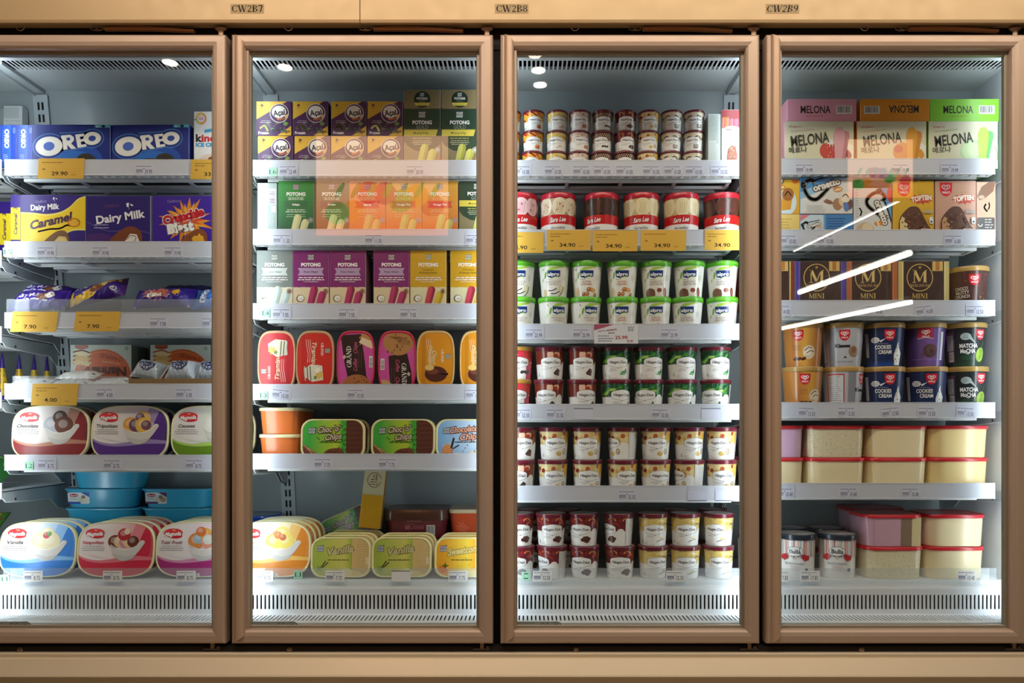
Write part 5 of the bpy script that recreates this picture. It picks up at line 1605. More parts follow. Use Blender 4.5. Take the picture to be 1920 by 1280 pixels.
def melona(key, c, tint, fruit, bar, bard, look, name2):
    a = Art(); a.rect(-110, 0, 110, 150, '#dcd8ba'); a.poly([(-110, 0), (-110, 8), (10, 22), (10, 0)], c); a.rect(96, 0, 110, 40, c)
    a.ell(62, 40, 56, 44, '#eceade'); a.ell(90, 20, 30, 24, '#f0eee6')
    if fruit == 'straw':
        a.poly(spl([(30, 16), (6, 40), (2, 60), (12, 76), (32, 78), (52, 70), (58, 54), (46, 32), (30, 16)]), '#c8382e'); a.ell(78, 32, 22, 28, '#a8243a')
        R = random.Random(2)
        for i in range(22):
            a.ell(30 + R.uniform(-22, 22), 46 + R.uniform(-22, 22), 1.1, 1.6, '#f0b090', n=6)
        a.star(34, 80, 6, 16, 7, '#e8e4e0')
    elif fruit == 'mango':
        a.ell(34, 50, 30, 30, '#d88a2c'); a.ell(80, 34, 20, 28, '#e09a2a'); a.ell(20, 60, 14, 12, '#c85a3a')
    else:
        a.ell(28, 50, 38, 40, '#bcd8a8'); a.ell(22, 56, 26, 28, '#cfe4b4'); a.ell(78, 34, 24, 30, '#e2ecc0'); a.ring(84, 40, 20, 34, 3, '#88b860', -60, 60)
    a.poly([(42, 10), (56, 2), (70, 90), (84, 104), (76, 122), (60, 130), (48, 124), (50, 104)], bar) if False else None
    a.poly([(48, 8), (66, 4), (78, 100), (76, 116), (64, 128), (50, 122), (44, 104)], bar); a.poly([(66, 4), (74, 10), (92, 98), (90, 112), (76, 116), (78, 100)], bard)
    a.star(90, 20, 8, 20, 6, '#f4f2ec', seed=1)
    a.text('Binggrae', -74, 128, 5, '#c83a3a', sh=.2, wid=36); a.text(name2 + ' FLAVORED ICE BAR', -52, 116, 4.0, mix(c, '#8a5a4a', .5), wid=72, rot=5)
    a.text('MELONA', -30, 90, 33, '#1b1c1e', wt=.018, wid=118, rot=7, sh=.02); a.rect(-34, 64, -17, 69, '#dcd8ba') if False else None
    a.text('메로나', -66, 57, 15, '#2b2c30', wt=.01, rot=5)
    s_ = Art(); s_.rect(-60, 0, 60, 150, c)
    carton(key, .2115, .12, .145, a, c, None, look=look[0], sidec=mix(c, '#000000', .08))
    a = Art(); a.rect(-110, 0, 110, 70, c)
    fl = fruit == 'mango'
    a.text('MELONA', -20 if not fl else 28, 36, 23, '#22201e', wt=.018, wid=92, rot=180 if fl else 0)
    a.lines(-22 if not fl else 26, 56 if fl else 14, 66, 1, 4, mix(c, '#a03a2c', .6), 2.4, 4)
    if fl:
        a.barcode(-94, 22, -46, 46); 
    else:
        a.barcode(44, 22, 92, 48)
    carton(key + '_flat', .211, .145, .068, a, c, None, look=look[1], sidec=mix(c, '#000000', .08), topc='#dcd8ba')
melona('mel_pink', '#e49cae', 0, 'straw', '#e0a4b0', '#c8848c', ('pink strawberry ice bar box', 'pink ice bar box lying flat'), 'STRAWBERRY')
melona('mel_orange', '#e8961e', 0, 'mango', '#e8a22c', '#d08818', ('orange mango ice bar box', 'orange ice bar box lying upside down'), 'MANGO')
melona('mel_green', '#86cc2e', 0, 'melon', '#b8dc5a', '#6cc070', ('green melon ice bar box', 'green ice bar box lying flat'), 'MELON')
def cornetto_word(a, x, y, s, rot=0):
    c, sn = math.cos(math.radians(rot)), math.sin(math.radians(rot))
    def T(pts):
        return [(x + (u * c - v * sn) * s, y + (u * sn + v * c) * s) for u, v in pts]
    big = [(-34, 10), (-46, 16), (-54, 6), (-44, -2), (-34, 10), (-26, 24), (-36, 34), (-56, 22), (-58, -4), (-44, -28), (-24, -34), (0, -18), (30, 8), (52, 14)]
    a.curve(T([(-30, 16), (-18, 30), (10, 34), (56, 38)]), 5 * s, '#2f2a28'); a.curve(T(big[5:]), 14 * s, '#2f2a28'); a.curve(T(big[5:]), 10.5 * s, '#ece8e0')
    a.curve(T([(-54, 22), (-66, 24), (-66, 12), (-54, 10)]), 9 * s, '#2f2a28'); a.curve(T([(-54, 22), (-66, 24), (-66, 12), (-54, 10)]), 6 * s, '#ece8e0')
    a.text('ornetto', x + 14 * s * c - 12 * s * sn, y + 14 * s * sn + 12 * s * c, 22 * s, '#ece8e0', wt=.05, wid=92 * s, rot=rot + 10, ol=.15, oc='#2f2a28')
    px, py = x + (50 * c + 8 * sn) * s, y + (50 * sn - 8 * c) * s
    a.star(px, py, 13 * s, 18 * s, 8, '#d8862a', ry=.6, rot=rot); a.text('mini', px, py, 9 * s, '#fff0d0', wt=.04, rot=rot + 8)
a = Art(); a.rect(-90, 0, 90, 125, '#dfe0e0'); a.poly([(-90, 125), (-90, 62), (-40, 84), (20, 102), (46, 125)], '#3f8fd4'); a.poly([(-90, 62), (-90, 40), (-30, 66), (40, 98), (80, 125), (46, 125), (20, 102), (-40, 84)], '#8cc0e8')
a.ell(-62, 128, 34, 17, '#d22c3c'); heart_logo(a, -64, 117, .62, shield=False)
cornetto_word(a, -12, 78, .92, 6)
for q in ((34, 30, '#a87a5a'), (52, 40, '#ddc8ae'), (66, 30, '#6a4432'), (58, 52, '#f0e4d4')):
    a.ell(q[0], q[1], 15, 18, q[2], n=16)
a.curve([(48, 52), (58, 60), (68, 50)], 3, '#c09060'); a.poly([(-10, 38), (0, 46), (14, 40), (22, 32), (8, 30)], '#8a5a48'); a.ell(60, 22, 8, 14, '#4a7ac8', rot=10); a.lines(-60, 24, 60, 4, 6, '#b8b8b8', 1.5, 4, 'l'); a.rect(-90, 0, 90, 2, '#b09a8a')
carton('cornetto', .160, .09, .1112, a, '#4a9ad8', None, look='white and blue mini cone box')
a = Art(); a.rect(-90, 0, 90, 80, '#2f80c8'); a.rect(-82, 4, -8, 74, '#c8dcea'); a.poly([(-82, 74), (-82, 52), (-50, 74)], '#e07a80'); cornetto_word(a, -44, 38, .46, 6); a.lines(30, 62, 60, 7, 8, '#1c3a7a', 2, 5); a.rect(-6, 0, -4, 80, '#a8d0ee')
carton('cornetto_flat', .160, .12, .076, a, '#2f80c8', None, look='blue mini cone box lying on its back')
a = Art(); a.rect(-60, 0, 60, 170, '#d4d9dc'); a.poly([(60, 170), (60, 60), (34, 110), (20, 170)], '#5aa0d8'); a.ell(56, 138, 12, 26, '#cc3344'); cornetto_word(a, 16, 92, .86, -78)
a.ell(-22, 30, 26, 22, '#c9b08c'); a.ell(-16, 36, 16, 14, '#e0ceb0'); a.ell(0, 12, 34, 12, '#9a7a54'); a.curve([(-40, 96), (-34, 84), (-38, 72)], 4, '#5a3a30'); a.lines(-52, 150, 10, 16, 8, '#9aa0a8', 1.4, 3, 'l')
carton('cornetto_up', .116, .09, .157, a, '#c6ccd2', None, look='mini cone box stood on its end')
a = Art(); a.grad(-90, 0, 90, 125, '#e0a62a', '#f0c23a', True, 6); a.ell(40, 36, 30, 40, '#d8e8f0'); a.poly([(20, 10), (52, 14), (60, 66), (30, 70)], '#e2a02c'); a.ell(44, 60, 18, 20, '#a86a30'); a.curve([(34, 56), (44, 68), (54, 56)], 3, '#5a3418'); a.star(66, 102, 8, 13, 12, '#e06a24')
cornetto_word(a, -24, 84, .9, 6); a.lines(-50, 24, 60, 3, 6, '#a87a20', 1.6, 4, 'l')
carton('cone_yellow', .160, .09, .105, a, '#e0a62a', None, look='yellow mini cone box')
a = Art(); a.rect(-90, 0, 90, 80, '#f0d27a'); a.lines(0, 60, 120, 6, 9, '#b08a34', 2, 5)
carton('cone_yellow_flat', .160, .12, .076, a, '#f0d27a', None, look='pale yellow mini cone box lying on its back')
def topten(key, c, look, bite):
    a = Art(); a.rect(-70, 0, 70, 185, c); heart_logo(a, -30, 152, 1.45)
    a.star(24, 122, 26, 40, 12, '#c8442a', ry=.42, rot=8); a.text('TOPTEN', 24, 123, 15, '#f2ead8', wt=.06, wid=62, rot=7, arc=3, ol=.12, oc='#c83a24')
    a.lines(22, 142, 26, 1, 4, mix(c, '#7a5a3a', .4), 2, 3)
    a.poly(spl([(-44, 0), (-44, 58), (-20, 92), (0, 100), (18, 92), (40, 50), (60, 20), (62, 0)]), '#5c3626')
    R = random.Random(7)
    for i in range(60):
        a.ell(R.uniform(-18, 34), R.uniform(3, 86) * .9, R.uniform(2, 4), R.uniform(1.5, 3), ['#7c4c34', '#452418', '#8e6042', '#6a3c28'][i % 4], n=7, rot=i * 20)
    a.poly([(-44, 16), (-44, 54), (-37, 68), (-28, 63), (-31, 52), (-19, 45), (-24, 36), (-15, 28), (-22, 18), (-16, 8), (-30, 2)], bite)
    for q in ((-36, 50, 3, 4), (-28, 38, 4, 2.6), (-34, 26, 3, 2), (-25, 14, 3, 4), (-38, 14, 2, 3)):
        a.star(q[0], q[1], q[2] * .6, q[3] + 1, 5, '#6a4430', seed=int(q[1])); a.star(-30, 8, 14, 22, 6, '#d8b482', seed=2)
    a.poly([(14, 22), (24, 32), (52, 30), (56, 10), (24, 12)], '#f0d8d0'); a.poly([(17, 22), (26, 30), (50, 28), (53, 12), (26, 14)], '#c8323a'); a.text('NUTTY', 37, 21, 6.5, '#f6e8e0', wt=.03, rot=-6, wid=24)
    a.rr(46, 46, 58, 66, 3, '#d8dce0'); a.ell(52, 52, 3, 3, '#3a3a4a'); a.rr(28, 78, 56, 88, 3, mix(c, '#8aa0b0', .5))
    carton(key, .124, .07, .178, a, c, None, look=look, sidec=mix(c, '#ffffff', .1))
topten('top_yellow', '#d8ab22', 'yellow nutty stick box', '#dcc890'); topten('top_pink', '#cc9c84', 'pink-brown nutty stick box', '#c09468')
a = Art(); a.rect(-40, 0, 40, 185, '#e2b096'); a.poly([(-28, 130), (-14, 160), (14, 178), (28, 172), (22, 146), (-4, 124), (-20, 118)], '#8a6450'); a.ell(-14, 128, 10, 6, '#c8a88a'); a.curve([(0, 108), (-6, 96), (4, 84)], 6, '#f0e0d0'); a.curve([(8, 112), (10, 100), (6, 90)], 4, '#c89a7a')
a.rr(-28, 26, 26, 66, 5, '#5a5656'); a.ring(-18, 46, 6, 7, 2.4, '#e8e4e0', 180, 360); a.lines(-4, 58, 26, 5, 8, '#c8c4c0', 3, 4, 'l')
carton('top_end', .058, .11, .175, a, '#e2b096', look='pink-brown nutty stick box turned end-on')
def magnum(key, edge, band, sub, look):
    a = Art(); a.rect(-90, 0, 90, 150, '#3a2018'); a.poly(spl([(20, 0), (40, 40), (58, 90), (40, 150)]) + [(90, 150), (90, 0)], '#44281e')
    a.rect(-90, 0, -66, 150, edge); a.rect(66, 0, 90, 150, edge); a.rect(62, 0, 66, 150, band); a.rect(-66, 0, -62, 150, band); a.rect(26, 116, 58, 148, '#d8b86a'); a.rect(36, 118, 48, 146, '#b87a34')
    a.ring(-12, 96, 39, 41, 2.6, '#d8b86e'); a.text('M', -12, 100, 40, '#e0c27c', ser=True, wid=46); a.text('MAGNUM', -12, 72, 9, '#c9a868', ser=True, wid=58); a.star(-12, 127, 3, 6, 5, '#b89248')
    a.text('MINI', -12, 40, 16, '#d8b86e', ser=True, wid=48)
    if sub:
        a.text(sub, -12, 26, 5, '#a87a4a', ser=True, wid=56)
    R = random.Random(len(key))
    for i in range(12):
        a.star(R.uniform(-50, 54), R.uniform(2, 20), 3, 7, 6, ['#6e4232', '#8a5a3e', '#d8c4a0', '#5a3226'][i % 4], seed=i)
    carton(key, .156, .08, .146, a, '#3a2018', None, look=look, sidec=edge)
magnum('mag_purple', '#4e3ea0', '#6a58b8', '', 'brown mini stick box with purple edges'); magnum('mag_copper', '#b4683a', '#c87a48', 'CLASSIC', 'brown mini stick box with copper edges'); magnum('mag_gold', '#cdb872', '#e8d898', 'CLASSIC', 'brown mini stick box with gold edges')
magnum('mag_red', '#8a3024', '#d8c47a', 'ALMOND', 'reddish brown mini stick box')
# waffles (stacked upside down), the tall white and yellow box
a = Art(); a.rect(-110, 0, 110, 165, '#ccd3c6'); a.ell(6, 56, 92, 88, '#d8622c', n=40); a.ring(6, 56, 84, 80, 1.4, '#e8946a')
a.text('12 WAFFLES', 36, 116, 11, '#7a2c18', wt=.02, rot=168, wid=76); a.text('HEAT AND SERVE', 34, 100, 6, '#f0c8a0', rot=172, wid=60); a.text('Nanna\'s', 16, 70, 30, '#5a2418', wt=.05, rot=180, wid=136)
for q in range(3):
    a.poly([(-94 + q * 6, 96 + q * 14), (-40, 88 + q * 16), (-28, 102 + q * 14), (-84, 116 + q * 13)], ['#e0c484', '#d8b068', '#e8d49c'][q]); a.curve([(-90, 108 + q * 13), (-60, 114 + q * 13), (-36, 104 + q * 14)], 4, '#a84a24')
a.ell(-62, 152, 22, 9, '#a8482a'); a.star(84, 146, 5, 9, 5, '#a4aca0'); a.star(-60, 84, 8, 14, 6, '#c06a3a', seed=2)
carton('waffle', .198, .10, .158, a, '#c6cdc0', None, look='white and orange waffle box standing upside down', sidec='#6d746a', m=M_CARD)
a = Art(); a.rect(-45, 0, 45, 220, '#d9cfa8'); a.rect(-45, 0, 45, 108, '#d8a31c'); a.ring(0, 158, 22, 24, 2, '#5a3020', 10, 350); a.text('12', 2, 170, 12, '#5a3020', wt=.03); a.lines(0, 158, 28, 3, 8, '#5a3020', 2.6, 3); a.rect(-45, 108, 45, 112, '#c8b888'); a.lines(-22, 96, 4, 14, 6, '#a87a14', 1.5, 3, 'l')
sd = Art(); sd.lines(0, 90, 26, 12, 8, '#8a6a30', 2, 4)
carton('tall_yellow', .070, .035, .199, a, '#d8a31c', sd, look='tall cream and yellow box leaning at the back', sidec='#b88a30')

# ---------------------------------------------------------------- oblong tubs with their lids to the front
def bowl(a, x, y, s, scoops, rim='#d6d3cf'):
    for sx_, sy_, r_, c_ in scoops:
        r_ *= 1.22
        a.ell(x + sx_ * s, y + sy_ * s, r_ * s, r_ * s * .95, c_)
        a.ell(x + (sx_ - 3) * s, y + (sy_ + 4) * s, r_ * .5 * s, r_ * .45 * s, mix(c_, '#ffffff', .22))
    a.poly([(x - 40 * s, y + 4 * s), (x - 30 * s, y - 4 * s), (x - 10 * s, y - 9 * s), (x + 14 * s, y - 9 * s), (x + 36 * s, y), (x + 42 * s, y + 10 * s), (x + 50 * s, y + 16 * s), (x + 58 * s, y + 15 * s), (x + 60 * s, y + 9 * s), (x + 46 * s, y - 12 * s), (x + 26 * s, y - 36 * s), (x + 10 * s, y - 42 * s), (x - 8 * s, y - 42 * s), (x - 22 * s, y - 34 * s)], rim)
    a.curve([(x - 38 * s, y + 3 * s), (x - 10 * s, y - 9 * s), (x + 14 * s, y - 9 * s), (x + 36 * s, y), (x + 52 * s, y + 15 * s)], 1.4, '#ffffff')
    a.poly([(x - 30 * s, y - 22 * s), (x - 22 * s, y - 34 * s), (x - 8 * s, y - 42 * s), (x + 10 * s, y - 42 * s), (x + 26 * s, y - 36 * s), (x + 36 * s, y - 24 * s), (x + 8 * s, y - 30 * s)], mix(rim, '#8a8a90', .28))
def magnolia(key, name, c1, c2, c3, scoops, look, ink='#3a3034', extra=None):
    a = Art(); a.rect(-130, 0, 130, 170, c1)
    a.rect(-130, 0, 74, 170, lambda u, v: mix('#ece6e4', mix(c3, c2, .25), max(0, (u + 40) / 100)), 14, 1)
    a.poly([(60, 170), (96, 170), (74, 118), (40, 112)], mix(c2, '#ffffff', .15)); a.poly([(96, 170), (130, 170), (130, 0), (30, 0), (60, 60), (74, 118)], c1)
    a.curve([(104, 150), (112, 100), (100, 50), (70, 20)], 9, mix(c1, '#ffffff', .08))
    a.poly(spl([(-130, 80), (-96, 60), (-50, 52), (0, 58), (50, 66), (130, 60)]) + [(130, 0), (-130, 0)], mix(c2, '#ffffff', .1)); a.poly(spl([(-130, 76), (-96, 53), (-50, 44), (0, 46), (60, 52), (130, 52)]) + [(130, 0), (-130, 0)], c1)
    for q in range(8):
        a.curve([(-112 + q * 9, 80 - q * 2), (-96 + q * 9, 70 - q * 2.2), (-70 + q * 9, 66 - q * 1.2)], .8, mix(c3, '#ffffff', .1), 4)
    if extra:
        extra(a)
    bowl(a, 24, 96, 1.08, scoops)
    a.ell(-66, 136, 29, 13, '#d8222c'); a.ell(-60, 127, 22, 8, '#d8222c'); a.ell(-66, 138, 26, 10, '#e23a40'); a.text('Magnolia', -66, 133, 12, '#ffffff', wt=.03, sh=.3, wid=50, rot=3, ol=.07, oc='#8a0e18'); a.text('F&N', -64, 144, 4.0, '#f4d8a0', wt=.02)
    a.text(name, -70, 107, 10.5, ink, wt=.012, sh=.3, wid=min(66, 7.4 * len(name)))
    a.lines(-70, 94, 74, 3, 6, '#8a8488', 1.6, 3)
    a.barcode(-24, 0, 20, 13)
    facing_tub(key, .239, .170, .040, a, '#ece6b8', '#2c9cc8', 'se', p=3.3, look=look, taper=.9)
vs = '#efe2c0'
magnolia('g_choc', 'Chocolate', '#8e2226', '#b0683c', '#ddd0cc', [(-18, 14, 20, '#b9bcc8'), (4, 34, 17, '#5a3428'), (16, 12, 22, '#6a3c2a')], 'maroon chocolate tub', extra=None)
magnolia('g_trip', 'Tripolitan', '#5a348c', '#8a70b4', '#d4cce0', [(-20, 14, 18, '#e0a24a'), (-6, 12, 16, '#6a4a64'), (14, 32, 18, '#e6c070'), (6, 34, 11, '#7a5a70'), (16, 12, 19, '#e8b850'), (24, 12, 12, '#7a5060')], 'purple tub of striped scoops')
magnolia('g_coco', 'Coconut', '#6c9424', '#a4cc3c', '#cfe6c0', [(-14, 14, 20, '#eceae2'), (12, 30, 18, '#f0eee6'), (22, 10, 18, '#e6e2d8')], 'green coconut tub')
magnolia('g_van', 'Vanilla', '#2f7fd8', '#6ab0ee', '#bcd8f4', [(-16, 14, 21, '#e6d8aa'), (4, 36, 14, '#ece0b8'), (14, 14, 22, '#e8dcb4'), (0, 30, 8, '#c83a44'), (8, 34, 6, '#6a9a4a')], 'blue vanilla tub')
magnolia('g_neap', 'Neapolitan', '#d02c48', '#e05a6e', '#ecc4c4', [(-26, 12, 16, '#7a3c2a'), (-12, 12, 14, '#e2c89a'), (2, 10, 13, '#d88a9a'), (14, 12, 14, '#e6cc9c'), (26, 12, 14, '#6e3626'), (0, 32, 15, '#b82c34'), (8, 40, 7, '#e8d8b0')], 'red neapolitan tub', ink='#c02040')
magnolia('g_tutti', 'Tutti Fruiti', '#a83078', '#d07aa8', '#ecdce8', [(-16, 14, 20, '#d88a4a'), (-10, 20, 12, '#9ab8c0'), (10, 34, 14, '#e0b04c'), (22, 12, 20, '#e89a8a'), (16, 18, 12, '#d8dcd0'), (-4, 40, 12, '#d8743a')], 'magenta tutti-frutti tub', ink='#7a1c44')
magnolia('g_corn', 'Corn', '#e08a24', '#f0b62c', '#f4ecc8', [(-18, 12, 20, '#e6cc5a'), (6, 34, 18, '#ecd87a'), (16, 14, 20, '#eed96a'), (-6, 30, 9, '#d8823a'), (8, 24, 8, '#c86a34'), (-14, 36, 6, '#d88a4c')], 'orange corn tub', ink='#c84a1c')
def small_tub(key, word, word2, cA, cB, right, look, kind):
    a = Art(); a.rect(-110, 0, 110, 130, right); a.grad(-110, 0, 18, 130, cA, cA, False, 1); a.grad(-70, 0, 10, 130, cA, cB, False, 8); a.grad(10, 0, 34, 130, cB, cA, False, 4)
    if kind == 'choc':
        for q in range(7):
            a.star(34, 20 + q * 16, 7, 10, 7, cA, seed=q); a.ell(28 + (q % 3) * 3, 18 + q * 14, 1.8, 2.4, '#1c4a1c')
        a.rect(42, 0, 110, 130, '#5c2f22')
        for q in range(16):
            a.line([(46, 6 + q * 7.4), (96, 8 + q * 7.4)], 1.6, ['#6e3c2a', '#4a2318'][q % 2])
        a.poly(spl([(-40, 0), (-20, 26), (6, 34), (30, 30), (44, 0)]), '#74402c'); a.curve([(-24, 8), (-8, 26), (4, 20), (16, 28)], 2.2, '#4e2818')
        a.poly([(-90, 46), (-50, 22), (-44, 4), (-90, 0)], '#6a3a28'); a.line([(-90, 46), (-60, 16), (-54, 4)], 4, '#b88a5a'); a.line([(-76, 36), (-44, 14)], 3, '#c09a6a')
        for q in ((-48, 66), (-42, 62), (-30, 56), (26, 62), (30, 56), (20, 36)):
            a.star(q[0], q[1], 1.4, 3, 5, '#1c4a1c')
    elif kind == 'chip':
        a.grad(-110, 0, 110, 130, '#6aa8dc', '#dfe8f2', False, 10); a.ell(44, 8, 48, 22, '#e6dccb'); a.ell(-30, 4, 24, 16, '#e8e0d0')
        a.ell(-62, 26, 16, 20, '#d8742c')
        for q in range(6):
            a.line([(-76, 14 + q * 6), (-50, 20 + q * 6)], 1.6, '#f0d8a8')
        a.line([(-50, 34), (-42, 66)], 6, '#1c2024'); a.line([(-46, 32), (-26, 44)], 4, '#1c2024')
        R = random.Random(4)
        for q in range(16):
            a.line([(-30 + q * 7, 52 - (q * 37) % 46), (-26 + q * 7, 55 - (q * 37) % 46)], 2, '#3a2a20')
        for q in ((-22, 58), (60, 62), (66, 46), (74, 86)):
            a.line([q, (q[0] + 5, q[1] + 5)], 2.4, '#2a2420')
    elif kind == 'van':
        a.lines(48, 106, 44, 14, 7, mix(right, '#8a7a50', .35), 1.6, 4, 'l'); a.rect(76, 40, 90, 62, mix(right, '#ffffff', .3)); a.ell(28, 6, 40, 16, '#e0cc86'); a.ell(16, 16, 20, 12, '#e8dca0')
        a.star(-66, 26, 6, 13, 6, '#7a9a4a', seed=3); a.line([(-60, 30), (-46, 50)], 3.4, '#3a3024'); a.line([(-56, 30), (-38, 46)], 3, '#3a3024')
    else:
        a.star(-64, 24, 10, 17, 8, '#e07a2c', seed=4); a.star(-58, 36, 4, 12, 4, '#4a6a2a'); a.ell(34, 4, 46, 18, '#ecd890')
        for q in range(9):
            a.ell(-20 + q * 12, 36 + (q * 41) % 60, 2.2, 1.6, '#c8a02c', n=7)
    kings_badge(a, -64, 88, 1.2, '#b9bdc4', '#4a4a58')
    dk = {'choc': '#3a2216', 'chip': '#5a2418', 'van': '#8a7434', 'corn': '#a8842c'}[kind]
    lt = {'choc': '#c9b8a4', 'chip': '#e0a890', 'van': '#c8c290', 'corn': '#e8d890'}[kind]
    if word2:
        a.text(word, -12, 93, 18, lt, wt=.03, sh=.25, wid=68 if kind == 'choc' else 84, rot=5, ol=.11, oc=dk); a.text(word2, 2, 70, 18, lt, wt=.03, sh=.25, wid=52, rot=6, ol=.11, oc=dk)
    else:
        a.text(word, -2, 84, 22, lt, wt=.03, sh=.3, wid=84 if kind == 'van' else 96, rot=8, ol=.09, oc=dk)
    a.lines(-8, 52, 66, 1, 5, '#5a4a20' if kind != 'choc' else '#1c4a1c', 2.4, 5, var=.05)
    facing_tub(key, .185 if kind in ('van', 'corn') else .198, .122 if kind in ('van', 'corn') else .124, .040, a, '#e8dfa8', {'choc': '#e4d8a4', 'chip': '#e4d8a4'}.get(kind, '#e2d6a0'), r=.034, look=look, rimw=7)
small_tub('k_choc', "Choc 'o'", 'Chips', '#3da63c', '#b8cc34', '#5c2f22', 'green and brown choc-chip tub', 'choc')
small_tub('k_chip', 'Chocolate', 'Chip', '#6aa8dc', '#dfe8f2', '#c8d4e0', 'pale blue chocolate chip tub', 'chip')
small_tub('k_van', 'Vanilla', '', '#a3b445', '#d6cf6a', '#d8b87a', 'lime and cream vanilla tub', 'van')
small_tub('k_corn', 'Sweetcorn', '', '#eea626', '#f2d44a', '#eed88a', 'yellow sweetcorn tub', 'corn')
def grand(key, col, rim, body, kind, up, look):
    a = Art()
    W2, H2 = 58, 187
    def F(pts):
        return pts
    a.rect(-60, 0, 60, 190, col)
    x0 = 1 if up else -1
    if kind == 'tira' or kind == 'choc':
        lc = '#f4d8b0' if kind == 'tira' else '#f8e0a0'
        s = 1 if up else -1      # up: lettering reads upwards, food picture on top
        Y = (lambda v: v) if up else (lambda v: 187 - v)
        XX = lambda u: u * s
        dk = mix(col, '#000000', .18)
        a.rect(min(XX(30), XX(42)), 12, max(XX(30), XX(42)), 176, dk)
        for q in (14, 20, 26):
            a.curve([(XX(q + 2), Y(28)), (XX(q - 1), Y(52)), (XX(q - 5), Y(74)), (XX(q - 3), Y(98))], 1.2, '#f6e0d8', 5)
        r_ = 90 if up else -90
        a.text('Tiramisu' if kind == 'tira' else 'Choco', XX(2), Y(72 if kind == 'tira' else 84), 13, lc, wt=.02, sh=.3, rot=r_, wid=74 if kind == 'tira' else 44, ol=.06, oc=mix(col, '#000000', .5))
        if kind == 'choc':
            a.text('Chocolate', XX(14), Y(76), 11, lc, wt=.02, sh=.3, rot=r_, wid=60, ol=.05, oc=mix(col, '#000000', .4))
        a.text('GRAND', XX(-22), Y(58 if kind == 'tira' else 78), 8, '#f4eee4', ser=True, rot=r_, wid=40)
        kings_badge(a, XX(-38), Y(62 if kind == 'tira' else 80), .9, '#b8c0b8', '#4a5a52')
        cx_, cy_ = XX(4), Y(132)
        if kind == 'tira':
            a.poly([(cx_ - 30, cy_ + 14), (cx_ - 8, cy_ + 28), (cx_ + 26, cy_ + 24), (cx_ + 30, cy_ - 20), (cx_ - 4, cy_ - 26), (cx_ - 28, cy_ - 10)], '#dcd6c0')
            for q in (8, 17, 25):
                a.line([(cx_ + q * s, cy_ - 22), (cx_ + (q + 3) * s, cy_ + 22)], 3, ['#4a4234', '#c8c2b0', '#544a3a'][q % 3])
            a.star(cx_ - 18 * s, cy_ - 4, 9, 15, 7, '#e0b45a', seed=3); a.star(cx_ - 6 * s, cy_ - 12, 4, 9, 5, '#6a8a3c', seed=4); a.star(cx_ - 12 * s, cy_ + 10, 6, 11, 6, '#efe8d4', seed=8)
        else:
            a.ell(cx_ + 6, cy_ - 2, 34, 24, '#4e221a'); a.ell(cx_ - 4, cy_ + 6, 18, 9, '#7a3a2c'); a.ell(cx_ - 14, cy_ + 18, 14, 9, '#e2c070'); a.curve([(cx_ + 20, cy_), (cx_ + 38, cy_ - 4), (cx_ + 42, cy_)], 4, '#4e221a')
    else:
        R = random.Random(2)
        for i in range(70):
            xx = -58 + i * 1.7
            a.hold = True
            a.curve([(xx, 4), (xx + 4, 50), (xx - 3, 110), (xx + 3, 184)], .5, '#c02c86', 3)
        a.hold = False; a.k += 1
        if up:
            a.poly([(-46, 172), (16, 176), (26, 110), (34, 44), (-22, 36), (-34, 90)], '#2a1612'); a.ell(4, 14, 46, 38, '#a86a3c'); 
            a.star(34, 164, 16, 28, 8, '#c08a50', seed=3); a.poly([(10, 150), (50, 130), (58, 150), (20, 166)], '#e6cfae')
            tx, ty, rr_ = -20, 106, 92
            for i in range(14):
                a.star(4 + R.uniform(-34, 34), 10 + R.uniform(0, 34), 1.5, 3.6, 4, '#5a2818', seed=i)
            a.barcode(42, 74, 54, 108, False)
        else:
            a.poly([(-26, 108), (30, 120), (44, 60), (48, 0), (-18, 0), (-24, 60)], '#2a1612'); a.ell(4, 150, 46, 40, '#b5824c'); a.ell(-40, 10, 26, 26, '#c8a468')
            tx, ty, rr_ = 22, 54, -88
            for i in range(16):
                a.star(4 + R.uniform(-36, 36), 150 + R.uniform(-32, 30), 1.5, 3.6, 4, '#5a2818', seed=i); 
            for i in range(6):
                a.curve([(-26 + i * 6, 168), (-4 + i * 6, 160), (12 + i * 6, 142)], 1.2, '#8a5a30', 4)
            a.barcode(-50, 66, -38, 100, False)
        sg = 1 if up else -1
        a.text('GRAND', tx, ty, 15, '#f0eae4', ser=True, rot=rr_, wid=66); a.text('Coffee', tx + sg * 19, ty - sg * 24, 12, '#d05a86', sh=.3, rot=rr_, wid=38, wt=.01); a.text('Chips', tx + sg * 19, ty + sg * 28, 12, '#d05a86', sh=.3, rot=rr_, wid=36, wt=.01)
        a.poly([(tx - sg * 14, ty), (tx - sg * 7, ty + 7), (tx, ty), (tx - sg * 7, ty - 7)] if False else [(tx - sg * 20, ty - 2), (tx - sg * 14, ty + 6), (tx - sg * 8, ty), (tx - sg * 14, ty - 8)], '#d8b0a0')
        for q in (30, 38):
            a.line([(tx + sg * q, ty - 34), (tx + sg * q, ty + 20)], 2, '#5a4440')
    facing_tub(key, .1165, .187, .062, a, rim, body, 'rr' if False else 'se', p=3.6, look=look, taper=.86, rimw=5)
grand('t_red_a', '#c8202a', '#d0a880', '#c8a47a', 'tira', True, 'red tiramisu tub with the cake at the top'); grand('t_red_b', '#cc2a1e', '#c8a078', '#c8a47a', 'tira', False, 'red tiramisu tub with the cake below')
grand('t_pink_a', '#d85ab0', '#c8284e', '#c01c40', 'coffee', True, 'pink coffee chip tub with the dark label high'); grand('t_pink_b', '#d85ab0', '#c8284e', '#c01c40', 'coffee', False, 'pink coffee chip tub with the dark label low')
grand('t_gold', '#dc9018', '#d9b070', '#e0c088', 'choc', False, 'amber chocolate tub')
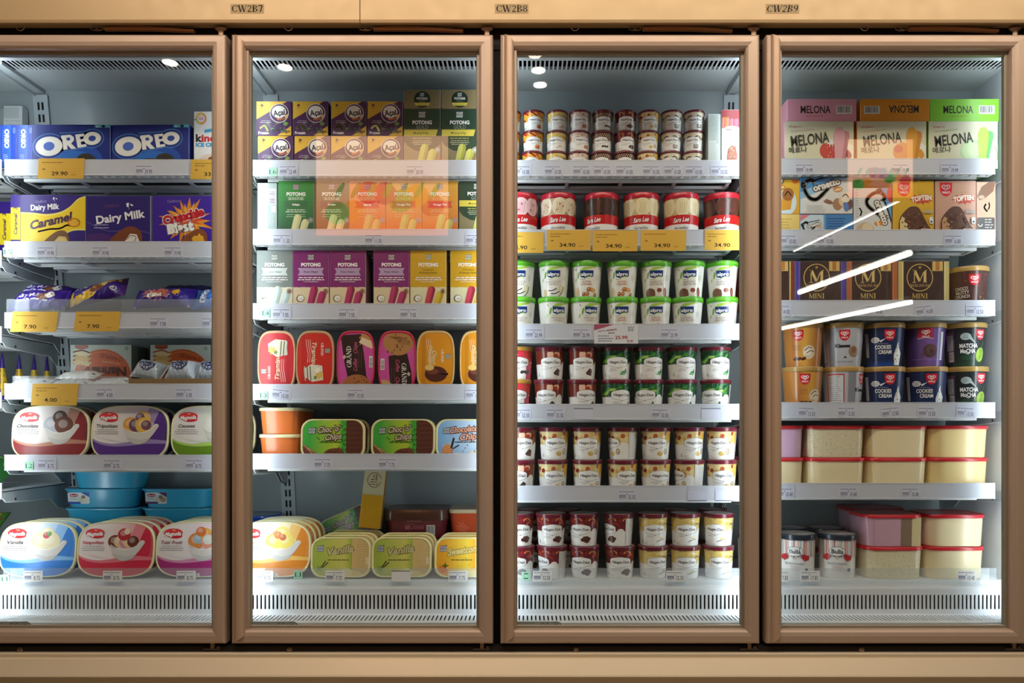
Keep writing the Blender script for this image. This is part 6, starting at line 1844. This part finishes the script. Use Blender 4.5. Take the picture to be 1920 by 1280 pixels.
# ---------------------------------------------------------------- tubs standing upright
upright_tub('orange_tub', .121, .190, .0815, '#e0783a', '#ece4b4', .0095, r=.022, taper=.9, look='orange tub with a cream lid')
def blue_label(nm, c):
    a = Art(); x = -62
    a.rr(x - 36, 14, x + 36, 52, 6, '#e4e8ea'); a.poly([(x + 8, 52), (x + 36, 52), (x + 36, 36)], c); a.rect(x - 36, 14, x + 6, 21, c)
    a.ell(x - 15, 42, 14, 6, '#b81c30'); a.text('Magnolia', x - 15, 42, 5, '#f4e8e8', wt=.03, sh=.3, wid=22); a.text(nm, x - 16, 30, 4, '#3a4a6a', sh=.3, wid=24)
    a.ell(x + 8, 28, 10, 9, '#d8d4c0'); a.ell(x + 24, 28, 10, 9, '#e4e0cc' if nm == 'Vanilla' else '#c89a7a'); a.ell(x + 16, 37, 7, 6, '#8a7a6a')
    return a
upright_tub('blue_tub', .250, .107, .0645, '#38aed8', '#46b4da', .006, r=.05, taper=.86, look='sky blue oblong tub', top='#8a6a6a')
upright_tub('blue_tub_van', .250, .107, .0645, '#38aed8', '#46b4da', .006, r=.05, taper=.86, front=blue_label('Vanilla', '#2450a8'), look='sky blue tub with a vanilla sticker', top='#6a8aa0')
upright_tub('blue_tub_tut', .250, .107, .0645, '#38aed8', '#46b4da', .006, r=.05, taper=.86, front=blue_label('Tutti Fruiti', '#6a2a6a'), look='sky blue tub with a tutti-frutti sticker', top='#8a6a6a')
upright_tub('navy_tub', .190, .125, .084, '#1a4cc0', '#2450b8', .007, r=.05, taper=.8, look='deep blue oblong tub', top='#8aa0a0')
a = Art()
a.rect(-80, 6, 80, 60, '#6e2230'); a.text('Cone', 0, 40, 18, '#a0485a', wt=.03, wid=50); a.star(-30, 36, 6, 14, 6, '#b0606a', seed=3); a.barcode(34, 10, 62, 44); a.lines(-6, 56, 60, 1, 5, '#b0707a', 3, 4)
upright_tub('brown_tub', .205, .15, .096, '#6e2230', '#5a3a30', .036, r=.03, taper=.9, front=a, look='maroon tub with a deep brown lid', top='#6a4a40')
a = Art(); a.star(-40, 34, 14, 24, 9, '#e06a4a', seed=2); a.text('Mango', 20, 50, 9, '#7a2a20', sh=.3)
upright_tub('rust_tub', .170, .14, .096, '#d2502a', '#d8cba8', .012, r=.03, taper=.88, front=a, look='rust orange tub with a cream lid', top='#c8a890')
def litre(key, c, look, speck=False, tri=None):
    a = Art()
    if speck:
        R = random.Random(5)
        for i in range(260):
            a.hold = True
            a.ell(R.uniform(-88, 88), R.uniform(2, 88), R.uniform(.5, 1.3), R.uniform(.5, 1.1), '#8a7f5c', n=6)
        a.hold = False; a.k += 1
    if tri:
        a.rect(-62, 1, 18, 90, tri[0]); a.rect(18, 1, 52, 90, tri[1]); a.rect(52, 1, 80, 90, tri[2])
    a.line([(-56, 2), (-57, 88)], 1.2, mix(c, '#ffffff', .6)) if False else None
    upright_tub(key, .184, .145, .0985, c, '#cf2030', .010, r=.040, taper=.93, front=a, look=look, top='#d84a52', topart=None)
litre('l_cream', '#f6e6bc', 'cream-coloured tub with a red lid'); litre('l_speck', '#e6dcba', 'speckled cream tub with a red lid', speck=True); litre('l_butter', '#fae2a4', 'butter-yellow tub with a red lid')
litre('l_pink', '#cda4b8', 'pink tub with a red lid'); litre('l_nea', '#cda4b8', 'pink, brown and cream striped tub with a red lid', tri=('#cda4b8', '#8c7664', '#e0d2a4')); litre('l_lilac', '#d8b4d6', 'lilac tub with a red lid')
# ---------------------------------------------------------------- wrappers
def pillow(key, L, Wd, th, art, col, look, name='wrapped_ice_cream', crimp=True, m=None, seed=1, cat='wrapped ice cream'):
    """a filled wrapper lying along x, its printed face tipped up towards the shopper"""
    R = random.Random(seed)
    nx, ny = 26, 14
    def prof(i, j):
        t, s = i / nx, j / ny
        e = min(t, 1 - t)
        fl = min(1, max(0, (e - .05) / .16)) ** .55
        wv = .0012 * math.sin(t * 37 + seed) * math.sin(s * 11 + 2 * seed) + .0006 * math.sin(t * 90 + s * 20)
        hgt = th * fl * math.sin(math.pi * min(max(s, 0), 1)) ** .6
        wd = Wd * (1 - .10 * math.sin(math.pi * t) * 0 - .06 * fl)
        return L * (t - .5), wd * (s - .5), hgt, wv * (.4 + fl)
    b = MB()
    top = lambda i, j: (lambda p: (p[0], p[1], .001 + p[2] + p[3] * .8 if 0 < j < ny else .002))(prof(i, j))
    def P(u, v, l):
        i = (u * .001 / L + .5) * nx; j = (v * .001 / Wd + .5) * ny
        i = max(0, min(nx, i)); j = max(0, min(ny, j))
        p = prof(i, j)
        return (p[0], p[1], .001 + p[2] + p[3] * .8 + l * .001 + .0001)
    g = [[(lambda p: (p[0], p[1], .001 + p[2] + p[3] * .8))(prof(i, j)) for i in range(nx + 1)] for j in range(ny + 1)]
    for j in range(ny):
        for i in range(nx):
            b.face([g[j][i], g[j][i + 1], g[j + 1][i + 1], g[j + 1][i]], col, 0, True)
            z = [(q[0], q[1], min(q[2], .0008)) for q in (g[j][i], g[j + 1][i], g[j + 1][i + 1], g[j][i + 1])]
            b.face(z, col, 0, False)
    if art:
        cells = Art()
        # artwork is cut finely so that it follows the folds
        for polys, c_, k in art.it:
            out = []
            for p in polys:
                v0, v1 = min(q[1] for q in p), max(q[1] for q in p)
                st = Wd * 1000 / ny
                j0, j1 = math.floor(v0 / st), math.ceil(v1 / st)
                for j in range(j0, j1):
                    a_ = clip_half(p, 0, -1, 0, 0, -j * st)
                    if len(a_) > 2:
                        a_ = clip_half(a_, 0, 1, 0, 0, (j + 1) * st)
                    if len(a_) > 2:
                        out.append(a_)
            cells.it.append((out, c_, k))
        cells.put(b, P, rect_clip(-L * 490, -Wd * 480, L * 490, Wd * 480), step=L * 1000 / nx, e=.07)
    me = b.mesh(name, m or M_FILM)
    DESIGNS[key] = dict(name=name, cat=cat, look=look, parts=[(None, me)], h=th)
a = Art(); a.rect(-80, -40, 80, 40, '#3c1c9c'); a.text('Cadbury', -38, 22, 7, '#b090c0', sh=.35, wid=36); a.text('Dairy Milk', -28, 4, 17, '#f4f2fa', wt=.035, wid=78, rot=3); a.curve([(-60, -20), (-10, -14), (40, -24)], 5, '#dfe4f2'); a.ell(26, -4, 24, 16, '#7a4a30', rot=20); a.ell(42, 0, 14, 14, '#eeeae4'); a.curve([(34, 4), (42, 8), (50, 0), (40, -6)], 1.6, '#6a5a54')
pillow('w_dairy', .165, .085, .024, a, '#3c1c9c', 'purple milk-chocolate wrapper', seed=2)
a = Art(); a.rect(-80, -40, 80, 40, '#33197a'); a.poly([(-80, -30), (-20, -6), (30, 30), (80, 36), (80, 16), (40, 6), (0, -30), (-60, -40)], '#e2b62c'); a.text('Dairy Milk', -36, 14, 10, '#f0eef6', wt=.03, wid=44); a.ell(14, -2, 26, 15, '#7a3c24', rot=20); a.ell(34, 8, 13, 13, '#dcc484'); a.rect(-80, -40, -62, 10, '#e2b62c'); a.ell(64, -18, 9, 9, '#c8c4d8'); a.ell(64, -18, 6, 6, '#33197a')
pillow('w_caramel', .190, .085, .026, a, '#4a2a7a', 'purple and yellow caramel wrapper', seed=5)
a = Art(); a.rect(-80, -40, 80, 40, '#2c1a88'); a.star(-12, 0, 24, 52, 15, '#e0842a', ry=.62, seed=4); a.star(-4, 4, 16, 38, 13, '#c8562a', ry=.6, seed=7); a.text('Crunchie', -20, 12, 15, '#c81c2c', wt=.06, wid=66, rot=6, ol=.12, oc='#f0dcd0'); a.text('Blast', -20, -8, 16, '#f2f2ee', wt=.07, wid=42, rot=6, ol=.12, oc='#8a5a6a'); a.star(44, 2, 11, 15, 8, '#e0a828', seed=3)
pillow('w_crunch', .185, .085, .028, a, '#2c1a88', 'purple wrapper with an orange starburst', seed=3)
a = Art(); a.rect(-80, -40, 80, 40, '#2a6cc8'); a.text('OREO', -40, -2, 20, '#eef2f4', wt=.07, wid=60, rot=90, ol=.12, oc='#16308c'); cookie(a, 8, 4, 18, 16)
pillow('w_oreo', .150, .085, .024, a, '#2458c0', 'bright blue sandwich-cookie wrapper', seed=8)
a = Art(); a.rect(-80, -40, 80, 40, '#1a1450'); a.curve([(-60, 0), (0, 14), (60, 0)], 3, '#3a2a80')
pillow('w_dark', .185, .085, .026, a, '#1a1450', 'dark purple wrapper at the back', seed=6)
a = Art(); a.ell(0, 0, 24, 21, '#1c2450'); a.ring(0, 0, 20, 17, 1.4, '#9aa4c4')
for q in range(10):
    a.ell(15 * math.cos(q * .628), 12.5 * math.sin(q * .628), 3, 2.6, '#aab2cc', n=8)
a.text('OREO', 0, 0, 5, '#aab2cc', wt=.03)
pillow('w_silver', .092, .075, .030, a, '#b4bfca', 'silver foil ice cream sandwich with a dark round seal', name='ice_cream_sandwich', seed=4)
a = Art(); a.text('Mochi', 20, 6, 7, '#a03a4a', sh=.2); a.star(30, 14, 4, 8, 5, '#e07a8a'); a.ell(-34, -4, 8, 5, '#5a5a60'); a.ell(48, -8, 6, 4, '#5a5a60'); a.lines(0, -8, 60, 2, 6, '#b0b4bc', 1.4, 3)
pillow('w_white', .125, .07, .014, a, '#dfe4ea', 'thin white wrapper', seed=9)
a = Art(); a.rect(-110, -80, 110, 80, '#2f6a34')
R = random.Random(1)
for i in range(90):
    a.ell(R.uniform(-100, 100), R.uniform(-70, 70), 6, 6, ['#4a9a3c', '#5aa848', '#367a34', '#7ab85a'][i % 4], n=8)
pillow('bag_peas', .23, .15, .05, a, '#2f6a34', 'green bag of frozen peas on the next bay', name='frozen_food_bag', seed=11, cat='frozen food bag')
a = Art(); a.rect(-110, -80, 110, 80, '#5f9a44')
for i in range(40):
    a.ell(R.uniform(-100, 100), R.uniform(-70, 70), 10, 8, ['#d86a3a', '#e8c040', '#6aaa3c', '#c83a34', '#e8a83a'][i % 5], n=8)
pillow('bag_mix', .23, .15, .05, a, '#4a7a3c', 'green bag of mixed vegetables on the next bay', name='frozen_food_bag', seed=12, cat='frozen food bag')
# yellow and purple cones on the next bay
b = MB()
lathe(b, [(.030, 0), (.032, .004), (.032, .018)], '#3a1c8c', cap1=False)
lathe(b, [(.032, .018), (.0125, .105)], '#e4bc22', cap0=False, cap1=False)
lathe(b, [(.0125, .105), (.006, .140), (.0015, .156)], '#3a1c8c', cap0=False)
a = Art()
for q, (yy, ww) in enumerate(((36, 22), (58, 16), (80, 11), (94, 8))):
    for o in (-60, -30, 0, 30, 60):
        a.curve([(o - ww * .5, yy), (o, yy + 6), (o + ww * .5, yy + 1), (o + ww * .2, yy - 4)], 2.2, '#4a2a6a', 4)
a.ell(0, 68, 8, 7, '#5a3aa0'); a.ell(1, 68, 4, 3.4, '#d8d0ec'); a.ell(0, 26, 16, 8, '#3a1c8c')
a.put(b, cyl(lambda v: .032 - (max(18, v) - 18) * .001 * .0195 / .087, 26), rect_clip(-80, 19, 80, 104), step=3, e=.04)
DESIGNS['cone'] = dict(name='wrapped_ice_cream_cone', cat='ice cream cone', look='yellow and purple cone standing upright', parts=[(None, b.mesh('wrapped_ice_cream_cone', M_FILM))], h=.156)
# ================================================================ setting out the goods
ORD = ['leftmost', 'second from left', 'third from left', 'fourth from left', 'fifth from left', 'sixth from left', 'seventh from left', 'eighth from left', 'ninth from left', 'tenth from left']
DOORS = ['first', 'second', 'third', 'fourth']
PLACED = []
_first = {}
def put(key, k, lv, px, d=None, z=0.0, rz=0.0, rx=0.0, ry=0.0, row='', look=None, x=None, abs_z=None):
    """stand one item on shelf lv of bay k; px is where its middle shows, d its depth behind the doors"""
    D = DESIGNS[key]
    if d is None:
        d = .195
    xx = X(px, d) if x is None else x
    if D['parts'][0][0] == 'cup' and key[:2] in ('p_', 'm_', 'a_', 's_', 'w_', 'b_'):
        rz += -math.atan(xx / (D0 + d)) * .9        # set down facing the middle of the aisle
    zz = CAMZ + (SHZ[k][lv] if abs_z is None else abs_z) + z + .0004
    if key not in _first:
        if D['parts'][0][0] is None:
            o = link(D['name'], D['parts'][0][1])
        else:
            o = link(D['name'], None)
            for nm, me in D['parts']:
                link(nm, me, o)
        _first[key] = o
    else:
        src = _first[key]
        o = src.copy(); COL.objects.link(o)
        for ch in list(src.children):
            c_ = ch.copy(); COL.objects.link(c_); c_.parent = o
    o.location = (xx, d, zz)
    o.rotation_euler = (rx, ry, rz)
    PLACED.append(dict(o=o, k=k, lv=lv, row=row, x=xx, look=look or D['look'], cat=D['cat'], D=D, d=d))
    return o
R0 = random.Random(77)
def stack(keys, k, lv, px, d, hs, rows, dx=None, rz=0):
    """keys from the top of the stack down, as they are seen"""
    n = len(keys)
    for i, kk in enumerate(reversed(keys)):
        put(kk, k, lv, px if dx is None else px + dx[n - 1 - i], d, z=hs * i, row=rows[n - 1 - i], rz=rz or R0.uniform(-.05, .05))

# ---- first door
put('plain_grey', 0, 0, -20, .322, look='taller pale grey carton at the back', row='far left corner'); put('plain_grey', 0, 0, 24, .322, z=0, look='shorter pale grey carton at the back', row='far left corner')
put('oreo_end', 0, 0, 15.5, .20); put('oreo_end', 0, 0, 46.5, .20)
put('oreo', 0, 0, 134, .197); put('oreo', 0, 0, 282, .197, rz=-.02)
put('kinder', 0, 0, 404, .197)
put('caramel_end2', 0, 1, 8, .26); put('caramel_end', 0, 1, 29, .197); put('caramel', 0, 1, 99.5, .197); put('dairy', 0, 1, 222, .197); put('crunchie', 0, 1, 346, .197)
T_ = .9
for px in (88, 202, 322):
    put('w_dark', 0, 2, px, .245, z=.0024, rx=.0, row='lying underneath', look='dark purple wrapper')
put('w_dairy', 0, 2, 76, .225, z=.066, rx=T_, ry=-.05, row='front'); put('w_dairy', 0, 2, 88, .292, z=.100, rx=T_ - .2, ry=.05, row='behind'); put('w_caramel', 0, 2, 184, .25, z=.092, rx=T_, ry=-.26, row='front')
put('w_crunch', 0, 2, 310, .225, z=.072, rx=T_, ry=-.03, row='front'); put('w_dark', 0, 2, 350, .292, z=.098, rx=T_ - .2, row='behind'); put('w_oreo', 0, 2, 412, .225, z=.070, rx=T_, row='front')
put('waffle', 0, 3, 189, .335); put('waffle', 0, 3, 338, .335, rz=-.03)
for i, (px, d) in enumerate(((4, .295), (36, .335), (64, .375), (88, .415))):
    put('cone', 0, 3, px, d, row='', abs_z=(VY - LIPS_L[3]) / 619 - .024).scale = (.6, .6, 1)
# an open carton of foil sandwiches
b = MB()
b.box(-.140, 0, 0, .140, .10, .003, '#8a6c48')
b.box(-.140, 0, .003, .140, .003, .040, '#8f7350'); b.box(-.140, .097, .003, .140, .10, .040, '#8f7350'); b.box(-.140, .003, .003, -.137, .097, .040, '#86694a'); b.box(.137, .003, .003, .140, .097, .040, '#86694a')
tray = b.obj('display_carton', M_CARD)
tray.location = (X(327, .197), .197, CAMZ + SHZ[0][3] + .0004)
tag(tray, 'low open brown carton holding silver foil sandwiches, fourth shelf, first door', 'carton')
for px, d, rr_ in ((281, .235, .25), (343, .225, .0), (398, .235, .05)):
    put('w_silver', 0, 3, px, d + .008, z=.066, rx=.85, ry=(.2 if rr_ == .25 else 0))
put('w_silver', 0, 3, 330, .262, z=.010, rx=.1, look='lowest silver foil sandwich lying under the others') if False else None
for i, (px, d, z_) in enumerate(((58, .215, .024), (135, .212, .022), (210, .215, .026), (150, .262, .052))):
    put('w_white', 0, 3, px, d + .012, z=z_ + .001, rx=.35, ry=(-.05, .03, -.04, 0)[i], row='behind' if i == 3 else '')
LN = -.07
for key, px in (('g_choc', 91.5), ('g_trip', 241), ('g_coco', 391)):
    put(key, 0, 4, px, .200, rx=LN, z=.004, row='front'); put(key, 0, 4, px + {'g_choc': 24, 'g_trip': 19, 'g_coco': 15}[key], .262, rx=LN, z=.004, row='behind', look='second ' + DESIGNS[key]['look'])
for key, px, n in (('g_van', 67, 3), ('g_neap', 214, 4), ('g_tutti', 361.5, 4)):
    for i in range(n):
        d = .205 + i * .0445
        put(key, 0, 5, 0, d, rx=-.10, x=X(px, .205) + .001 * i, row=('front' if i == 0 else 'behind-%d' % i), z=.005)
def behind_px(px, d0):
    return X(px, d0)
NUMS = ['lowest', 'second up', 'third up', 'fourth up', 'topmost']
for i, kk in enumerate(('blue_tub', 'blue_tub', 'blue_tub', 'blue_tub_van', 'blue_tub')):
    put(kk, 0, 5, (182, 182, 182, 181, 194)[i], .398, z=.0650 * i, row=NUMS[i] + ' in left stack')
for i, kk in enumerate(('blue_tub', 'blue_tub', 'blue_tub', 'blue_tub_tut')):
    put(kk, 0, 5, (327, 327, 327, 326)[i], .398, z=.0650 * i, row=(NUMS[i] if i < 3 else 'topmost') + ' in right stack', rz=-.015)
# the neighbouring bay, seen past the shelf brackets
put('bag_mix', 0, 5, 0, .30, z=.022, x=-1.86, rx=.25, look='green bag of mixed vegetables, bottom left corner'); put('bag_mix', 0, 5, 0, .36, z=.13, x=-1.84, rx=.7, look='green bag of mixed vegetables, heaped in the bottom left corner')
put('bag_peas', 0, 4, 0, .27, z=.045, x=-1.735, rx=.5, abs_z=(VY - LIPS_L[4]) / 619 - .024, look='green bag of frozen peas at the far left edge')
# ---- second door
for r in (0, 1):
    for i, px in enumerate((513.5, 582, 653, 721)):
        put('acai', 1, 0, px + (3 if r == 0 and i < 2 else (0 if i < 2 else 1)), .197, z=.1055 * r, row=('lower row', 'upper row')[r], rz=R0.uniform(-.015, .015))
for px in (791.5, 862):
    put('gold', 1, 0, px, .197, row='lower row'); put('gold_flat', 1, 0, px, .197, z=.1880, row='upper row')
put('sig_end', 1, 1, 501, .197)
for key, px in (('sig_green', 555), ('sig_brown', 622), ('sig_orange', 689), ('sig_yellow', 757), ('sig_yellow', 825), ('gold', 895)):
    o = put(key, 1, 1, px, .197)
    if key == 'gold':
        o.scale = (1, 1, .94)
for key, px in (('pt_grey', 515), ('pt_purple', 583), ('pt_purple', 652), ('pt_purple', 734), ('pt_yellow', 803), ('pt_yellow', 878)):
    put(key, 1, 2, px, .197)
for key, px in (('t_red_a', 517.5), ('t_red_b', 590), ('t_pink_a', 666), ('t_pink_b', 744), ('t_gold', 816), ('t_gold', 897)):
    put(key, 1, 3, px, .197, rx=-.03, z=.0025)
put('orange_tub', 1, 4, 520, .205, z=0, rz=-.01, row='lower row'); put('orange_tub', 1, 4, 520, .205, z=.0820, rz=-.01, row='upper row')
for key, px in (('k_choc', 623), ('k_choc', 755), ('k_chip', 876.5)):
    put(key, 1, 4, px, .205, rx=-.09, z=.005, row='front'); put(key, 1, 4, px + {623: 10, 755: 4, 876.5: 1}[px], .262, rx=-.09, z=.005, row='behind', look='second ' + DESIGNS[key]['look'])
for key, px, n in (('g_corn', 508, 4), ('k_van', 638, 3), ('k_van', 752, 3), ('k_corn', 870, 3)):
    for i in range(n):
        d = .205 + i * (.0445 if key == 'g_corn' else .049)
        put(key, 1, 5, 0, d, rx=-.10, x=X(px, .205) + .002 * i, row=('front' if i == 0 else 'behind-%d' % i), z=.005, look=DESIGNS[key]['look'] + ((', left file' if px == 638 else ', right file') if key == 'k_van' else ''))
put('navy_tub', 1, 5, 456, .400, z=.085, row='', look='deep blue oblong tub past the door post', x=-.935); put('navy_tub', 1, 5, 456, .400, z=0, look='deep blue oblong tub under its twin', x=-.935)
put('brown_tub', 1, 5, 780, .375, z=.0975, row='back'); put('brown_tub', 1, 5, 780, .375, z=0, row='back, underneath', look='maroon tub with a deep brown lid under its twin')
put('rust_tub', 1, 5, 889, .375, z=.0975, row='back'); put('rust_tub', 1, 5, 889, .375, z=0, row='back, underneath', look='rust orange tub with a cream lid under its twin')
put('k_choc', 1, 5, 662, .424, z=.068, rx=-.35, ry=-.42, look='green and brown choc-chip tub tipped askew'); put('k_van', 1, 5, 668, .366, z=.005, rx=-.1, look='lime and cream vanilla tub at the back', row='back'); put('tall_yellow', 1, 5, 692, .360, z=.134, rx=-.10, ry=.09)
# ---- third door
MINI = [[('m_mango', 'm_mango_r', 'm_mango'), 957], [('m_mango', 'm_mango', 'm_mango_r'), 1001], [('m_van', 'm_van_r', 'm_van'), 1045], [('m_cara', 'm_cara_r', 'm_cara'), 1087], [('m_dots', 'm_dots_r', 'm_dots'), 1130], [('m_belg', 'm_belg_r', 'm_dots'), 1173], [('m_maca', 'm_maca', 'm_maca_r'), 1216], [('m_cook', 'm_cook', 'm_cook_r'), 1259], [('m_cook', 'm_cook_r', 'm_cook'), 1301]]
for keys, px in MINI:
    stack(keys, 2, 0, px, .232, .0624, ['upper row', 'middle row', 'lower row'], [0, -1.5, -2.5])
put('stick_white', 2, 0, 1339.5, .197, rz=.0); put('stick_red', 2, 0, 1371.5, .197)
for key, px in (('s_straw', 975), ('s_cara', 1046.5), ('s_choc', 1127), ('s_van', 1202), ('s_van', 1277), ('s_rock', 1353)):
    put(key, 2, 1, px, .255)
for keys, px, dx in ((('a_van', 'a_van'), 974, [0, 1]), (('a_van', 'a_van_r'), 1039, [0, -1]), (('a_alm', 'a_van_r'), 1100, [0, -2]), (('a_alm', 'a_alm'), 1166.5, [0, 0]), (('a_haz', 'a_alm'), 1230, [0, -1]), (('a_haz', 'a_haz'), 1291.5, [0, -3]), (('a_haz', 'a_haz'), 1354, [0, 0])):
    stack(keys, 2, 2, px, .247, .1106, ['upper row', 'lower row'], dx)
RW = ['upper row', 'lower row']
for keys, px, dx in ((('p_straw', 'p_straw'), 972, [0, -4]), (('p_choc', 'p_choc_l'), 1031, [0, -2]), (('p_choc', 'p_choc_r'), 1091.5, [0, 0]), (('p_tea', 'p_tea_r'), 1155, [0, 0]), (('p_tea_r', 'p_tea_l'), 1216, [0, 0]), (('p_tea_r', 'p_tea'), 1278, [0, 0]), (('p_tea_r', 'p_tea_l'), 1341.5, [0, 0])):
    stack(keys, 2, 3, px, .246, .1002, RW, dx)
for keys, px, dx in ((('p_choc', 'p_choc_l'), 979, [0, -4]), (('p_maca', 'p_maca'), 1038.5, [0, -2]), (('p_maca', 'p_maca'), 1100, [0, 1]), (('p_maca_ll', 'p_maca_r'), 1167, [0, 0]), (('p_maca', 'p_maca_r'), 1229, [0, 0]), (('p_maca_r', 'p_maca_ll'), 1291.5, [0, 0]), (('p_maca_l', 'p_maca'), 1352.5, [0, 0])):
    stack(keys, 2, 4, px, .246, .1002, RW, dx)
for keys, px, dx in ((('p_belg', 'p_belg_l'), 973, [0, 1]), (('p_belg', 'p_belg_ll'), 1033, [0, 2]), (('p_belg_l', 'p_belg_l'), 1094.5, [0, 1]), (('p_belg_ll', 'p_belg'), 1160, [0, 2]), (('p_van', 'p_van_r'), 1224, [0, 0]), (('p_van', 'p_van'), 1284.5, [0, 0]), (('p_van_l', 'p_van'), 1347, [0, 0])):
    stack(keys, 2, 5, px, .246, .1002, RW, dx)
for keys, px in ((('p_belg', 'p_belg'), 990), (('p_belg', 'p_belg'), 1062), (('p_van', 'p_van'), 1265), (('p_van', 'p_van'), 1335)):
    stack(keys, 2, 5, px, .352, .1002, ['back row, upper', 'back row, lower'])
# ---- fourth door
for key, px, p2 in (('mel_pink', 1536, 1541), ('mel_orange', 1672, 1678), ('mel_green', 1806, 1808.5)):
    put(key, 3, 0, px, .197, row='lower row'); put(key + '_flat', 3, 0, p2, .199, z=.1458, row='upper row')
put('cone_yellow_flat', 3, 1, 1450.5, .197, row='lower row'); put('cone_yellow', 3, 1, 1450.5, .197, z=.0766, row='upper row'); put('cornetto_flat', 3, 1, 1549.5, .197, row='lower row'); put('cornetto', 3, 1, 1549.5, .197, z=.0766, row='upper row')
put('cornetto_up', 3, 1, 1636, .20, rz=0); put('top_yellow', 3, 1, 1713, .197); put('top_pink', 3, 1, 1792, .197); put('top_end', 3, 1, 1849, .197)
for key, px in (('mag_red', 1442), ('mag_purple', 1538.5), ('mag_copper', 1635), ('mag_gold', 1732)):
    put(key, 3, 2, px, .197)
put('w_nutty', 3, 2, 1812, .262)
for keys, px, dx in ((('w_dutch', 'w_dutch_r'), 1505, [0, -1]), (('w_kiss', 'w_kiss_r'), 1580, [0, 0]), (('w_cook', 'w_cook'), 1656.5, [0, 0]), (('w_blue', 'w_cook'), 1733, [0, 2]), (('w_matcha', 'w_matcha'), 1808, [0, 3])):
    stack(keys, 3, 3, px, .263, .1348, RW, dx)
for keys, px in ((('l_lilac', 'l_cream'), 1457), (('l_speck', 'l_cream'), 1572.5), (('l_cream', 'l_cream'), 1690), (('l_butter', 'l_butter'), 1806)):
    for i, kk in enumerate(reversed(keys)):
        put(kk, 3, 4, px, .200, z=.0988 * i, row=('lower row', 'upper row')[i])
put('b_l', 3, 5, 1428, .26, x=X(1417, .262)); put('b_l', 3, 5, 1493, .262, row='front'); put('b_r', 3, 5, 1569, .262, row='front'); put('b_l', 3, 5, 1478, .385, row='back'); put('b_r', 3, 5, 1548, .385, row='back')
for i, (kk, px) in enumerate((('l_speck', 1682), ('l_nea', 1679))):
    put(kk, 3, 5, px, .205, z=.0988 * i, row=('lower row', 'upper row')[i])
for i, (kk, px) in enumerate((('l_cream', 1798), ('l_cream', 1799))):
    put(kk, 3, 5, px, .205, z=.0988 * i, row=('lower row', 'upper row')[i])
for i, kk in enumerate(('l_cream', 'l_pink')):
    put(kk, 3, 5, 1650, .36, z=.0988 * i, row=('lower row', 'upper row')[i], look=DESIGNS[kk]['look'] + ' at the back')

# ---- names for every item: what it looks like, where it stands
for p in PLACED:
    p['shelf'] = LV[p['lv']]
bykey = {}
for p in PLACED:
    bykey.setdefault((p['k'], p['lv'], p['row'], p['look']), []).append(p)
for key, L in bykey.items():
    L.sort(key=lambda p: p['x'])
    for i, p in enumerate(L):
        bits = [p['look']]
        row = p['row']
        if row.startswith('behind-'):
            row = ['', 'second', 'third', 'fourth', 'fifth'][int(row[-1])] + ' in its file'
        if row:
            bits.append(row)
        if len(L) > 1:
            if len(L) == 2:
                bits.append(('left', 'right')[i] + ' one')
            elif len(L) == 3:
                bits.append(('leftmost', 'middle one', 'rightmost')[i])
            else:
                bits.append(ORD[i] if i < len(L) - 1 else 'rightmost')
        bits.append(p['shelf'] + ' shelf')
        bits.append(DOORS[p['k']] + ' door')
        s = ', '.join(bits)
        if len(s.split()) > 16:
            print('LONG', len(s.split()), s)
        tag(p['o'], s, p['cat'], '%ss on the %s shelf behind the %s door' % (p['cat'], p['shelf'], DOORS[p['k']]) if p['cat'][-1] != 's' else None)
seen = {}
for p in PLACED:
    if p['o']['label'] in seen:
        print('DUP', p['o']['label'])
    seen[p['o']['label']] = 1
bpy.data.objects.remove(_go)
